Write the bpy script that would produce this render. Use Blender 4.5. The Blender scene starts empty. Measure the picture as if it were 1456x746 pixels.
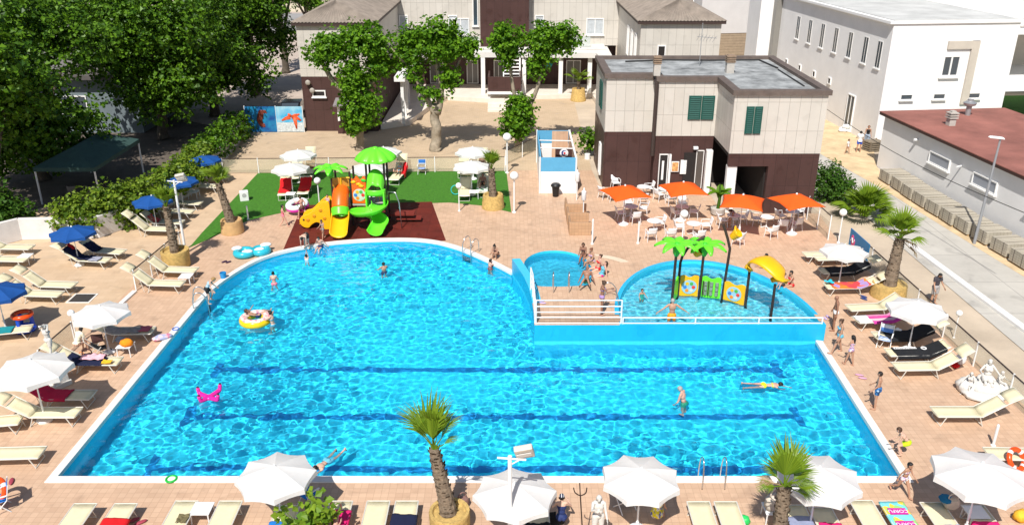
import bpy, bmesh, math, random
from mathutils import Vector, Matrix, Euler, noise
rnd = random.Random(7)
S = bpy.context.scene
COL = S.collection
PI = math.pi
R = math.radians
V = Vector
PITCH = R(23.1); FPX = 1205.0; CAMZ = 18.0

def at(px, py, z=0.0):
    """ground point (at height z) that the survey of the photograph gives"""
    a = (px-728)/FPX; b = -(py-373)/FPX
    d = V((a, math.cos(PITCH)+b*math.sin(PITCH), -math.sin(PITCH)+b*math.cos(PITCH)))
    t = (CAMZ-z)/-d.z
    return V((d.x*t, d.y*t, z))
def zat(py, Y):
    b = -(py-373)/FPX
    return CAMZ+Y*(-math.sin(PITCH)+b*math.cos(PITCH))/(math.cos(PITCH)+b*math.sin(PITCH))
def xat(px, py, Y):
    a = (px-728)/FPX; b = -(py-373)/FPX
    return a*Y/(math.cos(PITCH)+b*math.sin(PITCH))

# ------------------------------------------------------------------ camera, light, sky
cam = bpy.data.cameras.new('camera'); co = bpy.data.objects.new('camera', cam); COL.objects.link(co)
cam.lens = FPX/1456*36; cam.clip_end = 4000; cam.clip_start = .2
co.location = (0, 0, CAMZ); co.rotation_euler = (R(90)-PITCH, 0, 0); S.camera = co
AZ, EL = R(16), R(52)
world = bpy.data.worlds.new('World'); S.world = world; world.use_nodes = True
wn = world.node_tree; bg = wn.nodes['Background']; sky = wn.nodes.new('ShaderNodeTexSky')
sky.sky_type = 'NISHITA'; sky.sun_disc = False; sky.sun_elevation = EL; sky.sun_rotation = PI+AZ
wn.links.new(sky.outputs[0], bg.inputs[0]); bg.inputs[1].default_value = .08
sun = bpy.data.lights.new('sun', 'SUN'); sun.energy = 5.0; sun.angle = R(.5); sun.color = (1, .96, .9)
sun.cycles.is_caustics_light = True
so = bpy.data.objects.new('sun', sun); COL.objects.link(so)
so.rotation_euler = V((math.sin(AZ)*math.cos(EL), math.cos(AZ)*math.cos(EL), -math.sin(EL))).to_track_quat('-Z', 'Y').to_euler()
S.view_settings.view_transform = 'Standard'; S.view_settings.look = 'None'
S.view_settings.exposure = .2; S.view_settings.gamma = 1
S.cycles.use_denoising = True
S.cycles.max_bounces = 10; S.cycles.transparent_max_bounces = 16

# ------------------------------------------------------------------ materials
MATS = {}
def M(name, col=None, rough=.6, metal=0.0, var=0.0, vs=1.0, bump=0.0, bs=20.0, trans=0.0, alpha=1.0, spec=.4, emit=0):
    """plain surface: base colour, a little procedural unevenness and relief"""
    if name in MATS: return MATS[name]
    m = bpy.data.materials.new(name); m.use_nodes = True; n = m.node_tree; b = n.nodes['Principled BSDF']
    b.inputs['Base Color'].default_value = (*col, 1); b.inputs['Roughness'].default_value = rough
    b.inputs['Metallic'].default_value = metal; b.inputs['Specular IOR Level'].default_value = spec
    if alpha < 1: b.inputs['Alpha'].default_value = alpha
    tc = n.nodes.new('ShaderNodeTexCoord')
    if var:
        t = n.nodes.new('ShaderNodeTexNoise'); t.inputs['Scale'].default_value = vs; t.inputs['Detail'].default_value = 6
        t.inputs['Roughness'].default_value = .65
        n.links.new(tc.outputs['Object'], t.inputs['Vector'])
        r = n.nodes.new('ShaderNodeValToRGB')
        r.color_ramp.elements[0].position = .3; r.color_ramp.elements[1].position = .7
        r.color_ramp.elements[0].color = (*[c*(1-var) for c in col], 1); r.color_ramp.elements[1].color = (*[min(1, c*(1+var)) for c in col], 1)
        n.links.new(t.outputs['Fac'], r.inputs[0]); n.links.new(r.outputs[0], b.inputs['Base Color'])
    if bump:
        t2 = n.nodes.new('ShaderNodeTexNoise'); t2.inputs['Scale'].default_value = bs; t2.inputs['Detail'].default_value = 4
        bu = n.nodes.new('ShaderNodeBump'); bu.inputs['Strength'].default_value = bump; bu.inputs['Distance'].default_value = .05
        n.links.new(tc.outputs['Object'], t2.inputs['Vector']); n.links.new(t2.outputs['Fac'], bu.inputs['Height'])
        n.links.new(bu.outputs[0], b.inputs['Normal'])
    if trans:
        out = n.nodes['Material Output']; tl = n.nodes.new('ShaderNodeBsdfTranslucent'); mx = n.nodes.new('ShaderNodeMixShader')
        mx.inputs[0].default_value = trans; tl.inputs[0].default_value = (*col, 1)
        if var: n.links.new(r.outputs[0], tl.inputs[0])
        n.links.new(b.outputs[0], mx.inputs[1]); n.links.new(tl.outputs[0], mx.inputs[2]); n.links.new(mx.outputs[0], out.inputs[0])
    if emit:
        b.inputs['Emission Color'].default_value = (*col, 1); b.inputs['Emission Strength'].default_value = emit
    MATS[name] = m
    return m

def tilemat(name, c1, c2, grout, size, mortar=.012, stain=.12, rough=.6, offset=0.0, rot=0.0, wide=1.0, vert=False, bump=.25, ss=.25):
    """tiles or cladding panels with joints, each tile a slightly different tone, plus broad weathering"""
    if name in MATS: return MATS[name]
    m = bpy.data.materials.new(name); m.use_nodes = True; n = m.node_tree; b = n.nodes['Principled BSDF']
    b.inputs['Roughness'].default_value = rough; b.inputs['Specular IOR Level'].default_value = .3
    tc = n.nodes.new('ShaderNodeTexCoord'); mp = n.nodes.new('ShaderNodeMapping')
    if vert:   # u = x + y along the wall, v = z
        sp = n.nodes.new('ShaderNodeSeparateXYZ'); ad = n.nodes.new('ShaderNodeMath'); cb = n.nodes.new('ShaderNodeCombineXYZ')
        n.links.new(tc.outputs['Object'], sp.inputs[0]); n.links.new(sp.outputs[0], ad.inputs[0]); n.links.new(sp.outputs[1], ad.inputs[1])
        n.links.new(ad.outputs[0], cb.inputs[0]); n.links.new(sp.outputs[2], cb.inputs[1]); n.links.new(cb.outputs[0], mp.inputs[0])
    else:
        n.links.new(tc.outputs['Object'], mp.inputs[0])
    mp.inputs['Rotation'].default_value = (0, 0, rot)
    br = n.nodes.new('ShaderNodeTexBrick'); br.offset = offset; br.squash = 1
    br.inputs['Color1'].default_value = (*c1, 1); br.inputs['Color2'].default_value = (*c2, 1); br.inputs['Mortar'].default_value = (*grout, 1)
    br.inputs['Scale'].default_value = 1; br.inputs['Brick Width'].default_value = size*wide; br.inputs['Row Height'].default_value = size
    br.inputs['Mortar Size'].default_value = mortar; br.inputs['Mortar Smooth'].default_value = .3; br.inputs['Bias'].default_value = 0
    n.links.new(mp.outputs[0], br.inputs[0])
    t = n.nodes.new('ShaderNodeTexNoise'); t.inputs['Scale'].default_value = ss; t.inputs['Detail'].default_value = 9; t.inputs['Roughness'].default_value = .7
    n.links.new(tc.outputs['Object'], t.inputs['Vector'])
    mr = n.nodes.new('ShaderNodeMapRange'); mr.inputs[1].default_value = .3; mr.inputs[2].default_value = .7
    mr.inputs[3].default_value = 1-stain; mr.inputs[4].default_value = 1+stain
    n.links.new(t.outputs['Fac'], mr.inputs[0])
    mx = n.nodes.new('ShaderNodeVectorMath'); mx.operation = 'SCALE'
    n.links.new(br.outputs['Color'], mx.inputs[0]); n.links.new(mx.outputs[0], b.inputs['Base Color'])
    t3 = n.nodes.new('ShaderNodeTexNoise'); t3.inputs['Scale'].default_value = ss*2.6; t3.inputs['Detail'].default_value = 7; t3.inputs['Distortion'].default_value = .6
    n.links.new(tc.outputs['Object'], t3.inputs['Vector'])
    m3 = n.nodes.new('ShaderNodeMapRange'); m3.inputs[1].default_value = .58; m3.inputs[2].default_value = .66; m3.inputs[3].default_value = 1; m3.inputs[4].default_value = 1-stain*1.1
    n.links.new(t3.outputs['Fac'], m3.inputs[0]); mu = n.nodes.new('ShaderNodeMath'); mu.operation = 'MULTIPLY'
    n.links.new(mr.outputs[0], mu.inputs[0]); n.links.new(m3.outputs[0], mu.inputs[1]); n.links.new(mu.outputs[0], mx.inputs['Scale'])
    rr = n.nodes.new('ShaderNodeMapRange'); rr.inputs[1].default_value = .58; rr.inputs[2].default_value = .66; rr.inputs[3].default_value = rough; rr.inputs[4].default_value = rough*.6
    n.links.new(t3.outputs['Fac'], rr.inputs[0]); n.links.new(rr.outputs[0], b.inputs['Roughness'])
    if bump:
        bu = n.nodes.new('ShaderNodeBump'); bu.inputs['Strength'].default_value = bump; bu.inputs['Distance'].default_value = .02; bu.invert = True
        n.links.new(br.outputs['Fac'], bu.inputs['Height']); n.links.new(bu.outputs[0], b.inputs['Normal'])
    MATS[name] = m
    return m

def leafmat(name, c1, c2, trans=.35, rough=.45):
    if name in MATS: return MATS[name]
    m = bpy.data.materials.new(name); m.use_nodes = True; n = m.node_tree; b = n.nodes['Principled BSDF']
    b.inputs['Roughness'].default_value = rough; b.inputs['Specular IOR Level'].default_value = .25
    g = n.nodes.new('ShaderNodeNewGeometry'); r = n.nodes.new('ShaderNodeValToRGB')
    r.color_ramp.elements[0].color = (*c1, 1); r.color_ramp.elements[1].color = (*c2, 1)
    n.links.new(g.outputs['Random Per Island'], r.inputs[0]); n.links.new(r.outputs[0], b.inputs['Base Color'])
    tl = n.nodes.new('ShaderNodeBsdfTranslucent'); n.links.new(r.outputs[0], tl.inputs[0])
    mx = n.nodes.new('ShaderNodeMixShader'); mx.inputs[0].default_value = trans
    n.links.new(b.outputs[0], mx.inputs[1]); n.links.new(tl.outputs[0], mx.inputs[2]); n.links.new(mx.outputs[0], n.nodes['Material Output'].inputs[0])
    MATS[name] = m
    return m

# ------------------------------------------------------------------ mesh building
class MB:
    def __init__(s): s.v = []; s.f = []; s.mi = []; s.m = 0
    def add(s, vs, fs, mtx=None):
        o = len(s.v)
        s.v += [tuple(mtx @ V(p)) if mtx else tuple(p) for p in vs]
        s.f += [tuple(o+i for i in f) for f in fs]; s.mi += [s.m]*len(fs)
        return s
    def box(s, c, d, rot=None, taper=1.0):
        x, y, z = d[0]/2, d[1]/2, d[2]/2; t = taper
        vs = [(-x,-y,-z),(x,-y,-z),(x,y,-z),(-x,y,-z),(-x*t,-y*t,z),(x*t,-y*t,z),(x*t,y*t,z),(-x*t,y*t,z)]
        m = Matrix.Translation(c) @ (rot.to_matrix().to_4x4() if rot else Matrix())
        return s.add(vs, [(3,2,1,0),(4,5,6,7),(0,1,5,4),(1,2,6,5),(2,3,7,6),(3,0,4,7)], m)
    def tube(s, pts, r, seg=8, cap=True, closed=False):
        pts = [V(p) for p in pts]; n = len(pts)
        rr = r if isinstance(r, (list, tuple)) else [r]*n
        vs = []; prev = None
        for i, p in enumerate(pts):
            if closed: t = pts[(i+1) % n]-pts[i-1]
            else: t = pts[min(i+1, n-1)]-pts[max(i-1, 0)]
            t = t.normalized() if t.length > 1e-9 else V((0,0,1))
            if prev is None:
                a = V((1,0,0)) if abs(t.x) < .8 else V((0,1,0)); u = t.cross(a).normalized()
            else:
                u = prev-t*prev.dot(t); u = u.normalized() if u.length > 1e-6 else t.orthogonal().normalized()
            prev = u; w = t.cross(u)
            for k in range(seg):
                a = 2*PI*k/seg; vs.append(p+(u*math.cos(a)+w*math.sin(a))*rr[i])
        fs = []
        for i in range(n if closed else n-1):
            j = (i+1) % n
            for k in range(seg):
                l = (k+1) % seg; fs.append((i*seg+k, i*seg+l, j*seg+l, j*seg+k))
        if cap and not closed: fs += [tuple(range(seg-1, -1, -1)), tuple((n-1)*seg+k for k in range(seg))]
        return s.add(vs, fs)
    def lathe(s, prof, seg=16, c=(0,0,0), sx=1, sy=1, mtx=None):
        vs = []; c = V(c)
        for r, z in prof:
            for k in range(seg):
                a = 2*PI*k/seg; vs.append(c+V((r*math.cos(a)*sx, r*math.sin(a)*sy, z)))
        fs = []
        for i in range(len(prof)-1):
            for k in range(seg):
                l = (k+1) % seg; fs.append((i*seg+k, i*seg+l, (i+1)*seg+l, (i+1)*seg+k))
        if prof[0][0] > 1e-4: fs.append(tuple(range(seg-1, -1, -1)))
        if prof[-1][0] > 1e-4: fs.append(tuple((len(prof)-1)*seg+k for k in range(seg)))
        return s.add(vs, fs, mtx)
    def prism(s, poly, z0, z1, mtx=None, bottom=True):
        n = len(poly); vs = [(p[0], p[1], z0) for p in poly]+[(p[0], p[1], z1) for p in poly]
        fs = [tuple(range(n, 2*n))]+([tuple(range(n-1, -1, -1))] if bottom else [])
        fs += [(i, (i+1) % n, n+(i+1) % n, n+i) for i in range(n)]
        return s.add(vs, fs, mtx)
    def ell(s, c, r, rot=None, u=12, w=8, fn=None):
        if not isinstance(r, (tuple, list, Vector)): r = (r, r, r)
        vs = [(0,0,-1)]
        for j in range(1, w):
            t = PI*j/w-PI/2
            for k in range(u):
                a = 2*PI*k/u; vs.append((math.cos(a)*math.cos(t), math.sin(a)*math.cos(t), math.sin(t)))
        vs.append((0,0,1))
        vs = [V((p[0]*r[0], p[1]*r[1], p[2]*r[2]))*(fn(V(p)) if fn else 1) for p in vs]
        fs = [(0, 1+(k+1) % u, 1+k) for k in range(u)]
        for j in range(w-2):
            for k in range(u):
                a = 1+j*u; l = (k+1) % u; fs.append((a+k, a+l, a+u+l, a+u+k))
        a = 1+(w-2)*u; fs += [(a+k, a+(k+1) % u, len(vs)-1) for k in range(u)]
        return s.add(vs, fs, Matrix.Translation(c) @ (rot.to_matrix().to_4x4() if rot else Matrix()))
    def torus(s, c, R_, r, seg=28, sg=12, rot=None, sx=1, sy=1):
        vs = []
        for i in range(seg):
            a = 2*PI*i/seg
            for k in range(sg):
                b = 2*PI*k/sg; q = R_+r*math.cos(b); vs.append((q*math.cos(a)*sx, q*math.sin(a)*sy, r*math.sin(b)))
        fs = [(i*sg+k, ((i+1) % seg)*sg+k, ((i+1) % seg)*sg+(k+1) % sg, i*sg+(k+1) % sg) for i in range(seg) for k in range(sg)]
        return s.add(vs, fs, Matrix.Translation(c) @ (rot.to_matrix().to_4x4() if rot else Matrix()))
    def grid(s, fn, nu, nv):
        vs = [fn(i/nu, j/nv) for j in range(nv+1) for i in range(nu+1)]
        fs = [(j*(nu+1)+i, j*(nu+1)+i+1, (j+1)*(nu+1)+i+1, (j+1)*(nu+1)+i) for j in range(nv) for i in range(nu)]
        return s.add(vs, fs)
    def build(s, name, m, parent=None, loc=None, smooth=False, bevel=0, solid=0):
        me = bpy.data.meshes.new(name); me.from_pydata(s.v, [], s.f)
        for x in (m if isinstance(m, (list, tuple)) else [m]): me.materials.append(x)
        if any(s.mi): me.polygons.foreach_set('material_index', s.mi)
        if smooth is True: me.shade_smooth()
        me.update()
        o = bpy.data.objects.new(name, me); COL.objects.link(o)
        if parent: o.parent = parent
        if loc is not None: o.location = loc
        if smooth == 'auto':
            me.shade_smooth(); me.set_sharp_from_angle(angle=R(38))
        if solid:
            k = o.modifiers.new('thickness', 'SOLIDIFY'); k.thickness = solid; k.offset = 0
        if bevel:
            k = o.modifiers.new('soft_edges', 'BEVEL'); k.width = bevel; k.segments = 2; k.limit_method = 'ANGLE'; k.angle_limit = R(40)
        return o

def tag(o, label=None, cat=None, group=None, kind=None):
    if label: o['label'] = label
    if cat: o['category'] = cat
    if group: o['group'] = group
    if kind: o['kind'] = kind
    return o
def empty(name, loc, label, cat, rz=0, group=None):
    o = bpy.data.objects.new(name, None); COL.objects.link(o); o.empty_display_size = .2
    o.location = loc; o.rotation_euler = (0, 0, rz)
    return tag(o, label, cat, group)
KIDS = {}
def copy_tree(o, parent=None):
    c = o.copy(); COL.objects.link(c)
    if parent: c.parent = parent
    for ch in [x for x in bpy.data.objects if x.parent == o and x != c]: copy_tree(ch, c)
    return c
class Proto:
    """the first placed one is the original; later ones are copies with copies of the parts"""
    def __init__(s, root): s.root = root; s.used = False
    def put(s, loc, rz=0, label=None, group=None, sc=None, mats=None):
        o = copy_tree(s.root) if s.used else s.root
        if not s.used: s.used = True
        o.location = loc; o.rotation_euler = (0, 0, rz)
        if sc: o.scale = (sc, sc, sc) if not isinstance(sc, tuple) else sc
        if label: o['label'] = label
        if group: o['group'] = group
        return o
def struct(mb, name, m, **k):
    return tag(mb.build(name, m, **k), kind='structure')
# ------------------------------------------------------------------ the ground and the pool
def spline(pts, per=8):
    out = []
    for i in range(len(pts)-1):
        p0 = V(pts[max(i-1, 0)]); p1 = V(pts[i]); p2 = V(pts[i+1]); p3 = V(pts[min(i+2, len(pts)-1)])
        for k in range(per):
            t = k/per
            out.append(.5*((2*p1)+(p2-p0)*t+(2*p0-5*p1+4*p2-p3)*t*t+(3*p1-p0-3*p2+p3)*t*t*t))
    out.append(V(pts[-1])); return out
# inner edge of the coping (water edge), anticlockwise from the near left corner
ARC = [(-15.2, 36.4), (-14.95, 39.3), (-13.6, 42.8), (-11.05, 44.65), (-8.1, 45.4), (-5.3, 45.4), (-3.3, 44.4), (-1.3, 42.35), (-.02, 40.75)]
arc = [V((p.x, p.y)) for p in spline([(*p, 0) for p in ARC], 6)]
TERR_L = [V((.0, 40.8)), V((.3, 39.7)), V((.6, 38.5)), V((.82, 37.2)), V((.93, 35.95)), V((.99, 34.6)), V((.99, 33.3))]
TERR_R = V((13.86, 33.3))
NL, NR, TR = V((-15.45, 23.62)), V((13.25, 23.62)), V((13.55, 33.3))
POOL = [NL, NR, TR] + [V((13.5, 33.3)), V((.99, 33.3))] + list(reversed(TERR_L[:-1]))[0:] + list(reversed(arc))
# remove near-duplicates
def dedup(pl, e=.03):
    o = []
    for p in pl:
        if not o or (p-o[-1]).length > e: o.append(p)
    if (o[0]-o[-1]).length < e: o.pop()
    return o
POOL = dedup(POOL)
def fill(name, loops, z, m, kind='structure', parent=None):
    """flat sheet bounded by loops (first outer, the rest holes)"""
    bm = bmesh.new()
    es = []
    for lp in loops:
        vs = [bm.verts.new((p[0], p[1], z)) for p in lp]
        es += [bm.edges.new((vs[i], vs[(i+1) % len(vs)])) for i in range(len(vs))]
    bmesh.ops.triangle_fill(bm, use_beauty=True, use_dissolve=False, edges=es, normal=(0, 0, 1))
    for f in bm.faces:
        if f.normal.z < 0: f.normal_flip()
    me = bpy.data.meshes.new(name); bm.to_mesh(me); bm.free(); me.materials.append(m)
    o = bpy.data.objects.new(name, me); COL.objects.link(o)
    if parent: o.parent = parent
    return tag(o, kind=kind) if kind else o
def offset_open(pl, d):
    out = []
    for i, p in enumerate(pl):
        t = (pl[min(i+1, len(pl)-1)]-pl[max(i-1, 0)]).normalized()
        out.append(p+V((-t.y, t.x))*d)
    return out
# ground far and wide, with the pool cut out
HOLE = [(-17, 22), (15.5, 22), (15.5, 47), (-17, 47)]
sand = M('pale_ground', (.5, .41, .31), .9, var=.16, vs=.35, bump=.3, bs=9)
fill('ground', [[(-900, -200), (900, -200), (900, 1500), (-900, 1500)], HOLE], -.012, sand)
deckm = tilemat('pink_tiles', (.60, .41, .28), (.53, .352, .237), (.44, .285, .19), .24, .007, .10, .55, bump=.35, ss=.5)
deckm2 = tilemat('beige_tiles', (.60, .44, .295), (.55, .395, .26), (.47, .34, .22), .40, .006, .10, .6, bump=.25, ss=.4, wide=1.5, offset=.5)
courtm = tilemat('court_paving', (.54, .41, .28), (.49, .37, .245), (.41, .30, .2), .2, .01, .10, .75, offset=.5, wide=2, ss=.3)
# coping ring
cop_in = arc[::-1]   # from terrace round to the left side
chain = [V((13.52, 33.28)), NR, NL] + [p for p in arc]        # open chain: right side, front, left side, arc
def ring(chain, w, extra=0):
    """offset outwards with mitred corners"""
    out = []
    n = len(chain)
    for i, p in enumerate(chain):
        a = (p-chain[i-1]).normalized() if i else None
        b = (chain[i+1]-p).normalized() if i < n-1 else None
        if a is None: a = b
        if b is None: b = a
        na, nb = V((a.y, -a.x)), V((b.y, -b.x))
        # chain runs clockwise, outside is on the left-hand side
        na, nb = -na, -nb
        bis = (na+nb).normalized(); k = w/max(.3, bis.dot(na)); out.append(p+bis*k)
    return out
chain = dedup(chain)
outer = ring(chain, -.29)
if (outer[1]-V((0, 30))).length < (chain[1]-V((0, 30))).length: outer = ring(chain, .29)
mb = MB(); n = len(chain)
vs = []
for p, q in zip(chain, outer):
    d = (q-p)
    lip = p-d.normalized()*.03
    vs += [(lip.x, lip.y, -.10), (lip.x, lip.y, .045), (p.x+d.x*.12, p.y+d.y*.12, .06), (q.x-d.x*.05, q.y-d.y*.05, .035), (q.x, q.y, .0)]
fs = [(i*5+k, (i+1)*5+k, (i+1)*5+k+1, i*5+k+1) for i in range(n-1) for k in range(4)]
fs += [(0, 1, 2, 3, 4), tuple((n-1)*5+k for k in (4, 3, 2, 1, 0))]
mb.add(vs, fs)
copm = M('coping_white', (.74, .71, .67), .5, var=.1, vs=1.5, bump=.1, bs=14)
struct(mb, 'pool_coping', copm, smooth='auto')
# tiled decks: pink round the pool, beige on the far left
deck_hole = dedup([V((p.x, p.y)) for p in outer] + [V(p) for p in [(.6, 40.9), (1.0, 41.6), (2, 42.1), (3, 42), (4.1, 41.2), (5.4, 40.0), (6.6, 40.3), (8.2, 40.8), (10.4, 40.9), (12.1, 40), (13.2, 38.3), (13.8, 36.4), (13.9, 34.6), (13.7, 33.5)]])
PINK = [(-19.3, 15), (19.9, 15), (19.9, 30), (18.6, 43.6), (19.2, 50.0), (13.2, 50.2), (13.2, 54), (6, 55.6), (5.8, 59.2), (-.5, 59.2), (-13.0, 58.9), (-18.2, 44.2), (-19.3, 41)]
PINK = [V(p) for p in PINK]
fill('pool_deck', [PINK, deck_hole], 0, deckm)
fill('side_deck', [[(-60, 12), (-19.3, 12), (-19.3, 41), (-18.2, 44.2), (-13.0, 58.9), (-24, 58.9), (-34, 45.5), (-60, 43)]], .0, deckm2)
fill('courtyard', [[(-26, 58.9), (-.5, 58.9), (-.5, 59.2), (5.8, 59.2), (6.1, 86), (-20, 90), (-26, 75)]], .004, courtm)
# pool shell
DEPTH = -1.5
tilew = tilemat('pool_mosaic', (.034, .71, .91), (.026, .66, .88), (.05, .66, .82), .3, .012, .08, .4, bump=0, ss=.3)
tilew2 = tilemat('pool_wall_blue', (.045, .63, .85), (.04, .59, .82), (.055, .56, .76), .3, .01, .08, .4, bump=0, vert=True)
mb = MB(); n = len(POOL)
mb.add([(p.x, p.y, DEPTH) for p in POOL], [tuple(range(n))])
mb.m = 1
mb.add([(p.x, p.y, DEPTH) for p in POOL]+[(p.x, p.y, 0) for p in POOL], [(i, n+i, n+(i+1) % n, (i+1) % n) for i in range(n)])
shell = struct(mb, 'pool_basin', [tilew, tilew2]); shell.cycles.is_caustics_receiver = True
# lane marks on the floor
darkt = M('lane_mark_blue', (.007, .22, .50), .4, var=.1, vs=3)
mb = MB()
def lane(x0, x1, y, w=.34):
    mb.box(((x0+x1)/2, y, DEPTH+.006), (x1-x0, w, .008)); mb.box((x0-w/2, y, DEPTH+.006), (w, 1.35, .008)); mb.box((x1+w/2, y, DEPTH+.006), (w, 1.35, .008))
LANES = [(-12.7, 11.4, 32.2), (-12.7, 11.2, 28.6), (-12.9, 11.0, 25.3)]
for a in LANES: lane(*a)
lo = struct(mb, 'lane_markings', darkt); lo.cycles.is_caustics_receiver = True
# water: a rippled sheet that the sun refracts through
wm = bpy.data.materials.new('pool_water'); wm.use_nodes = True
b = wm.node_tree.nodes['Principled BSDF']
b.inputs['Transmission Weight'].default_value = 1; b.inputs['IOR'].default_value = 1.33; b.inputs['Roughness'].default_value = 0
b.inputs['Base Color'].default_value = (.93, .99, 1, 1)
def inside(x, y, poly):
    c = False; n = len(poly); j = n-1
    for i in range(n):
        a, b_ = poly[i], poly[j]
        if (a[1] > y) != (b_[1] > y) and x < (b_[0]-a[0])*(y-a[1])/(b_[1]-a[1])+a[0]: c = not c
        j = i
    return c
def water(name, poly, z, st, amp, kind='structure'):
    xs = [p[0] for p in poly]; ys = [p[1] for p in poly]
    x0, x1, y0, y1 = min(xs)-.02, max(xs)+.02, min(ys)-.02, max(ys)+.02
    nx = int((x1-x0)/st); ny = int((y1-y0)/st)
    idx = {}; vs = []; fs = []
    ins = {}
    for j in range(ny):
        for i in range(nx):
            if inside(x0+(i+.5)*st, y0+(j+.5)*st, poly): ins[(i, j)] = 1
    # a margin of one more cell so that the sheet runs into the wall
    cells = set(ins)
    for (i, j) in list(ins):
        for a, b_ in ((1,0),(-1,0),(0,1),(0,-1)): cells.add((i+a, j+b_))
    def vert(i, j):
        if (i, j) not in idx:
            x, y = x0+i*st, y0+j*st
            m = .8+.85*noise.noise(V((x*.14, y*.19, 3)))
            h = noise.noise(V((x*1.1+.35*y, y*1.4, 0)))*.020+noise.noise(V((x*2.8-.5*y, y*3.2, 5)))*.0145+noise.noise(V((x*5.6, y*6.0+.9*x, 9)))*.0055
            h += noise.noise(V((x*9, y*9, 2)))*.0014
            idx[(i, j)] = len(vs); vs.append((x, y, z+h*amp*m))
        return idx[(i, j)]
    for (i, j) in cells: fs.append((vert(i, j), vert(i+1, j), vert(i+1, j+1), vert(i, j+1)))
    mb = MB(); mb.add(vs, fs); o = mb.build(name, wm, smooth=True); o.cycles.is_caustics_caster = True
    return tag(o, kind=kind)
water('pool_water', POOL, -.17, .06, 2.1)

# ------------------------------------------------------------------ raised terrace with the two small pools
TZ = .8
BACK = [V(p) for p in [(13.86, 33.3), (14.1, 34.6), (14.0, 36.4), (13.4, 38.4), (12.2, 40.2), (10.4, 41.1), (8.2, 41.0), (6.6, 40.5), (5.4, 40.3), (4.3, 41.4), (3.0, 42.2), (1.9, 42.35), (.9, 41.8)]]
TERR = dedup(BACK + [V(p) for p in TERR_L])
def ell_loop(c, rx, ry, a0, a1, n): return [V((c[0]+rx*math.cos(R(a0+(a1-a0)*i/n)), c[1]+ry*math.sin(R(a0+(a1-a0)*i/n)))) for i in range(n+1)]
K = ell_loop((9.25, 33.75), 4.42, 6.75, 0, 180, 36); KID = [V((13.67, 33.58))]+K[1:-1]+[V((4.83, 33.58))]
SM = [V(p) for p in [(.62, 40.2), (.85, 39.2), (1.08, 38.0), (1.2, 37.45), (2.0, 37.35), (2.9, 37.4), (3.75, 37.6), (4.0, 38.6), (4.05, 39.8), (3.75, 41.0), (3.1, 41.7), (2.3, 41.95), (1.5, 41.75), (.9, 41.1)]]
def closed_spline(pl, per=4):
    n = len(pl); out = []
    for i in range(n):
        p0, p1, p2, p3 = [V((*pl[(i+k) % n], 0)) for k in (-1, 0, 1, 2)]
        for k in range(per):
            t = k/per; q = .5*((2*p1)+(p2-p0)*t+(2*p0-5*p1+4*p2-p3)*t*t+(3*p1-p0-3*p2+p3)*t*t*t); out.append(V((q.x, q.y)))
    return out
SM = closed_spline(SM, 3)
fill('terrace', [TERR, KID, SM], TZ, deckm)
mb = MB(); n = len(TERR)
mb.add([(p.x, p.y, 0) for p in TERR]+[(p.x, p.y, TZ-.001) for p in TERR], [(i, (i+1) % n, n+(i+1) % n, n+i) for i in range(n)])
wallb = tilemat('terrace_wall_blue', (.014, .42, .68), (.012, .39, .65), (.016, .37, .60), .3, .006, .07, .35, bump=.1, vert=True)
struct(mb, 'terrace_wall', wallb).cycles.is_caustics_receiver = True
def basin(name, poly, depth, fl, wname, wz, amp):
    mb = MB(); n = len(poly); poly = [V((p[0], p[1])) for p in poly]
    mb.add([(p.x, p.y, depth) for p in poly], [tuple(range(n)) ])
    mb.m = 1
    mb.add([(p.x, p.y, depth) for p in poly]+[(p.x, p.y, TZ) for p in poly], [(i, (i+1) % n, n+(i+1) % n, n+i) for i in range(n)])
    o = struct(mb, name, [fl, tilew2]); o.cycles.is_caustics_receiver = True
    water(wname, poly, wz, .05, amp)
basin('paddling_basin', KID, TZ-.62, tilemat('paddling_mosaic', (.16, .66, .80), (.13, .62, .77), (.16, .6, .72), .3, .012, .06, .4, bump=0), 'paddling_pool_water', TZ-.16, 2.6)
basin('plunge_basin', SM, TZ-1.1, tilew2, 'plunge_pool_water', TZ-.14, .5)
# painted blue rims on the terrace
def band(name, poly, w, z, m, a, b):
    q = []
    n = len(poly)
    idx = list(range(a, b))
    c = V((sum(p[0] for p in poly)/n, sum(p[1] for p in poly)/n))
    vs = []
    for i in idx:
        p = poly[i % n]; t = (poly[(i+1) % n]-poly[(i-1) % n]).normalized(); nn = V((t.y, -t.x))
        if nn.dot(p-c) < 0: nn = -nn
        vs += [(p.x, p.y, z), (p.x+nn.x*w, p.y+nn.y*w, z)]
    mb = MB(); mb.add(vs, [(2*k, 2*k+1, 2*k+3, 2*k+2) for k in range(len(idx)-1)])
    return struct(mb, name, m)
rimm = M('rim_blue', (.014, .41, .68), .35, var=.06, vs=2)
band('paddling_pool_rim', KID, .20, TZ+.004, rimm, 1, len(KID)-1)
mb = MB(); mb.box((9.3, 33.44, TZ+.008), (9.1, .28, .016)); struct(mb, 'paddling_pool_edge', rimm)
mb = MB(); vs = []
for i in range(12):
    t = i/11; k = t*(len(TERR_L)-1.001)*.72; a = int(k); p = TERR_L[a].lerp(TERR_L[a+1], k-a); vs += [(p.x, p.y, TZ+.004), (p.x+.42, p.y+.05, TZ+.004)]
mb.add(vs, [(2*k, 2*k+1, 2*k+3, 2*k+2) for k in range(11)]); struct(mb, 'plunge_pool_edge', M('rim_blue_sunlit', (.06, .50, .72), .4, var=.06, vs=2))  # wall top band in a paler blue: sunlight put into its colour
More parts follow.
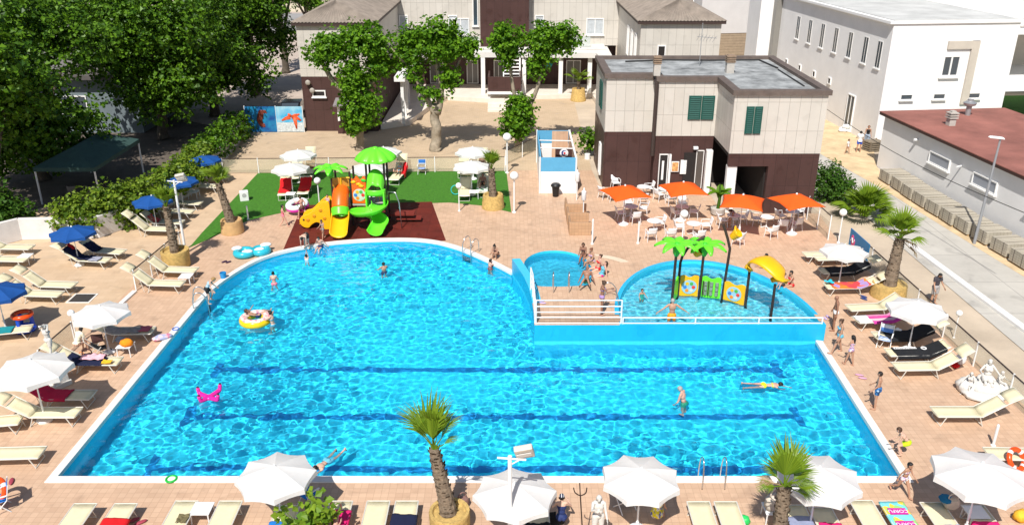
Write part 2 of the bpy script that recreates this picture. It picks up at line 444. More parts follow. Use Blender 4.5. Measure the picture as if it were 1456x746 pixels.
# pale kerb curving round behind the plunge pool
mb = MB(); pts = [at(840, 363), at(862, 365), at(885, 371), at(905, 382)]
for a, b_ in zip(pts, pts[1:]): pass
pth = spline([tuple(p) for p in pts], 5); vs = []
for i, p in enumerate(pth):
    t = (pth[min(i+1, len(pth)-1)]-pth[max(i-1, 0)]).normalized(); nn = V((-t.y, t.x, 0)); vs += [p+nn*.22+V((0,0,.006)), p-nn*.22+V((0,0,.006))]
mb.add(vs, [(2*i, 2*i+1, 2*i+3, 2*i+2) for i in range(len(pth)-1)])
struct(mb, 'pale_kerb_strip', M('pale_stone', (.70, .56, .42), .6, var=.08, vs=2))
# artificial lawn (two wedges) and the rubber mat
lawnm = M('turf_green', (.052, .19, .012), .9, var=.28, vs=5, bump=.8, bs=60)
LAWN = [at(269, 352), at(288, 330), at(324, 292), at(367, 246), at(720, 243), at(727, 302), at(690, 293), at(640, 288), at(455, 294), at(408, 301), at(354, 313), at(318, 330), at(290, 343)]
fill('lawn', [LAWN], .012, lawnm)
PAD = [at(401, 359), at(430, 292), at(614, 287), at(634, 342)]
padin = [V((p.x, p.y)) for p in outer if at(401, 359).x < p.x < at(634, 342).x and p.y > 43]
PADL = [V((p.x, p.y)) for p in PAD[:1]]+[V((PAD[1].x, PAD[1].y)), V((PAD[2].x, PAD[2].y)), V((PAD[3].x, PAD[3].y))]+[p+V((0, .02)) for p in (padin if padin[0].x > padin[-1].x else padin[::-1])]
fill('rubber_mat', [PADL], .016, tilemat('rubber_red', (.135, .018, .010), (.11, .015, .009), (.075, .01, .007), 1.0, .012, .25, .8, ss=.6))
# road, verge, kerb on the right
roadm = tilemat('concrete_road', (.49, .465, .415), (.46, .435, .39), (.33, .31, .28), 3.6, .03, .13, .85, ss=.35, bump=.15)
fill('service_road', [[(22.7, 10), (29.6, 10), (28.0, 28), (26.7, 41), (25.2, 55), (24.2, 62), (23.4, 67), (20.5, 67), (20.5, 52.5), (21.9, 50)]], .02, roadm)
fill('sandy_verge', [[(23.2, 82), (23.2, 70), (24.0, 62), (25.1, 55.2), (26.55, 41), (27.9, 28), (28.5, 28), (27.1, 41.5), (25.8, 55.2), (26.8, 60), (29.2, 67), (29, 82)]], .028, M('sandy_earth', (.60, .45, .27), .95, var=.22, vs=.9, bump=.5, bs=6))
fill('white_verge', [[(25.7, 55.6), (27.0, 41), (28.4, 28), (29.4, 14), (34, 14), (34, 40), (27.0, 60)]], .024, M('chalky_ground', (.62, .59, .56), .9, var=.1, vs=.8))
fill('tarmac_drive', [[(20.4, 66.5), (24.0, 66.5), (23.0, 82), (16, 100), (10, 100), (10, 90), (17.5, 90)]], .02, M('tarmac', (.33, .31, .29), .9, var=.15, vs=.8))
mb = MB()
a, b_ = at(1290, 350), at(1456, 474); d = (b_-a).normalized(); nn = V((d.y, -d.x, 0))
e = a+d*30
mb.add([a, e, e+nn*.34, a+nn*.34], [(0, 1, 2, 3)]); q = MB()
q.prism([tuple(p[:2]) for p in (a, e, e-nn*.36, a-nn*.36)], 0, .17)
struct(q, 'road_kerb', M('kerb_white', (.76, .75, .73), .7, var=.06, vs=1.5), bevel=.02)
# drive on the left of the back building, strip of pavement
fill('tree_drive', [[(-22.5, 70.5), (-18, 70.5), (-17.8, 110), (-24, 160), (-60, 160), (-45, 100), (-30, 75)]], .012, M('drive_paving', (.46, .38, .32), .9, var=.15, vs=.5))
fill('shaded_yard', [[(-60, 44), (-34, 45.9), (-24, 59.2), (-22.6, 70), (-30, 75), (-45, 100), (-90, 100)]], .010, M('yard_earth_shade', (.13, .105, .085), .95, var=.3, vs=.7, bump=.3, bs=8))  # earth colour darkened to carry the shade under the trees
# ------------------------------------------------------------------ buildings
beige = tilemat('beige_cladding', (.575, .54, .485), (.535, .50, .445), (.33, .305, .265), 1.75, .013, .06, .5, wide=.36, vert=True, bump=.3, ss=.5)
brown = tilemat('brown_cladding', (.072, .036, .032), (.064, .032, .028), (.036, .019, .017), 1.8, .012, .12, .5, wide=.42, vert=True, bump=.3, ss=.6)
white_r = M('white_render', (.80, .79, .78), .85, var=.05, vs=.6, bump=.08, bs=20)
dark_in = M('interior_shade_black', (.02, .016, .015), .8)  # near-black colour in place of the shade inside openings
glass = M('window_glass', (.05, .065, .08), .06, spec=.8)
curtain = M('curtain', (.45, .48, .5), .8, var=.15, vs=4)
wframe = M('white_frame', (.78, .77, .75), .5, var=.04, vs=3)
metal_w = M('white_metal', (.78, .78, .77), .4, var=.03, vs=4)
shut = M('green_shutter', (.006, .075, .058), .5, var=.12, vs=5)
felt = M('roof_felt', (.29, .30, .30), .85, var=.6, vs=.8, bump=.2, bs=10)
edge_b = M('parapet_brown', (.13, .10, .085), .7, var=.2, vs=2)
tile_r = M('grey_roof_tile', (.24, .20, .165), .85, var=.25, vs=1.5)
con = M('concrete', (.46, .43, .39), .85, var=.14, vs=2, bump=.15, bs=25)
def bx(mb, x0, x1, y0, y1, z0, z1): return mb.box(((x0+x1)/2, (y0+y1)/2, (z0+z1)/2), (abs(x1-x0), abs(y1-y0), abs(z1-z0)))
def window(p, x, y, z, w, h, face='y', glassm=None, fr=.09, depth=.1, mull=1, sill=True, rot=0, name='window'):
    """frame + glass + sill in a wall whose outside looks towards -Y ('y') or -X ('x'); x,y,z = centre on the wall plane"""
    mb = MB()
    def b(u0, u1, d0, d1, z0, z1, m):
        if face == 'y': bx(m, x+u0, x+u1, y-d1, y-d0, z+z0, z+z1)
        else: bx(m, x-d1, x-d0, y+u0, y+u1, z+z0, z+z1)
    W, H = w/2, h/2
    b(-W, -W+fr, -.02, depth, -H, H, mb); b(W-fr, W, -.02, depth, -H, H, mb); b(-W+fr, W-fr, -.02, depth, H-fr, H, mb); b(-W+fr, W-fr, -.02, depth, -H, -H+fr, mb)
    for k in range(1, mull+1):
        u = -W+w*k/(mull+1); b(u-fr*.4, u+fr*.4, -.02, depth*.9, -H+fr, H-fr, mb)
    f = mb.build(name, wframe, p)
    g = MB(); b(-W+fr*.9, W-fr*.9, -.01, depth*.45, -H+fr*.9, H-fr*.9, g); g.build('pane', glassm or glass, f)
    if sill:
        q = MB(); b(-W-.08, W+.08, 0, depth+.09, -H-.09, -H-.005, q); q.build('sill', wframe, f)
    return f
def hiproof(mb, x0, x1, y0, y1, z, h, ov=.35, ridge=.5):
    x0 -= ov; x1 += ov; y0 -= ov; y1 += ov
    cx = (x0+x1)/2; w = (x1-x0)/2; ra, rb = y0+w*ridge, y1-w*ridge
    # corrugated: many thin courses running down each slope
    def slope(a, b, c, d, n):          # a-b eave, d-c ridge
        a, b, c, d = map(V, (a, b, c, d)); vs = []; fs = []
        for i in range(n+1):
            t = i/n; up = V((0, 0, .07 if i % 2 else 0)); vs += [a.lerp(b, t)+up, d.lerp(c, t)+up]
        fs = [(2*i, 2*i+2, 2*i+3, 2*i+1) for i in range(n)]
        mb.add(vs, fs)
    A, B, C, D = (x0, y0, z), (x1, y0, z), (x1, y1, z), (x0, y1, z); P, Q = (cx, ra, z+h), (cx, rb, z+h)
    slope(A, B, P, P, int((x1-x0)/.14)); slope(B, C, Q, P, int((y1-y0)/.14)); slope(C, D, Q, Q, int((x1-x0)/.14)); slope(D, A, P, Q, int((y1-y0)/.14))
    return A, B, C, D, P, Q

# --- cafe building in front on the right
cf = empty('cafe_building', (12.4, 56, 0), 'flat roofed beige and brown panelled cafe building right behind the orange parasols', 'building')
def local(root): return Matrix.Translation(-V(root.location))
class LB(MB):
    """mesh builder that takes world coordinates and stores them relative to its thing"""
    def __init__(s, root): super().__init__(); s.root = root
    def build(s, name, m, parent=None, **k):
        o = V(s.root.location); s.v = [(p[0]-o.x, p[1]-o.y, p[2]-o.z) for p in s.v]
        return super().build(name, m, parent or s.root, **k)
_MB = MB
def with_root(root):
    """window() and friends build in world coordinates under this root"""
    global MB
    MB = (lambda: LB(root)) if root else _MB
with_root(cf)
FP = [(6.15, 62), (6.15, 55.3), (9.35, 55.3), (9.35, 54.2), (13.2, 54.2), (13.2, 50), (18.75, 50), (18.75, 62)]
m = MB(); m.prism(FP, 3.86, 7.42); m.build('upper_wall', beige)
m = MB(); bx(m, 6.17, 9.37, 55.32, 62, 0, 3.86); bx(m, 9.37, 13.2, 54.22, 62, 0, 3.86); bx(m, 15.7, 18.73, 50.02, 62, 0, 3.86); bx(m, 13.2, 15.7, 56.5, 62, 0, 3.86)
bx(m, 13.22, 15.7, 50.02, 50.3, 3.05, 3.86); m.build('lower_wall', brown)
m = MB(); bx(m, 13.25, 15.68, 50.3, 56.45, 3.6, 3.855); m.build('porch_ceiling', dark_in)  # black underside, porch shade put into the colour
m = MB(); bx(m, 13.25, 15.69, 56.3, 56.48, .0, 3.59); bx(m, 15.6, 15.69, 50.4, 56.3, 0, 3.59); m.build('porch_shade_lining', dark_in)  # thin black sheets added to paint the shade in the porch recess
m = MB(); bx(m, 13.22, 13.82, 50.1, 50.5, 0, 3.04); m.build('column', wframe, bevel=.02)
m = MB(); bx(m, 12.75, 13.15, 53.75, 54.15, 0, 3.0); m.build('column', wframe, bevel=.02)
# parapet + roof
OUT = [(6.0, 62.15), (6.0, 55.15), (9.2, 55.15), (9.2, 54.05), (13.05, 54.05), (13.05, 49.85), (18.9, 49.85), (18.9, 62.15)]
IN = [(6.5, 61.65), (6.5, 55.65), (9.7, 55.65), (9.7, 54.55), (13.55, 54.55), (13.55, 50.35), (18.4, 50.35), (18.4, 61.65)]
m = MB(); n = 8
m.add([(x, y, 7.425) for x, y in OUT]+[(x, y, 7.72) for x, y in OUT]+[(x, y, 7.72) for x, y in IN]+[(x, y, 7.5) for x, y in IN],
      [(i, n+i, n+(i+1) % n, (i+1) % n) for i in range(n)]+[(n+i, 2*n+i, 2*n+(i+1) % n, n+(i+1) % n) for i in range(n)]+[(2*n+i, 3*n+i, 3*n+(i+1) % n, 2*n+(i+1) % n) for i in range(n)]+[tuple(range(n))])
for f in list(m.f): pass
m.build('parapet', edge_b)
m = MB(); m.prism(IN, 7.43, 7.52); rf = m.build('roof', felt)
def chimney(x, y, z, w, h, parent, mat2=None):
    m = MB(); bx(m, x-w/2, x+w/2, y-w/2, y+w/2, z, z+h*.6); c = m.build('chimney', con, parent)
    m = MB()
    for k in range(4): bx(m, x-w*.6, x+w*.6, y-w*.6, y+w*.6, z+h*(.6+.1*k), z+h*(.655+.1*k))
    bx(m, x-w*.4, x+w*.4, y-w*.4, y+w*.4, z+h*.6, z+h*.99); m.build('chimney_cap', M('brick_cap', (.28, .2, .14), .85, var=.2, vs=6), c)
chimney(9.25, 54.6, 7.72, .42, 1.25, cf); chimney(14.4, 56.6, 7.5, .5, 1.2, cf)
m = MB(); m.tube([(9.22, 54.9, 7.4), (9.22, 54.0, 7.35), (9.22, 54.0, 2.6)], .13, 8); m.build('flue_pipe', M('dark_metal', (.05, .035, .03), .5))
m = MB(); m.tube([(12.9, 59.0, 7.5), (12.9, 59.0, 10.4)], .025, 5)
m.tube([(12.6, 59, 9.5), (14.0, 59.3, 9.35)], .018, 4)
for k in range(6): m.tube([(12.7+k*.22, 58.6, 9.75-.03*k), (12.7+k*.22, 59.6, 9.15-.02*k)], .012, 4)
m.build('aerial', M('galvanised', (.42, .43, .44), .45, .6))
m = MB(); m.tube([(8, 60.5, 7.56), (11, 61.2, 7.56), (14, 61.0, 7.56), (17.6, 61.2, 7.56), (18.0, 58, 7.56)], .07, 6); m.tube([(17.9, 52, 7.56), (17.9, 57.5, 7.56)], .05, 6); m.build('roof_pipe', M('black_pipe', (.03, .03, .03), .6))
window_shut = []
def shutter(x0, x1, y, z0, z1, face='y'):
    m = MB(); w = (x1-x0)/2
    for k in range(2):
        a = x0+w*k+.02; b = a+w-.04
        if face == 'y':
            bx(m, a, b, y-.07, y+.01, z0, z1)
            for q in range(int((z1-z0)/.12)): m.box(((a+b)/2, y-.085, z0+.1+q*.12), (w-.2, .02, .075), Euler((R(-25), 0, 0)))
        else:
            bx(m, y-.07, y+.01, a, b, z0, z1)
            for q in range(int((z1-z0)/.12)): m.box((y-.085, (a+b)/2, z0+.1+q*.12), (.02, w-.2, .075), Euler((0, R(25), 0)))
    return m.build('shutter', shut)
shutter(13.95, 14.95, 49.98, 5.1, 6.75); shutter(11.35, 13.05, 54.18, 4.95, 6.5); shutter(57.3, 58.7, 6.13, 4.9, 6.7, 'x')
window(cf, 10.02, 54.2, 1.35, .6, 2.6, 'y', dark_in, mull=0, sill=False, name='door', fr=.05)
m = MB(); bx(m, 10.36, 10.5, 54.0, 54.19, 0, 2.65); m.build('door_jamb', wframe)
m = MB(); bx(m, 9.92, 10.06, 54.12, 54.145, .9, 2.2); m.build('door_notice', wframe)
m = MB(); bx(m, 11.35, 12.1, 54.1, 54.19, .02, 2.75); m.build('doorway_shade_panel', dark_in)  # solid dark slab on the wall, painted as the shade of a doorway
window(cf, 12.4, 54.2, 1.6, .5, 2.6, 'y', M('smoked_glass', (.10, .085, .075), .15), mull=0, sill=False, name='window', fr=.04)
m = MB(); bx(m, 11.15, 11.55, 54.1, 54.18, 1.3, 2.25); 
m.build('notice_board', wframe)
ORPOST = M('orange_print', (.75, .33, .12), .6, var=.6, vs=7)
m = MB(); bx(m, 10.55, 11.05, 54.1, 54.18, 1.45, 2.15); fp = m.build('poster_frame', wframe); m = MB(); bx(m, 10.6, 11.0, 54.085, 54.1, 1.5, 2.1); m.build('poster', ORPOST, fp)
m = MB(); m.box((12.05, 54.05, 3.1), (.3, .22, .16)); m.build('wall_lamp', metal_w)
window(cf, 6.15, 57.2, 1.5, .8, 2.2, 'x', curtain, mull=0, sill=False)

# --- long back building
bb = empty('hotel_building', (-3, 85, 0), 'long beige and brown panelled back building with two hip roofed wings and a colonnade', 'building')
with_root(bb)
m = MB(); bx(m, -17.5, -11.3, 70.6, 88, 4.6, 8.75); m.build('wing_wall', beige)
m = MB(); bx(m, -17.48, -11.32, 70.62, 88, 0, 4.6); m.build('wing_base', brown)
m = MB(); A, B, C, D, P, Q = hiproof(m, -17.5, -11.3, 70.6, 87, 8.95, 1.55); r1 = m.build('roof', tile_r)
m = MB(); bx(m, -17.8, -11.0, 70.3, 87.3, 8.72, 8.96); m.build('eave', M('dark_eave', (.05, .03, .025), .6), r1)
m = MB(); bx(m, 10.6, 17.2, 71.6, 87, 0, 8.75); m.build('wing_wall', beige)
m = MB(); hiproof(m, 10.6, 17.2, 71.6, 87, 8.95, 1.55); r2 = m.build('roof', tile_r)
m = MB(); bx(m, 10.3, 17.5, 71.3, 87.3, 8.72, 8.96); m.build('eave', MATS['dark_eave'], r2)
m = MB(); bx(m, -11.3, 10.6, 87, 97, 4.6, 16); m.build('main_wall', beige)
m = MB(); bx(m, -11.3, 10.6, 88.2, 97, 0, 4.6); m.build('ground_floor_wall', brown)
m = MB(); bx(m, xat(683, 40, 85.4), xat(752, 40, 85.4), 85.2, 88, 4.75, 17); m.build('tower', brown)
m = MB(); m.prism([(-9.6, 88), (-9.9, 78), (-8.9, 78), (-8.0, 83.6), (8.1, 83.0), (8.6, 75.8), (9.4, 75.8), (9.6, 88)], 4.02, 4.5); m.build('canopy', M('canopy_grey', (.62, .60, .57), .7, var=.08, vs=1))
m = MB(); bx(m, -9, 9.2, 84.9, 87, 4.52, 4.75); m.build('balcony_slab', MATS['canopy_grey'])
for xa in (-8.8, 2.1):
    m = MB(); bx(m, xa, xa+5.6, 85.0, 85.04, 4.78, 5.75); m.build('balcony_glass', M('balcony_glass', (.55, .62, .6), .1, alpha=.45))
for px in (687, 745, 797, 838):
    x = xat(px, 110, 83.6); m = MB(); bx(m, x-.2, x+.2, 83.4, 83.8, .5, 4.0); m.build('column', wframe)
for k in range(4):
    m = MB(); y = 71.8+k*2.3; bx(m, -9.45-.12*k, -9.2-.12*k, y, y+.25, .3, 4.0); m.build('column', wframe)
m = MB(); bx(m, -9.9, -9.0, 71.4, 77.99, 4.02, 4.4); m.build('portal_beam', wframe)
m = MB(); m.prism([(-11.2, 71), (-8.9, 72.5), (-7.2, 80.5), (-6.3, 82.6), (-2.0, 81.3), (2.5, 83.0), (7.9, 83.6), (8.3, 76), (9.6, 76), (9.6, 88.2), (-11.2, 88.2)], 0, .48); m.build('platform', M('pale_terrace', (.70, .63, .55), .7, var=.1, vs=.8), bevel=.03)
for px in (574, 644, 767):
    x = xat(px, 33, 87); window(bb, x, 87, zat(33, 87), .9, 1.5, 'y', curtain, mull=0)
for px in (655, 846):
    x = xat(px, 37, 87); window(bb, x, 87, zat(38, 87), 1.75, 1.6, 'y', curtain, mull=1)
window(bb, xat(676, 20, 87), 87, zat(18, 87), .55, 2.6, 'y', glass, mull=0)
for px, w in ((672, 1.2), (709, 1.0), (815, 1.5), (621, 1.4)):
    window(bb, xat(px, 108, 88.2), 88.2, 1.75, w, 2.4, 'y', M('door_glass', (.2, .19, .18), .2), mull=1, sill=False, name='door')
for x, z in ((-16.1, 3.2), (-13.6, 3.2)): window(bb, x, 70.6, z, 1.1, .55, 'y', dark_in, mull=0)
window(bb, 12.4, 71.6, 6.2, .7, 1.6, 'y', dark_in, mull=0)
for y in (74.0, 76.4, 79.0): window(bb, 10.6, y, 6.3, 1.0, 2.6, 'x', curtain, mull=1, sill=False)
m = MB(); bx(m, -14.6, -12.2, 69.7, 70.58, 0, 1.1); h = m.build('serving_hatch', brown)
m = MB(); m.box((-13.4, 69.9, 2.62), (2.7, 1.5, .1), Euler((R(14), 0, 0))); m.build('awning', M('grey_awning', (.22, .2, .2), .7), h)
m = MB(); bx(m, -14.5, -14.3, 69.6, 69.75, 1.1, 2.45); m.build('awning_post', wframe, h)
for z, x in ((4.15, -16.9), (3.5, -16.6)):
    m = MB(); m.ell((x, 70.35, z), (.22, .12, .22)); m.build('siren_lamp', M('grey_lamp', (.35, .32, .28), .4))
m = MB(); m.lathe([(0, .0), (.55, .0), (.55, .06), (0, .06)], 20, mtx=Matrix.Translation((xat(778, 98, 88.1), 88.14, 2.65)) @ Matrix.Rotation(R(90), 4, 'X')); m.build('round_sign', M('teal_sign', (.02, .36, .36), .5, var=.3, vs=3))
with_root(None)
# stair landing in the middle of the court
st = empty('outdoor_staircase', (xat(717, 140, 79.5), 79.5, 0), 'brown landing with a white upper flight and pale lower steps in front of the colonnade', 'staircase')
with_root(st)
X0, X1 = xat(694, 125, 80), xat(741, 125, 80)
m = MB(); bx(m, X0, X1, 79.4, 79.55, 1.55, 2.9); bx(m, X0, X0+.15, 79.55, 82.6, 1.55, 2.9); bx(m, X1-.15, X1, 79.55, 82.6, 1.55, 2.9); m.build('parapet', brown)
m = MB(); bx(m, X0-.05, X1+.05, 79.3, 82.7, 1.3, 1.54); m.build('landing', wframe)
m = MB()
for x in (X0+.1, X1-.1): bx(m, x-.12, x+.12, 79.5, 79.75, .0, 1.3)
m.build('post', wframe)
m = MB()
for k in range(3): bx(m, X0, X0+1.7, 77.6+k*.4, 79.2, .0+k*.2, .2+k*.2)
bx(m, X0, X1, 78.9, 79.25, 0, .95); m.build('lower_step', MATS['pale_terrace'], bevel=.01)
m = MB()
xa, xb = xat(716, 90, 83), xat(739, 90, 83)
for k in range(8): bx(m, xa, xb, 82.4+k*.12, 82.65+k*.12, 1.6+k*.3, 1.68+k*.3)
m.tube([(xa, 82.4, 1.6), (xa, 83.4, 4.1)], .06, 5); m.tube([(xb, 82.4, 1.6), (xb, 83.4, 4.1)], .06, 5)
m.tube([(xb+.05, 82.4, 2.5), (xb+.05, 83.4, 5)], .04, 5); m.build('upper_flight', wframe)
with_root(None)

# --- white building on the right (its own axes, turned a little)
wb = empty('white_building', (28.9, 66, 0), 'large white rendered building with a flat roof and narrow tall windows beside the sandy path', 'building', rz=R(5.7))
def wp(name, m, mm, parent=None, **k): return _MB.build(m, name, mm, parent or wb, **k)
m = MB(); bx(m, 0, 10.2, 0, 22, 0, 9.4); wp('wall', m, white_r)
m = MB(); bx(m, -.35, 10.4, -.12, 22, 9.42, 9.62); wp('roof_edge', m, white_r)
m = MB(); bx(m, .1, 10.1, .2, 21.8, 9.63, 9.68); wp('roof', m, M('flat_roof_grey', (.52, .52, .50), .85, var=.2, vs=.4))
m = MB(); bx(m, -1.9, 9, 22, 25.2, 0, 12); wp('stair_tower', m, white_r)
m = MB(); bx(m, -.6, .0, 21.2, 21.98, .2, 9.2)
wp('stair_glazing', m, M('dark_slats', (.22, .21, .19), .4))
for k in range(7): window(wb, 0, 1.1+k*2.65 if k else 1.5, 6.9, .8, 2.1, 'x', glass, mull=1, fr=.06, depth=.025)
for k in range(4): window(wb, 0, 9.0+k*3.2, 3.4, .6, .6, 'x', dark_in, mull=0, sill=False)
window(wb, 0, 4.6, 1.6, 1.3, 3.0, 'x', M('door_glass_dark', (.08, .085, .085), .15), mull=1, sill=False, name='door')
# front: grey-beige pipe casing, window, low windows
cas = M('casing_beige', (.52, .47, .40), .8, var=.08, vs=1)
m = MB(); bx(m, 6.55, 7.15, -.16, -.005, 3.2, 8.1); bx(m, 4.6, 7.15, -.165, -.005, 7.5, 8.1); wp('pipe_casing', m, cas)
window(wb, 5.15, 0, 6.2, 1.5, 1.7, 'y', glass, mull=1, fr=.16)
for x in (2.0, 4.7, 7.6): window(wb, x, 0, 3.85, 1.0, .45, 'y', glass, mull=0, fr=.06)
# the wing further right, set back, with a portico
pw = empty('portico_building', (44, 72, 0), 'white columned wing with an upper balcony at the right edge behind the red roof', 'building', rz=R(5.7))
with_root(None)
def pp(name, m, mm, parent=None, **k): return _MB.build(m, name, mm, parent or pw, **k)
m = MB(); bx(m, -9, 14, 14, 26, 0, 13); pp('wall', m, white_r)
m = MB(); bx(m, -5, 12, -2.2, 12, 3.6, 4.2); pp('balcony_slab', m, white_r)
m = MB(); bx(m, -4.5, 12, 6, 6.3, 4.2, 8); pp('balcony_wall', m, M('cream_wall', (.62, .56, .48), .8, var=.05, vs=1))
m = MB(); bx(m, -4.6, 12, -1.2, 6.4, 8, 8.5); pp('entablature', m, white_r)
m = MB()
for k in range(9): m.torus((-3.8+k*.95, -1.1, 8.9), .3, .08, 12, 6, Euler((R(90), 0, 0)))
pp('balustrade', m, M('stone_grey', (.5, .46, .42), .8, var=.1, vs=3))
for k in range(4):
    m = MB(); m.lathe([(.32, 4.2), (.32, 4.35), (.24, 4.45), (.21, 7.5), (.33, 7.75), (.33, 8)], 12, c=(-3.4+k*3.2, -.2, 0)); pp('column', m, white_r, smooth='auto')
    m = MB(); bx(m, -4.7+k*4.4, -4.0+k*4.4, -2.0, -1.3, 0, 3.6); pp('pier', m, white_r)
for k in range(3): window(pw, -2.2+k*3.3, 6, 6.2, 1.2, 1.9, 'y', glass, mull=1)
# grass court beyond, with a pale path
fill('court_grass', [[(36, 62), (70, 62), (70, 86), (36, 84)]], .008, M('grass_green', (.06, .19, .02), .9, var=.25, vs=3, bump=.6, bs=40))
fill('court_path', [[(38, 70), (70, 74), (70, 75.6), (38, 71.6)]], .016, M('pale_path', (.66, .62, .58), .9, var=.08, vs=2))

# --- far grey neighbour with the wood boarded ground floor
fg = empty('grey_building', (26, 100, 0), 'pale grey house with brown boarded ground floor, far back between cafe roof and white building', 'building', rz=R(8))
m = MB(); bx(m, -4.6, 4, 0, 14, 4.0, 13); m.build('wall', M('grey_render', (.60, .58, .57), .85, var=.06, vs=.6), fg)
m = MB()
for k in range(13): bx(m, -4.5+.03*(k % 2), 4, .05, 14, k*.31, k*.31+.29)
m.build('boarding', M('brown_boards', (.34, .26, .18), .8, var=.15, vs=3), fg)
for y in (3.2, 7.6): window(fg, -4.6, y, 7.5, .8, 2.2, 'x', M('brown_shutter', (.28, .17, .09), .7), mull=0)
for y in (2.4, 6.2): window(fg, -4.53, y, 1.6, .9, 2.2, 'x', glass, mull=1)
m = MB()
for k in range(9): m.tube([(-5.6, .4+k*.28, 0), (-5.6, .4+k*.28, 1.1)], .025, 4)
m.tube([(-5.6, .3, 1.1), (-5.6, 3, 1.1)], .04, 5); m.build('railing', wframe, fg)

# --- low building with the red roof
rr = empty('red_roof_building', (26.85, 60.2, 0), 'low white outbuilding with a rust red flat roof beside the stacks of pavers', 'building', rz=R(6.3))
m = MB(); bx(m, 0, 9, -34, 0, 0, 3.8); m.build('wall', white_r, rr)
m = MB(); bx(m, -.3, 9.3, -34.3, .3, 3.82, 4.0); m.build('fascia', M('fascia_brown', (.06, .03, .025), .6), rr)
m = MB(); bx(m, -.32, 9.32, -34.32, .32, 4.003, 4.06); m.build('roof', M('rust_roof', (.29, .115, .09), .9, var=.3, vs=.35, bump=.1, bs=30), rr)
for y in (-7.3, -12.0, -17.2, -23):
    window(rr, 0, y, 2.55, 2.3, .75, 'x', M('grey_pane', (.30, .32, .36), .3), mull=0, fr=.07)
def vent(x, y, kind):
    if kind:
        m = MB(); bx(m, x-.22, x+.22, y-.22, y+.22, 4.06, 4.5); c = m.build('chimney', con, rr)
        m = MB()
        for k in range(3): bx(m, x-.3, x+.3, y-.3, y+.3, 4.55+k*.16, 4.63+k*.16)
        bx(m, x-.16, x+.16, y-.16, y+.16, 4.5, 5.05); m.build('chimney_cap', con, c)
    else:
        m = MB(); m.lathe([(.18, 4.06), (.18, 4.7), (.4, 4.8), (.45, 4.95), (.2, 5.1), (.2, 5.2), (0, 5.2)], 12, c=(x, y, 0)); m.build('chimney', M('galvanised', (.42, .43, .44), .45, .6), rr, smooth='auto')
vent(2.3, -4.2, 1); vent(5.2, -1.6, 0)
m = MB(); m.tube([(-.06, -9.6, 2.9), (-.5, -9.8, 2.9)], .05, 6); m.tube([(-.3, -4.5, 3.2), (-.02, -4.5, 3.2)], .1, 8); m.build('wall_spout', metal_w, rr)

# --- left: shaded house behind the trees, gazebo, low white wall
hs = empty('shaded_house', (-38, 70, 0), 'pale house standing in shade behind the gazebo under the plane trees', 'building')
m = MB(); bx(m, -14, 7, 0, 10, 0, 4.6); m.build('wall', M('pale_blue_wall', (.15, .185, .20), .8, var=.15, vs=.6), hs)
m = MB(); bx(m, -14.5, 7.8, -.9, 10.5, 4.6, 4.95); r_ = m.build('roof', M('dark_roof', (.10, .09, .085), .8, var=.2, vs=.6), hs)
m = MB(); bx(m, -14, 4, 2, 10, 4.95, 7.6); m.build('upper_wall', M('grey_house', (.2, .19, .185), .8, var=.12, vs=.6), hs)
window(hs, 1.6, 0, 2.2, 2.2, 1.9, 'y', glass, mull=1); window(hs, -4, 0, 2.2, 2.2, 1.9, 'y', glass, mull=1); window(hs, -9, 0, 2.2, 2.2, 1.9, 'y', glass, mull=1)
m = MB(); bx(m, -3.2, .6, -.06, -.004, 3.85, 4.15); m.build('name_strip', M('yellow_strip', (.55, .35, .03), .6, var=.4, vs=2), hs)
gz = empty('gazebo', (-28.4, 55.2, 0), 'dark green fabric gazebo on white posts over garden tables, left behind the hedge', 'gazebo')
m = MB()
gx, gy, zr, zp = 1.95, 3.5, 2.45, 3.35
e = .25
m.add([(-gx, -gy, zr), (gx, -gy, zr), (gx, gy, zr), (-gx, gy, zr), (0, -gy+1.6, zp), (0, gy-1.6, zp)], [(0, 1, 4), (1, 2, 5, 4), (2, 3, 5), (3, 0, 4, 5)])
m.add([(-gx, -gy, zr), (gx, -gy, zr), (gx, gy, zr), (-gx, gy, zr), (-gx, -gy, zr-e), (gx, -gy, zr-e), (gx, gy, zr-e), (-gx, gy, zr-e)], [(0, 4, 5, 1), (1, 5, 6, 2), (2, 6, 7, 3), (3, 7, 4, 0)])
m.build('canopy', M('gazebo_green', (.045, .095, .085), .8, var=.15, vs=2, trans=.15), gz, solid=.02)
for x in (-gx, gx):
    for y in (-gy, gy):
        m = MB(); m.tube([(x*.97, y*.98, 0), (x*.97, y*.98, 2.4)], .06, 8); m.build('post', metal_w, gz)
lw = empty('garden_wall', (-28.2, 45.7, 0), 'low white garden wall below the hedge on the left', 'wall')
WALLP = [(-36, 37.2), (-28.3, 45.6), (-24.0, 45.9), (-22.6, 48.5), (-21.4, 54), (-21.6, 60), (-22.4, 70)]
for a, b in zip(WALLP, WALLP[1:]):
    a, b = V((*a, 0)), V((*b, 0)); d = b-a; c = (a+b)/2-V(lw.location)
    m = MB(); m.box((c.x, c.y, .65), (d.length+.12, .25, 1.3), Euler((0, 0, math.atan2(d.y, d.x)))); m.build('wall_section', M('whitewash', (.66, .64, .62), .85, var=.12, vs=1.2, bump=.15, bs=12), lw, bevel=.03)
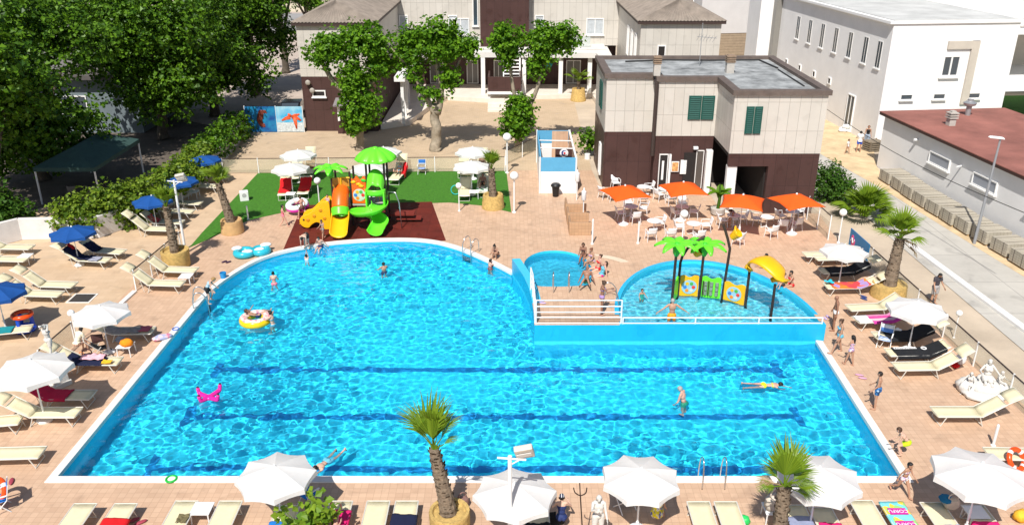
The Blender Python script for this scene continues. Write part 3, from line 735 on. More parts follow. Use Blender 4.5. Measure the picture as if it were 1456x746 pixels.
# ------------------------------------------------------------------ trees, hedges, palms
bark = M('plane_bark', (.30, .25, .185), .9, var=.35, vs=3, bump=.4, bs=8)
bark_d = M('dark_bark', (.10, .08, .06), .9, var=.3, vs=3, bump=.4, bs=8)
leaf_l = leafmat('plane_leaves', (.05, .15, .008), (.19, .38, .018), .42)
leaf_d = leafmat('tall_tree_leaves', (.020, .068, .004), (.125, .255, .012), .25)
leaf_h = leafmat('hedge_leaves', (.06, .13, .010), (.24, .34, .03), .35)
leaf_s = leafmat('shrub_leaves', (.03, .09, .01), (.09, .19, .02), .3)
def leaf(mb, p, nrm, up, sz, fold=.25):
    """one leaf: pointed, folded along its rib"""
    nrm = nrm.normalized(); t = up-nrm*up.dot(nrm)
    if t.length < 1e-4: t = nrm.orthogonal()
    t.normalize(); s = nrm.cross(t)
    a = p-t*sz*.5; b = p+t*sz*.55; l = p+s*sz*.46+nrm*sz*fold+t*sz*.06; r = p-s*sz*.46+nrm*sz*fold+t*sz*.06
    mb.add([a, r, b, l], [(0, 1, 2), (0, 2, 3)])
def foliage(mb, lobes, n, sz, seed, hole=.30, shell=.55, clump=.9):
    r = random.Random(seed)
    tot = sum(l[1][0]*l[1][1]*l[1][2] for l in lobes) or 1
    for c, rad in lobes:
        c = V(c); k = int(n*rad[0]*rad[1]*rad[2]/tot)
        i = 0; tries = 0
        while i < k and tries < k*8:
            tries += 1
            d = V((r.gauss(0, 1), r.gauss(0, 1), r.gauss(0, 1))).normalized()
            q = r.random()**(shell)
            w = 1+.34*noise.noise(V((d.x*2.2+seed, d.y*2.2, d.z*2.2)))+.16*noise.noise(V((d.x*5, d.y*5+seed, d.z*5)))
            p = c+V((d.x*rad[0], d.y*rad[1], d.z*rad[2]))*q*w
            if noise.noise(p*clump+V((seed, 0, 0)))*.5+.5 < hole: continue
            nm = (d*.7+V((r.gauss(0, .4), r.gauss(0, .4), .5+r.gauss(0, .35))))
            for _ in range(6):      # a spray of leaves round a twig end
                q2 = p+V((r.gauss(0, 1), r.gauss(0, 1), r.gauss(0, .55)))*sz*.75
                leaf(mb, q2, nm+V((r.gauss(0, .35), r.gauss(0, .35), r.gauss(0, .35))), V((r.gauss(0, 1), r.gauss(0, 1), -.3)), sz*(.6+.7*r.random()))
            i += 6
def limb(mb, pts, r0, r1, seed=0, seg=9):
    q = spline(pts, 5); n = len(q); rr = []
    out = []
    for i, p in enumerate(q):
        t = i/(n-1); rr.append((r0+(r1-r0)*t)*(1+.07*noise.noise(V((i*.9, seed, 0)))+(.35*max(0, 1-i/3)**2 if r0 > .24 else 0)))
        out.append(p+V((noise.noise(V((i*.35, seed, 1))), noise.noise(V((i*.35, seed, 7))), 0))*r0*.5)
    mb.tube(out, rr, seg)
def tree(name, loc, trunk, limbs, lobes, nleaf, sz, seed, label, bk=bark, lf=leaf_l, group=None, hole=.3, shell=.5, clump=.9):
    t = empty(name, loc, label, 'tree', group=group)
    m = MB(); limb(m, *trunk, seed=seed, seg=12); m.build('trunk', bk, t, smooth=True)
    for i, l in enumerate(limbs):
        m = MB(); limb(m, *l, seed=seed+i+3); m.build('limb', bk, t, smooth=True)
    if name == 'plane_tree': lobes = [((c[0]*.95, c[1], c[2]), (q[0]*.86, q[1]*.9, q[2])) for c, q in lobes]
    m = MB(); foliage(m, lobes, nleaf, sz, seed, hole, shell, clump); m.build('crown', lf, t)
    return t
# three pollarded planes in the court
g = at(512, 213)
tree('plane_tree', g, ([(0, 0, 0), (.1, .1, 1.4), (.2, .2, 3.2), (.0, .2, 5.2)], .32, .2), [([(.1, .2, 3.6), (-1.6, .1, 5.2), (-2.6, 0, 7.2)], .26, .14), ([(.1, .2, 3.8), (1.4, .4, 5.6), (1.9, .5, 8.0)], .26, .14)],
     [((-1.7, -.2, 7.9), (1.9, 1.7, 1.35)), ((.9, .0, 8.3), (2.2, 1.9, 1.5)), ((.1, -.5, 5.6), (1.7, 1.6, 1.8)), ((.5, -.6, 3.4), (2.0, 1.6, 1.6)), ((2.3, .2, 6.9), (1.5, 1.5, 1.5)), ((-.3, -.7, 2.2), (1.1, 1, .9)), ((-2.9, 0, 7.4), (1.0, 1, .9))], 9000, .28, 3,
     'pollarded plane tree with dense foliage almost down to the ground, beside the brown wing', group='plane trees in the court', hole=.33)
g = at(620, 214)
tree('plane_tree', g, ([(0, 0, 0), (.05, 0, 1.2), (.0, .1, 2.6), (.1, 0, 3.6)], .40, .34), [([(-.1, 0, 3.0), (-.8, .1, 4.6), (-1.8, 0, 6.4), (-3.2, -.1, 8.0)], .24, .1), ([(.15, 0, 3.0), (.6, .1, 4.6), (.3, 0, 6.6), (.3, .1, 8.4)], .27, .12), ([(.45, .1, 4.6), (1.5, .2, 6.0), (2.3, .1, 7.6)], .16, .08)],
     [((.2, -.1, 8.5), (2.3, 2, 1.6)), ((1.9, 0, 7.9), (1.7, 1.6, 1.4)), ((-1.9, -.1, 8.1), (1.5, 1.4, 1.5)), ((-1.6, -.2, 6.4), (1.0, .9, 1.1)), ((1.3, -.3, 6.0), (.9, .9, 1.6)), ((.1, -.35, 3.9), (.75, .6, 1.0)), ((-.8, -.3, 4.6), (.7, .6, .6)), ((2.9, .0, 8.0), (.9, .9, .8))], 7400, .28, 11,
     'plane tree with a thick bare forked trunk and a flat crown, middle of the court', group='plane trees in the court', hole=.33)
g = at(737, 215)
tree('plane_tree', g, ([(0, 0, 0), (.0, 0, 1.0), (.05, .05, 1.8), (.0, .05, 2.6)], .30, .26), [([(-.1, 0, 2.3), (-.3, 0, 4.2), (-.8, 0, 7.4)], .2, .1), ([(.2, 0, 2.3), (1.2, .1, 4.2), (2.0, .1, 7.4)], .22, .11)],
     [((-.9, -.1, 8.5), (1.45, 1.4, 1.5)), ((2.0, 0, 8.4), (1.7, 1.5, 1.5)), ((3.6, 0, 8.6), (1.3, 1.2, 1.2)), ((1.5, -.1, 6.6), (1.0, .9, 1.0)), ((-.9, -.1, 7.0), (.8, .8, .7)), ((-.1, -.3, 2.7), (1.75, 1.5, 1.5)), ((.1, -.4, 3.8), (1.0, 1.0, .8)), ((-.3, -.4, 1.7), (1.2, 1.1, .6))], 7400, .28, 23,
     'plane tree with two separate round heads and a leafy collar low on its trunk', group='plane trees in the court', hole=.33)
# tall shady trees on the left
def big(px, py, Y, rx, rz, seed, n, label, zc=None, extra=()):
    x = xat(px, py, Y); z = zc if zc else zat(py, Y)
    r = random.Random(seed); lobes = []
    for k in range(9):
        a = 2*PI*k/9+r.random(); q = .55+.25*r.random()
        lobes.append(((math.cos(a)*rx*q, math.sin(a)*rx*q*.9, z+rz*(r.random()*1.1-.55)), (rx*.52, rx*.5, rz*.40)))
    lobes += [((0, 0, z+rz*.55), (rx*.6, rx*.6, rz*.5)), ((0, 0, z-rz*.3), (rx*.62, rx*.6, rz*.5))]+list(extra)
    lim = [([(0, 0, z*.35), (math.cos(a)*rx*.25, math.sin(a)*rx*.25, z*.7), (math.cos(a)*rx*.5, math.sin(a)*rx*.5, z*1.05)], .2, .08) for a in (.4, 2.1, 3.6, 5.2)]
    return tree('tall_tree', (x, Y, 0), ([(0, 0, 0), (.1, 0, 2), (0, .1, z*.5), (.1, 0, z)], .42, .2), lim, lobes, int(n*2.1), .31, seed, label, bark_d, leaf_d, 'tall trees on the left', hole=.36, shell=.45, clump=.75)
big(30, 110, 57, 5.0, 6.0, 5, 9500, 'huge dark tree filling the upper left corner beside the gazebo', extra=[((.5, -2.2, 3.2), (3.6, 2.4, 2.2)), ((-2, -1.5, 2.6), (2.6, 2.4, 2.0))])
big(-48, 95, 48.5, 4.4, 5.0, 4, 6500, 'tall tree at the left edge, its crown mostly outside the view', zc=8.6)
big(212, 70, 68, 5.6, 6.5, 6, 10500, 'wide leafy tree overhanging the hedge right behind the gazebo', extra=[((1.6, -2.6, 3.4), (2.6, 2.0, 1.6)), ((3.6, -2.0, 4.6), (2.4, 2.2, 2)), ((-.5, -2.4, 5), (2.6, 2, 2))])
big(292, 66, 76, 4.6, 6.0, 8, 8000, 'tall tree above the sea life banner, second from the drive', extra=[((-.5, -2.5, 4.0), (3.0, 2.2, 2.0)), ((2.2, -2, 4.6), (2.2, 2, 1.8))])
big(352, 40, 85, 4.6, 5.6, 9, 7500, 'tall tree on the shaded drive next to the brown wing', zc=7.8)
big(398, 22, 97, 4.2, 5.0, 10, 6000, 'furthest tall tree of the row along the shaded drive', zc=10.6)
big(120, 12, 84, 6.0, 4.6, 12, 6500, 'tall tree standing behind the shaded house')
big(435, 8, 125, 4.0, 3.6, 14, 3500, 'pale green round tree far down the drive', zc=6.5)
for px, py, l in ((362, 165, 'slim dark trunk'), ):
    pass
# hedge and plants on the wall
def mass(name, lobes, n, sz, seed, label, cat, lf, loc, stems=3, hole=.22):
    o = empty(name, loc, label, cat)
    m = MB(); foliage(m, lobes, n, sz, seed, hole, .4, 1.6); m.build('foliage', lf, o)
    m = MB(); r = random.Random(seed)
    for c, rad in lobes[:stems]: m.tube([(c[0], c[1], 0 if loc[2] < .5 else -.4), (c[0]+.05, c[1], c[2])], [.05, .03], 6)
    m.build('stem', bark_d, o); return o
hp = spline([(-25.6, 46.3, 1.5), (-24.2, 47.0, 1.9), (-22.3, 49.2, 1.8), (-21.6, 53.2, 1.8), (-22.0, 57.8, 1.7)], 4)
o = V(hp[8])*1; o.z = 0
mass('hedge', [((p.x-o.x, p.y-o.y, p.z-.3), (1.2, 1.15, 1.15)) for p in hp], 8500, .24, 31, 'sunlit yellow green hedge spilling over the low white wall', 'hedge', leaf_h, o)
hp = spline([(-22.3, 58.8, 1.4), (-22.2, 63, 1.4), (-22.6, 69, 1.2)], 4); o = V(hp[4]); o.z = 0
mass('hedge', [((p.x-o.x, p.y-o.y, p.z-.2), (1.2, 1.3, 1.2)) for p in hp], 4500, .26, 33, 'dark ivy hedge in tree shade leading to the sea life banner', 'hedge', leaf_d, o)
mass('creeper', [((0, 0, 1.0), (.5, .22, .5)), ((.9, .05, .8), (.35, .2, .7)), ((2.3, 1.6, .6), (.3, .5, .9)), ((2.9, 3, .7), (.35, .6, .9))], 900, .17, 35, 'creeper trailing down the white wall behind the blue parasol', 'plant', leaf_h, (-25.1, 45.66, 0), stems=2)
g = at(12, 300); mass('shrub', [((0, 0, 1.6), (2.0, 1.6, 1.5)), ((1.2, .4, 1.0), (1.3, 1.2, 1.0))], 2200, .28, 37, 'bright green shrub at the left edge above the white wall', 'shrub', leaf_s, (-30.6, 46.6, 0))
g = at(1175, 285); mass('shrub', [((0, 0, 1.3), (1.35, 1.3, 1.25)), ((.7, -.5, .9), (1.0, 1, .9))], 3600, .17, 39, 'clipped round dark green shrub by the corner of the cafe', 'shrub', leaf_s, g, hole=.1)
mass('shrub', [((0, 0, 3.4), (3, 2.5, 2.6)), ((2, 0, 2.6), (2.2, 2, 2))], 1500, .5, 41, 'dark green tree top behind the right hip roof', 'shrub', leaf_d, (21.5, 130, 0))
g = at(835, 222)
mass('shrub', [((0, 0, 1.5), (.75, .7, .75)), ((.2, .1, .8), (.45, .4, .5))], 420, .26, 43, 'small leafy sapling in a white pot beside the cafe wall', 'plant', leaf_l, g)

# fan palms
palm_bark = M('palm_bark', (.20, .15, .105), .95, var=.4, vs=6, bump=.8, bs=14)
fan1 = leafmat('fan_leaf', (.07, .16, .012), (.20, .30, .02), .35)
dry = leafmat('dry_leaf', (.30, .2, .09), (.42, .30, .15), .3)
straw = M('straw_wrap', (.56, .38, .13), .9, var=.28, vs=7, bump=.8, bs=30)
def fan(L, spread, droop, nseg, seed):
    """fan blade lying along +Y from the hub at the origin, rib side up"""
    r = random.Random(seed); m = _MB()
    for k in range(nseg):
        t = (k/(nseg-1)-.5)*2; a = t*spread
        ln = L*(1-.28*t*t)*(.92+.16*r.random()); d = V((math.sin(a), math.cos(a), 0)); s = V((math.cos(a), -math.sin(a), 0)); w = ln*.62*spread/nseg*1.15
        cup = .22*abs(t)*ln
        h = V((0, 0, 0)); mid = d*ln*.6+V((0, 0, .10*ln-droop*.2*ln+cup*.5)); tip = d*ln+V((0, 0, cup-droop*ln*(.6+.5*r.random())))+s*ln*r.uniform(-.05, .05)
        rg = V((0, 0, w*.55))
        m.add([h, mid+s*w-rg*.3, mid+rg, mid-s*w-rg*.3, tip], [(0, 1, 2), (0, 2, 3), (1, 4, 2), (2, 4, 3)])
    return m
def palm(loc, H, r0, r1, lean, fronds, L, pet, seed, label, planter=None, name='fan_palm', group=None, sp=62):
    """fronds: list of (azimuth deg, elevation deg)"""
    p = empty(name, loc, label, 'palm', group=group); r = random.Random(seed)
    top = V((lean[0], lean[1], H)); m = MB()
    if H > .3:
        q = spline([(0, 0, 0), (lean[0]*.2, lean[1]*.2, H*.35), (lean[0]*.7, lean[1]*.7, H*.75), tuple(top)], 8); n = len(q)
        m.tube(q, [(r0+(r1-r0)*(i/(n-1))**.7)*(1+.06*(i % 2)) for i in range(n)], 12)
        for i in range(int(H*75)):           # old leaf bases
            t = r.random()*.97; c = q[int(t*(n-1))]; a = r.random()*2*PI; rad = (r0+(r1-r0)*t**.7)*1.0
            d = V((math.cos(a), math.sin(a), 0)); s = V((-d.y, d.x, 0)); b = c+d*rad*.86
            m.add([b+s*.055, b-s*.055, b-s*.03+d*.075+V((0, 0, .13)), b+s*.03+d*.075+V((0, 0, .13))], [(0, 1, 2, 3), (3, 2, 1, 0)])
        m.build('trunk', palm_bark, p)
    for i, f in enumerate(fronds):
        az, el = R(f[0]), R(f[1]); l = L*(f[2] if len(f) > 2 else 1); mt = dry if (len(f) > 3) else fan1
        d = V((math.sin(az)*math.cos(el), math.cos(az)*math.cos(el), math.sin(el)))
        pl = pet*(.8+.4*r.random()); hub = top+d*pl+V((0, 0, -.06*pl))
        fm = fan(l, R(sp), .10+.25*max(0, math.cos(el)), 17, seed*31+i)
        side = d.cross(V((0, 0, 1))); side = side.normalized() if side.length > .05 else V((1, 0, 0)); up = side.cross(d)
        M3 = Matrix((side, d, up)).transposed().to_4x4()
        m = _MB(); m.v = [tuple(hub+M3 @ V(v)) for v in fm.v]; m.f = fm.f; m.mi = fm.mi
        m.tube([top+V((0, 0, -.05)), top+d*pl*.5, hub+d*.02], [.03, .022, .014], 5)
        m.build('frond', mt, p)
    if planter: planter(p)
    return p
def cone_planter(h, ra, rb, mt=None):
    def f(p):
        m = MB(); prof = [(ra*.9, 0)]
        for k in range(9): prof.append((ra+(rb-ra)*k/8+.025*(k % 2), h*k/8))
        prof += [(rb*.85, h-.02), (rb*.8, h*.85), (0, h*.85)]
        m.lathe(prof, 22); m.build('planter', mt or straw, p, smooth='auto')
    return f
rr_ = random.Random(2)
def crown(n, lo, hi, seed):
    r = random.Random(seed); return [(i*137.5+r.uniform(-12, 12), lo+(hi-lo)*(i/(n-1))**.8, .85+.3*r.random()) for i in range(n)]
palm(at(252, 378), 3.3, .27, .17, (-.12, .15), crown(8, 45, 85, 4), .85, .45, 51, 'fan palm in a straw wrapped planter beside the left lamp post', cone_planter(.95, .68, .72), group='fan palms')
palm(at(331, 330), 3.0, .34, .15, (-.5, .1), crown(8, 20, 80, 5), .8, .5, 52, 'fan palm with a bulging trunk in a two tier clay planter at the lawn edge', cone_planter(.8, .66, .6, M('clay_planter', (.52, .33, .15), .85, var=.15, vs=3)), group='fan palms')
palm(at(701, 298)+V((0, .4, 0)), 2.5, .30, .17, (-.1, .2), crown(6, 50, 85, 6), .85, .45, 53, 'young fan palm in a large straw planter beside the white parasols on the lawn', cone_planter(.9, .72, .62), group='fan palms')
palm(at(1262, 420), 3.0, .38, .2, (.12, .1), crown(10, 0, 80, 7)+[(75, -25, .8, 1), (100, -40, .7, 1)], .95, .55, 54, 'fan palm in a broad straw planter beside the glass fence on the right', cone_planter(.7, .85, .8), group='fan palms')
palm(at(640, 752), zat(642, 21.1), .33, .15, (-.42, .2), [(-72, 55, 1.0), (-66, 60, .85), (20, 85, 1.25), (70, 76, 1.15), (80, 58, .85), (0, 82, 1.1), (95, 35, .45), (200, 80, .9)], 1.3, .42, 55, 'foreground fan palm with few upright fronds and a shaggy trunk', cone_planter(.75, .6, .62), group='fan palms', sp=36)
palm(V((xat(1113, 730, 19.75), 19.75, 0)), zat(697, 19.75), .24, .17, (.0, .2), [(-12, 78, 1.25), (25, 72, 1.1), (55, 62, 1.0), (-60, 45, .7), (75, 35, .8), (110, 15, .75), (-100, 10, .6), (160, 45, .7), (-75, 12, .6, 1), (100, -15, .5)], 1.0, .36, 56, 'foreground fan palm standing in front of a white parasol on the right', cone_planter(.7, .55, .6), group='fan palms', sp=48)
palm(at(822, 143), 1.9, .2, .13, (0, 0), crown(8, 10, 70, 9), .95, .6, 57, 'small palm in a tapered straw pot at the end of the platform', cone_planter(1.2, .75, .6), group='fan palms')
palm(at(1228, 312), .25, .3, .3, (0, 0), [(a*137.5, 12+58*((a % 9)/8), .9+.2*((a*7) % 5)/5) for a in range(26)], 1.25, .95, 58, 'bushy trunkless fan palm sprawling between the fence and the road', None, name='dwarf_palm')
# banana plant in a pot
bp = empty('banana_plant', at(1020, 305), 'large leaved banana plant in a round grey pot at the cafe entrance', 'plant')
m = MB(); m.lathe([(.3, 0), (.42, .1), (.46, .45), (.4, .5), (.36, .42), (0, .42)], 18); m.build('pot', con, bp, smooth='auto')
m = MB(); m.tube([(0, 0, .4), (.05, 0, 1.2), (.0, .1, 1.9)], [.12, .09, .05], 8); m.build('stem', leaf_s, bp)
for k, (az, el, l) in enumerate([(20, 75, 1.3), (80, 50, 1.2), (-60, 45, 1.2), (150, 35, 1.1), (-130, 30, 1.0), (-100, 8, .8), (60, 10, .8)]):
    a, e = R(az), R(el); d = V((math.sin(a)*math.cos(e), math.cos(a)*math.cos(e), math.sin(e))); s = V((math.cos(a), -math.sin(a), 0)); o = V((0, 0, 1.0+.09*k % .8))
    m = MB()
    m.grid(lambda u, v: o+d*l*v+V((0, 0, -.35*l*v*v))+s*(u-.5)*.46*math.sin(PI*min(.97, .06+v*.94))**.6+V((0, 0, abs(u-.5)*.16)), 2, 8)
    m.build('leaf', leaf_l, bp, smooth=True)
# leafy plant poking up at the bottom
gp = empty('vine_plant', (-6.15, 20.4, 0), 'broad leaved plant poking up below the white parasol at the bottom', 'plant')
m = MB(); r = random.Random(77)
stems = []
for k in range(9):
    a = r.random()*2*PI; t = V((math.cos(a)*1.0*r.random()-.1, math.sin(a)*.5*r.random(), .9+.55*r.random())); stems.append(t); m.tube([(0, 0, 0), t*.5+V((.05, 0, .1)), t], [.03, .02, .008], 5)
m.tube([(0, 0, 0), (.1, .1, 1.1), (.2, .25, 1.9)], [.04, .03, .01], 5); stems.append(V((.2, .25, 1.9)))
m.build('stem', M('green_stem', (.12, .2, .03), .6), gp)
m = MB()
for t in stems:
    for q in range(20):
        u = .35+.65*r.random(); p = t*u+V((r.gauss(0, .16), r.gauss(0, .14), r.gauss(0, .12)))
        leaf(m, p, V((r.gauss(0, .6), r.gauss(-.3, .6), 1)), V((r.gauss(0, 1), r.gauss(0, 1), -.4)), .19+.12*r.random(), .12)
m.build('foliage', leafmat('vine_leaf', (.10, .22, .015), (.26, .38, .03), .4), gp)
# ------------------------------------------------------------------ loungers, parasols, chairs, tables, fences, lamps
cream = M('cream_mesh', (.70, .63, .42), .75, var=.05, vs=6, bump=.1, bs=200)
frame_m = M('lounger_frame', (.66, .64, .58), .4, .1)
plastic_w = M('white_plastic', (.78, .78, .78), .4, var=.03, vs=5)
canv_w = M('white_canvas', (.80, .795, .78), .85, var=.04, vs=2.5, bump=.12, bs=8, trans=.3)
canv_b = M('blue_canvas', (.006, .075, .30), .8, var=.12, vs=3, trans=.12)
canv_o = M('orange_canvas', (.90, .135, .010), .8, var=.07, vs=2, bump=.1, bs=5, trans=.25)
SEATY, SEATZ, FOOT, BACKL, LW = -.55, .42, 1.12, .92, .76
def prof(s, back):
    """s metres along the bed from the hinge (+ towards the feet)"""
    if s >= 0: return V((0, SEATY+s, SEATZ))
    return V((0, SEATY+s*math.cos(R(back)), SEATZ-s*math.sin(R(back))))
LCACHE = {}
def lounger(px, py, rz, back, flap, label, group='sun loungers round the pool', z=0, mt=None, loc=None):
    key = (back, flap, mt.name if mt else '')
    if key not in LCACHE:
        p = empty('sun_lounger', (0, 0, 0), 'cream sun lounger', 'sun lounger'); fab = mt or cream
        m = MB(); L = FOOT-SEATY
        m.grid(lambda u, v: prof(v*L, back)+V(((u-.5)*(LW-.06), 0, -.035*(1-(2*u-1)**2))), 4, 6); m.build('seat', fab, p, smooth=True, solid=.012)
        m = MB(); m.grid(lambda u, v: prof(-v*BACKL, back)+V(((u-.5)*(LW-.06), 0, -.03*(1-(2*u-1)**2))), 4, 5); m.build('backrest', fab, p, smooth=True, solid=.012)
        m = MB(); w = LW/2-.02
        m.tube([(w, SEATY-.02, SEATZ), (w, FOOT-.02, SEATZ), (-w, FOOT-.02, SEATZ), (-w, SEATY-.02, SEATZ)], .022, 6)
        m.build('frame', frame_m, p)
        m = MB(); a, b = prof(0, back), prof(-BACKL, back); X = V((w, 0, 0))
        m.tube([a+X, b+X, b-X, a-X], .02, 6); m.build('back_frame', frame_m, p)
        for y, dy in ((FOOT-.35, .18), (SEATY+.1, -.16)):
            m = MB(); m.tube([(w*.96, y, SEATZ), (w*.96, y+dy, .02), (-w*.96, y+dy, .02), (-w*.96, y, SEATZ)], .02, 6); m.build('leg', frame_m, p)
        m = MB(); m.tube([V((0, SEATY-.25, .03))+X*.9, prof(-.5, back)+X*.9], .014, 5); m.build('prop', frame_m, p)
        if flap is not None:
            m = MB(); d = V((0, -math.cos(R(flap)), math.sin(R(flap)))); o = b+V((0, -.02, .05))
            m.grid(lambda u, v: o+d*(.06+v*.55)+V(((u-.5)*(LW-.04), 0, .03*math.sin(PI*v))), 3, 4)
            f = m.build('sunshade', fab, p, smooth=True, solid=.012)
            m = MB(); e = o+d*.62
            m.tube([prof(-.55, back)+X*1.03, o+d*.05+X*1.03, e+X*1.03, e-X*1.03, o+d*.05-X*1.03, prof(-.55, back)-X*1.03], .013, 5); m.build('sunshade_frame', frame_m, f)
        LCACHE[key] = Proto(p)
    L_ = at(px, py, SEATZ) if loc is None else V(loc); L_.z = z
    o = LCACHE[key].put(L_, R(rz), label, group)
    return o, back
def cloth(name, lo, s0, s1, u0, u1, mt, label, cat='towel', drop=.0, seed=1, lift=.02, wr=.03):
    """a towel or cover lying on a lounger, s along the bed, u across (-.5 .. .5); drop = overhang at the sides"""
    o, back = lo; m = MB()
    def f(u, v):
        s = s0+(s1-s0)*v; uu = u0+(u1-u0)*u; x = uu*LW; z = 0
        if abs(uu) > .5:
            z = -(abs(uu)-.5)*LW*.92; x = math.copysign(.5*LW+.02+(abs(uu)-.5)*LW*.15, uu)
        edge = .05*noise.noise(V((u*3+seed, v*3, 1)))
        p = prof(s+edge, back); nz = noise.noise(V((uu*4+seed, s*3.5, seed)))*wr
        return V((x+edge*.5, p.y, p.z+z+lift+abs(nz)))
    m.grid(f, 14, 22)
    c = m.build(name, mt, loc=o.location, smooth=True, solid=.01); c.rotation_euler = o.rotation_euler
    return tag(c, label, cat)
def fab(name, col, var=.12, vs=4): return M(name, col, .95, var=var, vs=vs, bump=.2, bs=60)
# heading: rotation that turns the foot end (+Y) ; -90 = feet to the right, 90 = feet to the left, 180 = feet to the viewer
LR, LL, LU, LD = -90, 90, 0, 180
RZ = {}
RZ['a'] = lounger(18, 351, LR-3, 25, None, 'cream lounger at the left edge, the back one of the pair nearest the white wall')
RZ['b'] = lounger(10, 368, LR-3, 25, None, 'cream lounger at the left edge with a little white table at its far side')
RZ['c'] = lounger(76, 404, LR-4, 38, 25, 'empty lounger with raised sunshade left of the square floor grate, back one of two')
RZ['d'] = lounger(56, 417, LR-4, 38, 25, 'empty lounger with raised sunshade left of the square floor grate, front one of two')
RZ['e'] = lounger(128, 368, LR-8, 35, 20, 'lounger with navy cover and striped cushion under the blue parasol by the white wall')
RZ['f'] = lounger(150, 356, LR-12, 35, None, 'shaded lounger behind the navy covered one under the blue parasol')
RZ['g'] = lounger(6, 470, LR+14, 20, None, 'lounger with a turquoise towel at the left edge beside the ring toss toy')
RZ['h'] = lounger(182, 470, LR+2, 20, None, 'shaded lounger with a crumpled grey pink wrap behind the white parasol on the left')
RZ['i'] = lounger(133, 513, LR, 30, 30, 'lounger with a navy towel and pink dress between two white parasols on the left')
RZ['j'] = lounger(92, 561, LR, 38, None, 'lounger with a crimson towel under the white parasol at the left')
RZ['k'] = lounger(70, 586, LR, 30, 20, 'bare lounger with sunshade in front of the crimson towel lounger')
RZ['l'] = lounger(-16, 600, LR+10, 35, 15, 'lounger cut off by the left edge in front of the white parasol')
RZ['m'] = lounger(14, 644, LR+3, 25, None, 'half shaded lounger at the left edge beside the palm shadow')
RZ['n'] = lounger(250, 383, LR-4, 40, 28, 'empty lounger beside the left palm planter, back one of two by the glass fence')
RZ['o'] = lounger(230, 402, LR-4, 40, 28, 'empty lounger near the pool arc, front one of two by the glass fence')
RZ['p'] = lounger(222, 325, LR-5, 42, 35, 'lounger with a high sunshade left of the palm trunk, nearest in the hedge row')
RZ['q'] = lounger(234, 315, LR-5, 40, None, 'lounger with red and teal things under the nearest blue parasol by the hedge')
RZ['r'] = lounger(250, 300, LR-5, 25, None, 'sunny lounger between two blue parasols behind the left palm head')
RZ['s'] = lounger(262, 288, LR-5, 25, None, 'shaded lounger under the middle blue parasol of the row by the hedge')
RZ['t'] = lounger(290, 264, LR-6, 35, 35, 'pale lounger with a folded sunshade between the middle and far blue parasols')
RZ['u'] = lounger(303, 250, LR-8, 45, 38, 'far lounger under the furthest blue parasol by the back fence')
gl = 'loungers on the lawn'
RZ['la'] = lounger(405, 270, LD+8, 35, 70, 'lawn lounger with a red towel, left one of the two red ones', gl)
RZ['lb'] = lounger(433, 268, LD+5, 30, None, 'lawn lounger with a red towel, the right red one beside the globe lamp', gl)
RZ['lc'] = lounger(420, 247, LD+5, 35, None, 'lawn lounger at the back left under the overlapping white parasols', gl)
RZ['ld'] = lounger(440, 240, LD+5, 40, 70, 'lawn lounger with a brown patterned towel by the back glass fence', gl)
RZ['le'] = lounger(661, 271, LD, 35, 40, 'front left lawn lounger under the white parasols beside the straw planter', gl)
RZ['lf'] = lounger(686, 266, LD, 35, 40, 'front right lawn lounger under the white parasols with a tanned sunbather', gl)
RZ['lg'] = lounger(659, 240, LD, 35, 40, 'back left lawn lounger under the furthest white parasol near the planter palm', gl)
RZ['lh'] = lounger(685, 238, LD, 35, 40, 'back right lawn lounger under the furthest white parasol near the planter palm', gl)
RZ['li'] = lounger(565, 249, LD-8, 35, 60, 'lawn lounger with a red cloth behind the green slide tower', gl)
RZ['ra'] = lounger(1188, 366, LL+4, 25, None, 'cream lounger half under the white parasol that stands before the blue banner')
RZ['rb'] = lounger(1172, 361, LL+4, 30, None, 'furthest cream lounger on the right side, just behind the white parasol pole')
RZ['rc'] = lounger(1196, 384, LL+6, 25, 20, 'lounger with a black towel in the shade of the parasol by the blue banner')
RZ['rd'] = lounger(1205, 406, LL+2, 22, 25, 'lounger with an orange red beach towel left of the palm planter')
RZ['re'] = lounger(1238, 436, LL+6, 35, None, 'empty cream lounger just in front of the right palm planter')
RZ['rf'] = lounger(1250, 453, LL+6, 30, None, 'lounger with a pink magenta towel under the white parasol on the right')
RZ['rg'] = lounger(1278, 476, LL+3, 25, 25, 'lounger with black towel under the right parasol beside the blue striped chair')
RZ['rh'] = lounger(1298, 500, LL+2, 25, None, 'lounger covered with a black lettered towel on the right side')
RZ['ri'] = lounger(1310, 520, LL+2, 30, 35, 'bare lounger in front of the black lettered towel, red bag at its head')
RZ['rj'] = lounger(1370, 585, LL, 33, 28, 'single empty lounger with sunshade beside the white figure group')
RZ['rk'] = lounger(1450, 645, LL-2, 30, None, 'grey shaded lounger cut off by the right edge behind the life ring')
gb = 'loungers along the near edge of the pool'
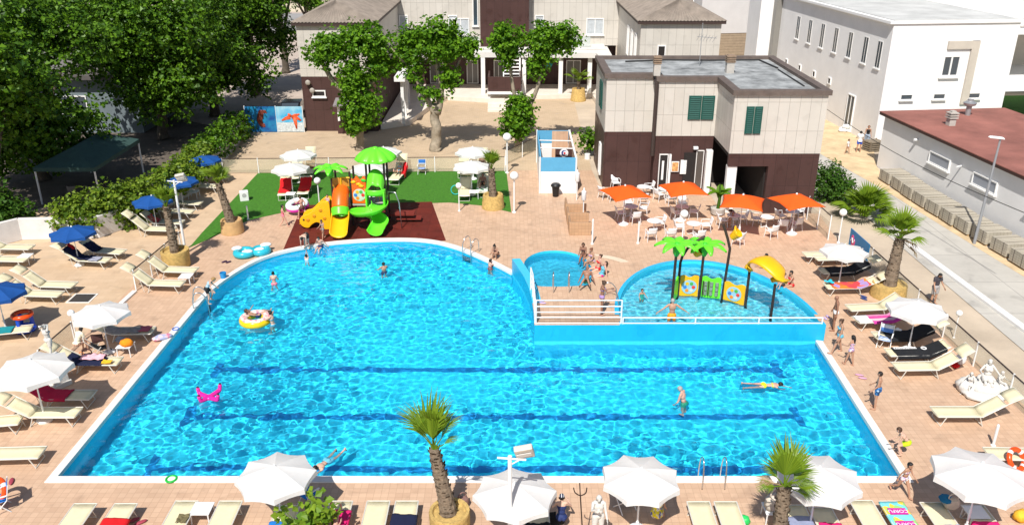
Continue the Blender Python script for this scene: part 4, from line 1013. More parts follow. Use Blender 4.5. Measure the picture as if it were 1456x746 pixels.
for k, x, y, l in (('ba', 98, 735, 'empty lounger at the bottom left, left of the red towel'), ('bb', 158, 735, 'lounger with a bright red towel at the bottom left'), ('bc', 248, 731, 'lounger with a small olive cloth, left of the white side table at the bottom'), ('bd', 313, 731, 'empty lounger right of the white side table at the bottom'),
                   ('be', 398, 738, 'lounger with a blue towel under the left foreground parasol'), ('bf', 476, 731, 'lounger with a pink towel and a sunbather at the bottom'), ('bg', 531, 731, 'empty lounger between the sunbather and the navy covered one'), ('bh', 573, 731, 'lounger with a navy towel left of the foreground palm'),
                   ('bi', 765, 741, 'lounger with a black bag under the middle foreground parasol'), ('bj', 1003, 732, 'left one of two bare loungers right of the foreground pool ladder'), ('bk', 1043, 732, 'right one of two bare loungers right of the foreground pool ladder'), ('bl', 1143, 737, 'lounger with a grey blue towel right behind the foreground palm'),
                   ('bm', 1183, 741, 'lounger with a magenta towel under the parasol right of the foreground palm'), ('bn', 1243, 730, 'empty lounger left of the flowery lettered beach towel'), ('bo', 1287, 731, 'lounger with a flowery lettered beach towel at the bottom right'), ('bp', 1347, 733, 'shaded lounger with a white towel and bag at the bottom right'), ('bq', 1408, 737, 'lounger with a wide magenta towel at the bottom right')):
    RZ[k] = lounger(x, y+14, LU, 30, None if k not in ('bb', 'bd', 'bj', 'bn') else 30, l, gb)
# towels
navy = fab('navy_towel', (.008, .012, .045)); red = fab('red_towel', (.62, .008, .012)); crim = fab('crimson_towel', (.40, .006, .045)); blk = fab('black_towel', (.010, .011, .014))
mag = fab('magenta_towel', (.75, .012, .16)); turq = fab('turquoise_towel', (.01, .25, .28)); pinkt = fab('pink_cloth', (.75, .42, .48), .2, 8); bluet = fab('blue_towel', (.01, .17, .55))
greyb = fab('grey_blue_towel', (.26, .29, .42)); whitet = fab('white_towel', (.75, .75, .76), .05); greyt = fab('grey_cloth', (.26, .24, .23), .3, 6)
def stripes(name, cols, scale, axis=0):
    m = bpy.data.materials.new(name); m.use_nodes = True; n = m.node_tree; b = n.nodes['Principled BSDF']; b.inputs['Roughness'].default_value = .95
    tc = n.nodes.new('ShaderNodeTexCoord'); sp = n.nodes.new('ShaderNodeSeparateXYZ'); ml = n.nodes.new('ShaderNodeMath'); ml.operation = 'MULTIPLY'; ml.inputs[1].default_value = scale
    fr = n.nodes.new('ShaderNodeMath'); fr.operation = 'FRACT'; r = n.nodes.new('ShaderNodeValToRGB'); r.color_ramp.interpolation = 'CONSTANT'
    n.links.new(tc.outputs['Object'], sp.inputs[0]); n.links.new(sp.outputs[axis], ml.inputs[0]); n.links.new(ml.outputs[0], fr.inputs[0]); n.links.new(fr.outputs[0], r.inputs[0]); n.links.new(r.outputs[0], b.inputs['Base Color'])
    while len(r.color_ramp.elements) < len(cols): r.color_ramp.elements.new(.5)
    for i, c in enumerate(cols): r.color_ramp.elements[i].position = i/len(cols); r.color_ramp.elements[i].color = (*c, 1)
    return m
def blotch(name, cols, scale, seed=0):
    m = bpy.data.materials.new(name); m.use_nodes = True; n = m.node_tree; b = n.nodes['Principled BSDF']; b.inputs['Roughness'].default_value = .95
    tc = n.nodes.new('ShaderNodeTexCoord'); v = n.nodes.new('ShaderNodeTexVoronoi'); v.inputs['Scale'].default_value = scale; sp = n.nodes.new('ShaderNodeSeparateColor'); r = n.nodes.new('ShaderNodeValToRGB'); r.color_ramp.interpolation = 'CONSTANT'
    n.links.new(tc.outputs['Object'], v.inputs[0]); n.links.new(v.outputs['Color'], sp.inputs[0]); n.links.new(sp.outputs[0], r.inputs[0]); n.links.new(r.outputs[0], b.inputs['Base Color'])
    while len(r.color_ramp.elements) < len(cols): r.color_ramp.elements.new(.5)
    for i, c in enumerate(cols): r.color_ramp.elements[i].position = i/len(cols); r.color_ramp.elements[i].color = (*c, 1)
    return m
cloth('beach_towel', RZ['e'], -.95, .7, -.55, .35, navy, 'navy cover bunched on the lounger under the blue parasol by the wall', wr=.16, seed=3)
cloth('cushion', RZ['e'], .62, 1.15, -.35, .45, stripes('striped_cushion', [(.06, .07, .16), (.55, .55, .6)], 9), 'navy and white striped cushion at the foot of the navy covered lounger', 'cushion', lift=.05, seed=4)
cloth('red_bag', RZ['e'], -.95, -.5, -.6, -.2, red, 'small red bundle at the head of the navy covered lounger', 'bundle', lift=.12, wr=.12, seed=9)
cloth('beach_towel', RZ['f'], -.6, .2, -.4, .5, navy, 'dark bundle lying on the shaded lounger behind the navy one', wr=.15, seed=14)
cloth('beach_towel', RZ['g'], -.8, .9, -.62, .4, turq, 'turquoise towel on the lounger at the left edge', drop=1, seed=5)
cloth('wrap', RZ['h'], -.4, 1.1, -.3, .45, greyt, 'crumpled grey wrap on the shaded lounger behind the left white parasol', 'cloth', wr=.09, seed=6)
cloth('wrap', RZ['h'], 1.0, 1.5, -.75, .2, fab('rose_cloth', (.45, .10, .14), .3, 8), 'rose coloured scarf hanging off the foot of the shaded lounger', 'cloth', wr=.1, seed=16)
cloth('beach_towel', RZ['i'], -.5, 1.05, -.35, .52, navy, 'navy towel with a pink dress on it on the left', wr=.07, seed=7)
cloth('dress', RZ['i'], .0, .95, -.85, .1, pinkt, 'pale pink dress thrown over the navy towel on the left', 'dress', lift=.09, wr=.14, seed=8)
cloth('sun_hat', RZ['i'], 1.0, 1.4, .05, .45, fab('yellow_hat', (.75, .42, .02)), 'yellow orange hat near the foot of the lounger with the pink dress', 'hat', lift=.07, wr=.09, seed=18)
cloth('beach_towel', RZ['j'], -.9, .75, -.62, .62, crim, 'crimson towel draped over the lounger under the left white parasol', wr=.05, seed=10)
cloth('bundle', RZ['q'], -.5, .25, -.4, .3, blotch('red_teal', [(.5, .05, .05), (.02, .25, .3), (.45, .3, .2), (.6, .1, .06)], 5), 'bundle of red and teal clothes under the near blue parasol of the hedge row', 'clothes', wr=.2, seed=11)
cloth('beach_towel', RZ['la'], -.75, 1.2, -.52, .5, red, 'red towel on the left one of the red lawn loungers', seed=12)
cloth('beach_towel', RZ['lb'], -.75, 1.1, -.5, .55, red, 'red towel on the right one of the red lawn loungers', seed=13)
cloth('beach_towel', RZ['ld'], -.95, .5, -.45, .45, blotch('leopard', [(.10, .055, .03), (.22, .12, .05), (.30, .18, .09)], 7), 'brown patterned towel hanging on the lounger by the back fence', seed=15)
cloth('beach_towel', RZ['li'], -.9, .3, -.9, -.2, red, 'red cloth hanging beside the lounger behind the slide tower', wr=.1, seed=17)
cloth('beach_towel', RZ['lf'], .6, 1.55, -.48, .5, blotch('leafy_print', [(.72, .72, .66), (.7, .7, .64), (.03, .2, .08), (.74, .74, .68)], 6), 'white towel with a green leaf print on the front right lawn lounger', seed=19)
cloth('beach_towel', RZ['rc'], -.9, 1.3, -.75, .6, blk, 'black towel in the shade of the parasol by the blue banner', seed=20)
cloth('beach_towel', RZ['rd'], -.5, 1.35, -.5, .5, blotch('orange_print', [(.80, .12, .03), (.78, .06, .05), (.80, .2, .02), (.72, .05, .06), (.35, .25, .5)], 3.2), 'orange red beach towel left of the right palm planter', seed=21)
cloth('bag', RZ['rd'], 1.2, 1.6, .1, .5, fab('aqua_bag', (.02, .42, .55)), 'aqua cloth bag at the foot of the orange red towel', 'bag', lift=.1, wr=.14, seed=41)
cloth('beach_towel', RZ['rf'], -.7, 1.0, -.6, .5, stripes('magenta_fade', [(.62, .06, .28), (.66, .25, .40), (.55, .04, .3), (.70, .45, .5)], 1.1), 'pink and magenta striped towel under the right parasol', seed=22)
cloth('beach_towel', RZ['rf'], 1.0, 1.62, -.45, .5, whitet, 'white folded towel at the foot of the magenta striped one', seed=42)
cloth('beach_towel', RZ['rg'], -.9, 1.15, -.7, .7, blk, 'plain black towel under the right white parasol', seed=23)
bt = cloth('beach_towel', RZ['rh'], -.75, 1.35, -.7, .5, blk, 'black towel with white lettering and a white emblem on the right side', seed=24, wr=.012)
cloth('beach_towel', RZ['bb'], -.5, .95, -.62, .62, red, 'bright red towel at the bottom left', seed=25)
cloth('cloth', RZ['bc'], .6, 1.0, .0, .45, fab('olive_cloth', (.16, .13, .06), .5, 12), 'small olive cloth on the bottom lounger next to the side table', 'cloth', wr=.08, seed=26)
cloth('beach_towel', RZ['be'], -.8, .9, -.62, .62, bluet, 'blue towel under the left foreground parasol', seed=27)
cloth('beach_towel', RZ['bf'], -.6, 1.2, -.6, .6, mag, 'hot pink towel under the sunbather at the bottom', seed=28)
cloth('beach_towel', RZ['bh'], -.9, 1.0, -.6, .6, navy, 'dark navy towel on the bottom lounger left of the foreground palm', seed=29)
cloth('beach_towel', RZ['bi'], -.9, .9, -.5, .5, blk, 'black cover under the middle foreground parasol', wr=.12, seed=30)
cloth('beach_towel', RZ['bl'], -.9, 1.1, -.5, .5, greyb, 'grey blue ribbed towel right of the foreground palm', seed=31)
cloth('beach_towel', RZ['bm'], -.8, .9, -.4, .9, mag, 'crumpled magenta towel under the parasol right of the foreground palm', wr=.12, seed=32)
ft = cloth('beach_towel', RZ['bo'], -.95, 1.6, -.55, .55, blotch('flower_print', [(.16, .62, .66), (.22, .66, .62), (.70, .55, .06), (.30, .60, .18), (.2, .64, .7)], 4.5), 'turquoise flowery beach towel with lettered magenta panels at the bottom right', seed=33, wr=.012)
cloth('beach_towel', RZ['bp'], -.8, .55, -.55, .6, fab('pale_blue_towel', (.50, .56, .72)), 'pale blue crumpled towel on the shaded lounger at the bottom right', wr=.1, seed=34)
cloth('beach_towel', RZ['bq'], -.95, .85, -.8, .6, mag, 'wide magenta towel at the bottom right', seed=35)
# lettering on two towels
def lettering(parent, txt, loc, rot, size, mt, name='lettering'):
    cu = bpy.data.curves.new(name, 'FONT'); cu.body = txt; cu.size = size; cu.align_x = 'CENTER'; cu.align_y = 'CENTER'; cu.extrude = .002
    o = bpy.data.objects.new(name, cu); COL.objects.link(o); o.parent = parent; o.location = loc; o.rotation_euler = rot
    dg = bpy.context.evaluated_depsgraph_get(); me = bpy.data.meshes.new_from_object(o.evaluated_get(dg)); bpy.data.objects.remove(o); bpy.data.curves.remove(cu)
    o = bpy.data.objects.new(name, me); COL.objects.link(o); o.parent = parent; o.location = loc; o.rotation_euler = rot; me.materials.clear(); me.materials.append(mt); return o
white_ink = M('white_ink', (.8, .8, .8), .7); teal_ink = M('magenta_panel', (.55, .02, .30), .8)
m = MB()          # a band of bold slanted white strokes, too small to read in the photograph
for k in range(19):
    y = .72-k*.052; m.box((.24+(.03 if k % 3 == 1 else 0), y, SEATZ+.065), (.15 if k % 3 else .10, .030, .006), Euler((0, 0, R((18, -24, 6, 30)[k % 4]))))
for x in (.175, .305): m.box((x, .25, SEATZ+.066), (.022, .98, .006))
m.build('lettering', white_ink, bt)
m = MB(); m.torus((.2, -.55, SEATZ+.065), .10, .025, 16, 6); m.build('emblem', white_ink, bt)
for y, t in ((.55, 'CORFU'), (-.05, 'CORFU')):
    m = MB(); m.box((0, y, SEATZ+.055), (.56, .30, .006)); pa = m.build('lettered_panel', teal_ink, ft); lettering(pa, t, (0, y, SEATZ+.062), (0, 0, PI), .19, white_ink)

# parasols
def umbrella_proto(kind):
    mt = {'w': canv_w, 'b': canv_b}[kind]
    p = empty('parasol', (0, 0, 0), 'parasol', 'parasol'); RC, N = 1.24, 8; ZR, ZP = 1.99, 2.33
    m = MB(); rows = 7
    def pt(k, sub, t):   # k rib, sub 0..3 between ribs, t 0 apex .. 1 rim
        a0, a1 = 2*PI*k/N, 2*PI*(k+1)/N; s = sub/4; q0 = V((math.cos(a0), math.sin(a0), 0)); q1 = V((math.cos(a1), math.sin(a1), 0)); d = q0.lerp(q1, s)
        bow = 4*s*(1-s); z = ZP-(ZP-ZR)*(t**1.25)-.035*bow*t; d = d*(1-.045*bow*t); return V((d.x*RC*t, d.y*RC*t, z))
    vs = []; fs = []; W = N*4
    for j in range(rows+1):
        for i in range(W): vs.append(pt(i//4, i % 4, max(.02, j/rows)))
    for j in range(rows):
        for i in range(W): l = (i+1) % W; fs.append((j*W+i, (j+1)*W+i, (j+1)*W+l, j*W+l))
    base = len(vs)   # valance
    for i in range(W):
        q = pt(i//4, i % 4, 1); s = (i % 4)/4; bow = 4*s*(1-s); vs.append(q+V((q.x*.012, q.y*.012, -.19+.06*bow)))
    for i in range(W): l = (i+1) % W; fs.append((rows*W+i, base+i, base+l, rows*W+l))
    fs.append(tuple(range(W)))
    m.add(vs, fs); c = m.build('canopy', mt, p)
    c.data.shade_smooth(); c.data.set_sharp_from_angle(angle=R(14))
    for k in range(N):
        m = MB(); a = 2*PI*k/N; d = V((math.cos(a), math.sin(a), 0)); m.tube([V((0, 0, ZP-.05)), d*RC*.5+V((0, 0, ZP-(ZP-ZR)*.42-.03)), d*RC+V((0, 0, ZR-.02))], .009, 4); m.build('rib', metal_w, p)
    m = MB(); m.tube([(0, 0, .05), (0, 0, ZP+.02)], .022, 8); m.build('pole', metal_w, p)
    m = MB(); m.tube([(0, 0, .3), (0, 0, .85)], .032, 8); m.build('sleeve', metal_w, p)
    m = MB(); m.lathe([(0, ZP-.01), (.05, ZP), (.03, ZP+.05), (0, ZP+.08)], 10); m.build('finial', metal_w, p)
    m = MB(); m.lathe([(.26, 0), (.27, .05), (.2, .11), (.06, .14), (.05, .3), (0, .3)], 18); m.build('base', plastic_w, p, smooth='auto')
    return Proto(p)
UW, UB = umbrella_proto('w'), umbrella_proto('b')
def parasol(pr, px, py, label, group, rz=None, sc=1.0, tilt=(0, 0)):
    """px, py = apex of the canopy in the survey"""
    p = at(px, py, 2.38*sc); p.z = 0
    o = pr.put(p, R(rnd.uniform(0, 45) if rz is None else rz), label, group, sc)
    if tilt != (0, 0): o.rotation_euler = (R(tilt[0]), R(tilt[1]), o.rotation_euler.z)
    return o
gw, gbl = 'white parasols', 'blue parasols'
parasol(UW, 141, 433, 'white parasol over the pushchair at the left, next to a globe lamp', gw, 8, .97)
parasol(UW, 42, 509, 'white parasol over the crimson towel at the left', gw, 20, 1.12)
parasol(UW, 390, 660, 'white parasol at the near pool edge above the leafy plant', gw, 12, .98)
parasol(UW, 732, 685, 'white parasol behind the foreground floodlight post', gw, 5, 1.0)
parasol(UW, 912, 664, 'white parasol beside the trident statue', gw, 18, .98)
parasol(UW, 1166, 662, 'white parasol partly hidden by the foreground palm head', gw, 12, 1.04)
parasol(UW, 1398, 656, 'white parasol at the bottom right over the wide magenta towel', gw, 3, 1.12)
parasol(UW, 1306, 427, 'white parasol over the black towels on the right side', gw, 14, 1.0)
parasol(UW, 1202, 347, 'white parasol in front of the blue banner', gw, 30, .95)
parasol(UW, 423, 212, 'white parasol on the lawn, rear one of the overlapping pair by the left trees', gw, 10, 1.0)
parasol(UW, 412, 231, 'white parasol over the two red lawn loungers', gw, 22, 1.0)
parasol(UW, 672, 208, 'white parasol at the back of the lawn in front of the court fence', gw, 10, 1.0)
parasol(UW, 670, 228, 'white parasol on the lawn right beside the planter palm', gw, 22, 1.0)
parasol(UW, 545, 208, 'white parasol hidden behind the green slide roof, the rear one', gw, 10, 1.0)
parasol(UW, 524, 231, 'white parasol behind the orange slide panel', gw, 22, 1.0)
parasol(UB, 101, 321, 'blue parasol standing by the white garden wall', gbl, 10, .95)
parasol(UB, -8, 404, 'blue parasol cut off by the left edge', gbl, 10, 1.0)
parasol(UB, 289, 220, 'furthest blue parasol of the hedge row, next to the back fence', gbl, 10, .92)
parasol(UB, 254, 250, 'middle blue parasol of the hedge row behind the lamp post', gbl, 10, .92)
parasol(UB, 215, 277, 'nearest blue parasol of the hedge row, half behind the left palm head', gbl, 10, .92)
# square orange parasols
p = empty('square_parasol', (0, 0, 0), 'orange parasol', 'parasol'); H = 1.2
def sq(u, v):
    x, y = (u-.5)*2, (v-.5)*2; e = max(abs(x), abs(y)); c = 1-.09*(1-min(abs(x), abs(y))**2)*e*e if e > 0 else 1
    return V((x*H*c, y*H*c, 2.45-.42*e**1.2-.08*min(abs(x), abs(y))*e))
m = MB(); m.grid(sq, 16, 16); m.build('canopy', canv_o, p, smooth=True, solid=.012)
for sx in (-1, 1):
    for sy in (-1, 1):
        m = MB(); m.tube([(0, 0, 2.38), (sx*H*.97, sy*H*.97, 1.93)], .012, 5); m.build('rib', metal_w, p)
m = MB(); m.tube([(0, 0, .1), (0, 0, 2.46)], .028, 8); m.build('pole', metal_w, p)
m = MB(); m.lathe([(0, 2.44), (.06, 2.45), (.05, 2.52), (0, 2.54)], 10); m.build('finial', plastic_w, p)
m = MB(); m.lathe([(.32, 0), (.33, .06), (.2, .13), (.07, .16), (.06, .5), (0, .5)], 18); m.build('base', plastic_w, p, smooth='auto')
PO = Proto(p); go = 'square orange parasols at the cafe'
ORP = {}
for k, px, py, rz, l in (('1', 889, 264, 20, 'orange square parasol furthest left, next to the panel clad wall'), ('2', 972, 259, 10, 'orange square parasol in front of the cafe door'), ('3', 1057, 277, -18, 'orange square parasol above the woman at a cafe table'), ('4', 1133, 276, 16, 'orange square parasol furthest right by the glass screen')):
    q = at(px, py, 2.45); q.z = 0; ORP[k] = PO.put(q, R(rz), l, go)

# cafe armchairs and tables
p = empty('armchair', (0, 0, 0), 'white plastic armchair', 'chair')
m = MB(); m.box((0, .02, .44), (.50, .50, .035)); m.build('seat', plastic_w, p, bevel=.012)
m = MB(); m.grid(lambda u, v: V(((u-.5)*.5, -.24-.10*v-.03*(1-(2*u-1)**2), .46+.42*v)), 6, 4); m.build('backrest', plastic_w, p, smooth=True, solid=.025)
for s in (-1, 1):
    m = MB(); m.tube([(s*.26, -.28, .66), (s*.28, -.05, .67), (s*.28, .22, .66), (s*.27, .25, .45)], .02, 6); m.build('armrest', plastic_w, p, smooth='auto')
    for sy in (-1, 1):
        m = MB(); m.tube([(s*.24, sy*.22+.01, .43), (s*.28, sy*.27, 0)], [.022, .016], 6); m.build('leg', plastic_w, p, smooth='auto')
PC = Proto(p)
p = empty('cafe_table', (0, 0, 0), 'round white table', 'table')
m = MB(); m.lathe([(0, .70), (.40, .70), (.42, .715), (.42, .735), (.40, .74), (0, .74)], 24); m.build('tabletop', plastic_w, p, smooth='auto')
m = MB(); m.tube([(0, 0, .04), (0, 0, .70)], .035, 8); m.build('pedestal', plastic_w, p)
for k in range(3):
    m = MB(); a = 2*PI*k/3; m.tube([(0, 0, .12), (math.cos(a)*.32, math.sin(a)*.32, .015)], [.03, .02], 6); m.build('foot', plastic_w, p)
PT = Proto(p)
gc, gt = 'white armchairs at the cafe', 'white cafe tables'
def chair(px, py, face, label, z=0):
    """face: direction the sitter looks, degrees from +Y clockwise"""
    return PC.put(at(px, py)+V((0, 0, z)), R(-face), label, gc)
def table(px, py, label): return PT.put(at(px, py), R(rnd.uniform(0, 90)), label, gt)
table(897, 309, 'round table under the leftmost orange parasol')
chair(882, 312, 80, 'armchair left of the table under the leftmost orange parasol'); chair(903, 318, -10, 'armchair turned away from the viewer, in front of the leftmost shaded table'); chair(914, 305, -80, 'armchair right of the table under the leftmost orange parasol'); chair(893, 296, 175, 'armchair behind the table under the leftmost orange parasol')
chair(858, 282, 60, 'armchair standing alone left of the leftmost orange parasol'); chair(871, 286, 80, 'armchair peeking out under the left rim of the leftmost orange parasol'); chair(875, 268, 170, 'armchair against the panel wall behind the leftmost orange parasol')
table(914, 280, 'round table half hidden behind the leftmost orange parasol'); chair(922, 276, -100, 'armchair by the wall between the first two orange parasols'); chair(914, 291, -10, 'armchair under the right rim of the leftmost orange parasol')
table(944, 283, 'round table behind the second orange parasol, near the door'); chair(937, 285, 60, 'armchair beside the wall left of the second orange parasol'); chair(954, 291, -10, 'armchair at the front left rim of the second orange parasol')
table(969, 309, 'round grey shaded table under the second orange parasol'); chair(961, 312, 70, 'armchair left of the table under the second orange parasol'); chair(986, 310, -75, 'armchair right of the table under the second orange parasol'); chair(970, 297, 180, 'armchair behind the table under the second orange parasol')
table(929, 330, 'sunlit round table left of the globe bollard'); chair(937, 326, -100, 'armchair right of the sunlit table left of the globe bollard'); chair(925, 342, -10, 'armchair with its back to us at the sunlit table left of the globe bollard')
table(985, 334, 'sunlit round table between the globe bollard and the splash palms'); chair(965, 331, 85, 'armchair just behind the globe bollard'); chair(1003, 329, -90, 'armchair right of the sunlit table behind the splash palms'); chair(993, 345, -15, 'armchair behind the green splash palms, back to the viewer'); chair(953, 342, -5, 'armchair half hidden by the left splash palm')
table(1042, 322, 'round table where the woman sits under the third orange parasol'); chair(1026, 322, 85, 'armchair left of the seated woman'); chair(1054, 318, -90, 'armchair right behind the seated woman'); chair(1049, 349, -50, 'armchair with a yellow bucket figure in front of it')
table(1089, 324, 'sunlit round table between the third and fourth orange parasols'); chair(1074, 320, 90, 'armchair left of the sunlit table between the third and fourth orange parasols'); chair(1096, 338, -25, 'armchair in front of the sunlit table between the last two orange parasols')
table(1125, 316, 'round shaded table under the fourth orange parasol'); chair(1109, 316, 75, 'armchair left of the table under the fourth orange parasol'); chair(1112, 329, 10, 'armchair in front left of the shaded table under the fourth orange parasol'); chair(1131, 327, -20, 'armchair in front right of the shaded table under the fourth orange parasol'); chair(1134, 309, -120, 'armchair behind the shaded table under the fourth orange parasol')
# small white side tables
p = empty('side_table', (0, 0, 0), 'white side table', 'table')
m = MB(); m.box((0, 0, .44), (.62, .62, .03)); m.build('tabletop', plastic_w, p, bevel=.01)
for sx in (-1, 1):
    for sy in (-1, 1):
        m = MB(); m.tube([(sx*.26, sy*.26, .43), (sx*.28, sy*.28, 0)], [.025, .02], 6); m.build('leg', plastic_w, p)
PS = Proto(p); gs = 'white side tables'
def side(px, py, label, rz=0):
    q = at(px, py, .45); q.z = 0; return PS.put(q, R(rz), label, gs)
side(36, 363, 'white side table between the two loungers at the left edge'); side(264, 392, 'white side table between the two loungers by the glass fence'); side(287, 722, 'white side table between two bare loungers at the bottom left')
side(178, 490, 'white side table with an orange towel beside the left white parasol'); side(413, 275, 'white side table between the red lawn loungers'); side(674, 272, 'white side table between the lawn loungers beside the straw planter'); side(1100, 722, 'white side table with a beige bag behind the foreground palm'); side(1388, 727, 'white side table under the bottom right parasol'); side(275, 272, 'white side table under the middle blue parasol')
# ------------------------------------------------------------------ play structures, railings, ladders, small buildings
pl_o = M('play_orange', (.85, .13, .010), .35, var=.04, vs=3); pl_y = M('play_yellow', (.85, .44, .008), .35, var=.04, vs=3)
pl_g = M('play_green', (.14, .72, .03), .35, var=.05, vs=3); pl_g2 = M('play_green_dark', (.06, .50, .03), .4); pl_k = M('play_post', (.035, .022, .018), .5)
steel = M('stainless', (.55, .56, .57), .22, .9)
T = empty('slide_tower', (-8.9, 48.4, 0), 'green, orange and yellow water slide tower on the red rubber mat at the pool edge', 'slide')
with_root(T)
PX = [xat(475, 300, 47.9), xat(501, 300, 47.9), xat(524.5, 300, 47.9), xat(549.5, 300, 47.9)]
for i, x in enumerate(PX):
    for y in (47.9, 49.1):
        m = MB(); m.tube([(x, y, 0), (x, y, (3.15, 3.35, 4.15, 4.15)[i])], .065, 8); m.build('post', pl_k)
m = MB(); bx(m, PX[0], PX[3], 47.85, 49.15, 1.28, 1.38); m.build('deck', M('play_deck', (.45, .40, .38), .7))
# orange panel with a wavy top and a round flower disc
x0, x1 = PX[1]+.08, PX[2]-.06
m = MB(); top = [(x1+(x0-x1)*i/10, 3.0+.12*math.sin(i*PI/2.5)) for i in range(11)]
m.prism([(x0, 1.42), (x1, 1.42)]+top, -47.93, -47.83, Matrix(((1,0,0,0),(0,0,-1,0),(0,1,0,0),(0,0,0,1)))); 
pn = m.build('panel', pl_o, bevel=.015)
def disc(x, y, z, r, mt, parent, name='disc', d=.02):
    m = MB(); m.lathe([(0, 0), (r, 0), (r, d), (0, d)], 20, mtx=Matrix.Translation((x, y, z)) @ Matrix.Rotation(R(90), 4, 'X')); return m.build(name, mt, parent)
dm = disc((x0+x1)/2, 47.825, 1.95, .38, M('disc_pale', (.55, .62, .5), .4), pn)
cols = [(.7, .05, .04), (.08, .4, .08), (.75, .45, .02), (.05, .2, .6), (.8, .25, .02), (.6, .6, .55)]
for i, c in enumerate(cols): disc((x0+x1)/2+.22*math.cos(i*1.05), 47.8, 1.95+.22*math.sin(i*1.05), .1, M(f'petal_{i}', c, .4), dm, 'petal', .012)
for sx, sz, c in ((-.3, 2.75, pl_y), (.3, 2.85, pl_g2), (0, 2.62, pl_y), (.15, 2.5, pl_y)):
    m = MB(); m.ell(((x0+x1)/2+sx, 47.81, sz), (.16, .04, .09), Euler((0, R(25*sx), 0))); m.build('leaf_motif', c, pn, smooth=True)
# petal roof
cx = (PX[2]+PX[3])/2; m = MB()
def dome(u, v):
    a = 2*PI*u; f = abs(math.sin(a*5)); r = (.06+.94*v)*(1.04+.10*f*v); z = 4.62-.66*v**2.2+.10*f*v; return V((cx+math.cos(a)*r*1.1, 48.4+math.sin(a)*r*1.1, z))
m.grid(dome, 60, 8); rf = m.build('roof', pl_g, smooth=True, solid=.03)
m = MB(); m.ell((cx, 48.4, 4.62), (.2, .2, .12)); m.build('roof_cap', pl_g, rf, smooth=True)
# chute hood and enclosure
m = MB(); m.grid(lambda u, v: V((cx-.52*math.cos(PI*u)*(1-.10*v), 47.9+.05-.75*v, 2.75+.75*math.sin(PI*u)*(1-.35*v)+.05*math.sin(PI*u*6)*v-.5*v)), 24, 6); m.build('hood', pl_g, smooth=True, solid=.04)
m = MB(); m.grid(lambda u, v: V((cx-.58*math.cos(PI*u), 47.5-.38*math.sin(PI*u), 2.1+.35*v)), 16, 3); m.build('hood_rim', pl_g, smooth=True, solid=.06)
m = MB()
for s in (-1, 1): bx(m, cx+s*.52-.05, cx+s*.52+.05, 47.2, 47.85, 1.3, 2.3)
m.build('hood_cheek', pl_g, bevel=.02)
def channel(name, pts, w, d, mt, per=7, th=.035):
    q = spline(pts, per); n = len(q); m = MB(); K = 10
    vs = []
    for i, p in enumerate(q):
        t = (q[min(i+1, n-1)]-q[max(i-1, 0)]).normalized(); s = t.cross(V((0, 0, 1))).normalized(); up = s.cross(t)
        for k in range(K+1):
            a = PI+PI*k/K; vs.append(p+s*math.cos(a)*w+up*(math.sin(a)*d+d))
    m.add(vs, [(i*(K+1)+k, i*(K+1)+k+1, (i+1)*(K+1)+k+1, (i+1)*(K+1)+k) for i in range(n-1) for k in range(K)])
    return m.build(name, mt, smooth=True, solid=th)
channel('spiral_chute', [(cx+.15, 47.75, 1.35), (cx+.25, 47.2, 1.25), (cx-.1, 46.75, 1.12), (cx-.75, 46.75, .98), (cx-1.05, 47.15, .88), (cx-.7, 47.5, .75), (cx-.1, 47.35, .58), (cx+.28, 46.85, .38), (cx+.2, 46.35, .2), (cx+.12, 45.85, .12)], .48, .38, pl_g)
m = MB(); m.tube([(cx-.3, 47.1, 0), (cx-.3, 47.1, .9)], .05, 8); m.build('chute_post', M('cream_post', (.6, .5, .3), .5))
# tube slide: orange tube, green collar, yellow trough
tx = (PX[0]+PX[1])/2
def pipe(name, pts, r, mt):
    m = MB(); q = spline(pts, 6); m.tube(q, r, 20, cap=False); return m.build(name, mt, smooth=True, solid=.03)
pipe('tube', [(tx-.02, 48.0, 2.15), (tx, 47.45, 1.95), (tx+.02, 46.95, 1.4)], .47, pl_o)
pipe('tube_collar', [(tx+.02, 46.98, 1.42), (tx+.06, 46.72, 1.02)], .5, pl_g)
m = MB(); m.grid(lambda u, v: V((tx+.08+.06*v+.5*math.cos(PI+PI*u*(1 if v > .25 else 1)), 46.75-1.35*v**.9, .92-.82*v**.8+.42-.42*math.sin(PI*u)*(1-.15*v)+.12*v*v*0)), 16, 10)
m.build('trough', pl_y, smooth=True, solid=.05)
m = MB(); m.torus((tx+.07, 46.7, 1.0), .5, .06, 24, 8, Euler((R(55), 0, 0))); m.build('tube_ring', pl_y, smooth=True)
m = MB(); bx(m, PX[0]+.05, PX[1]-.05, 47.86, 47.94, 2.45, 3.0); m.build('barrier', M('play_ochre', (.50, .22, .02), .5), bevel=.02)
m = MB(); m.tube([(PX[0]+.55, 47.84, 2.5), (PX[0]+.6, 47.8, 3.05), (PX[1], 47.84, 3.0)], .05, 6); m.build('barrier_rail', pl_y)
m = MB(); m.tube([(PX[3]+.15, 47.9, 1.4), (PX[3]+.2, 47.7, 2.2), (PX[3]+.65, 47.5, 2.2), (PX[3]+.85, 47.4, 1.6), (PX[3]+.95, 47.35, 0)], .035, 8); m.build('handrail', steel, smooth=True)
m = MB(); bx(m, PX[3]+.1, PX[3]+1.6, 48.2, 49.0, .5, .58); bx(m, PX[3]+.5, PX[3]+2.0, 48.3, 48.9, .2, .28); m.build('step', M('mat_red', (.17, .02, .012), .8))
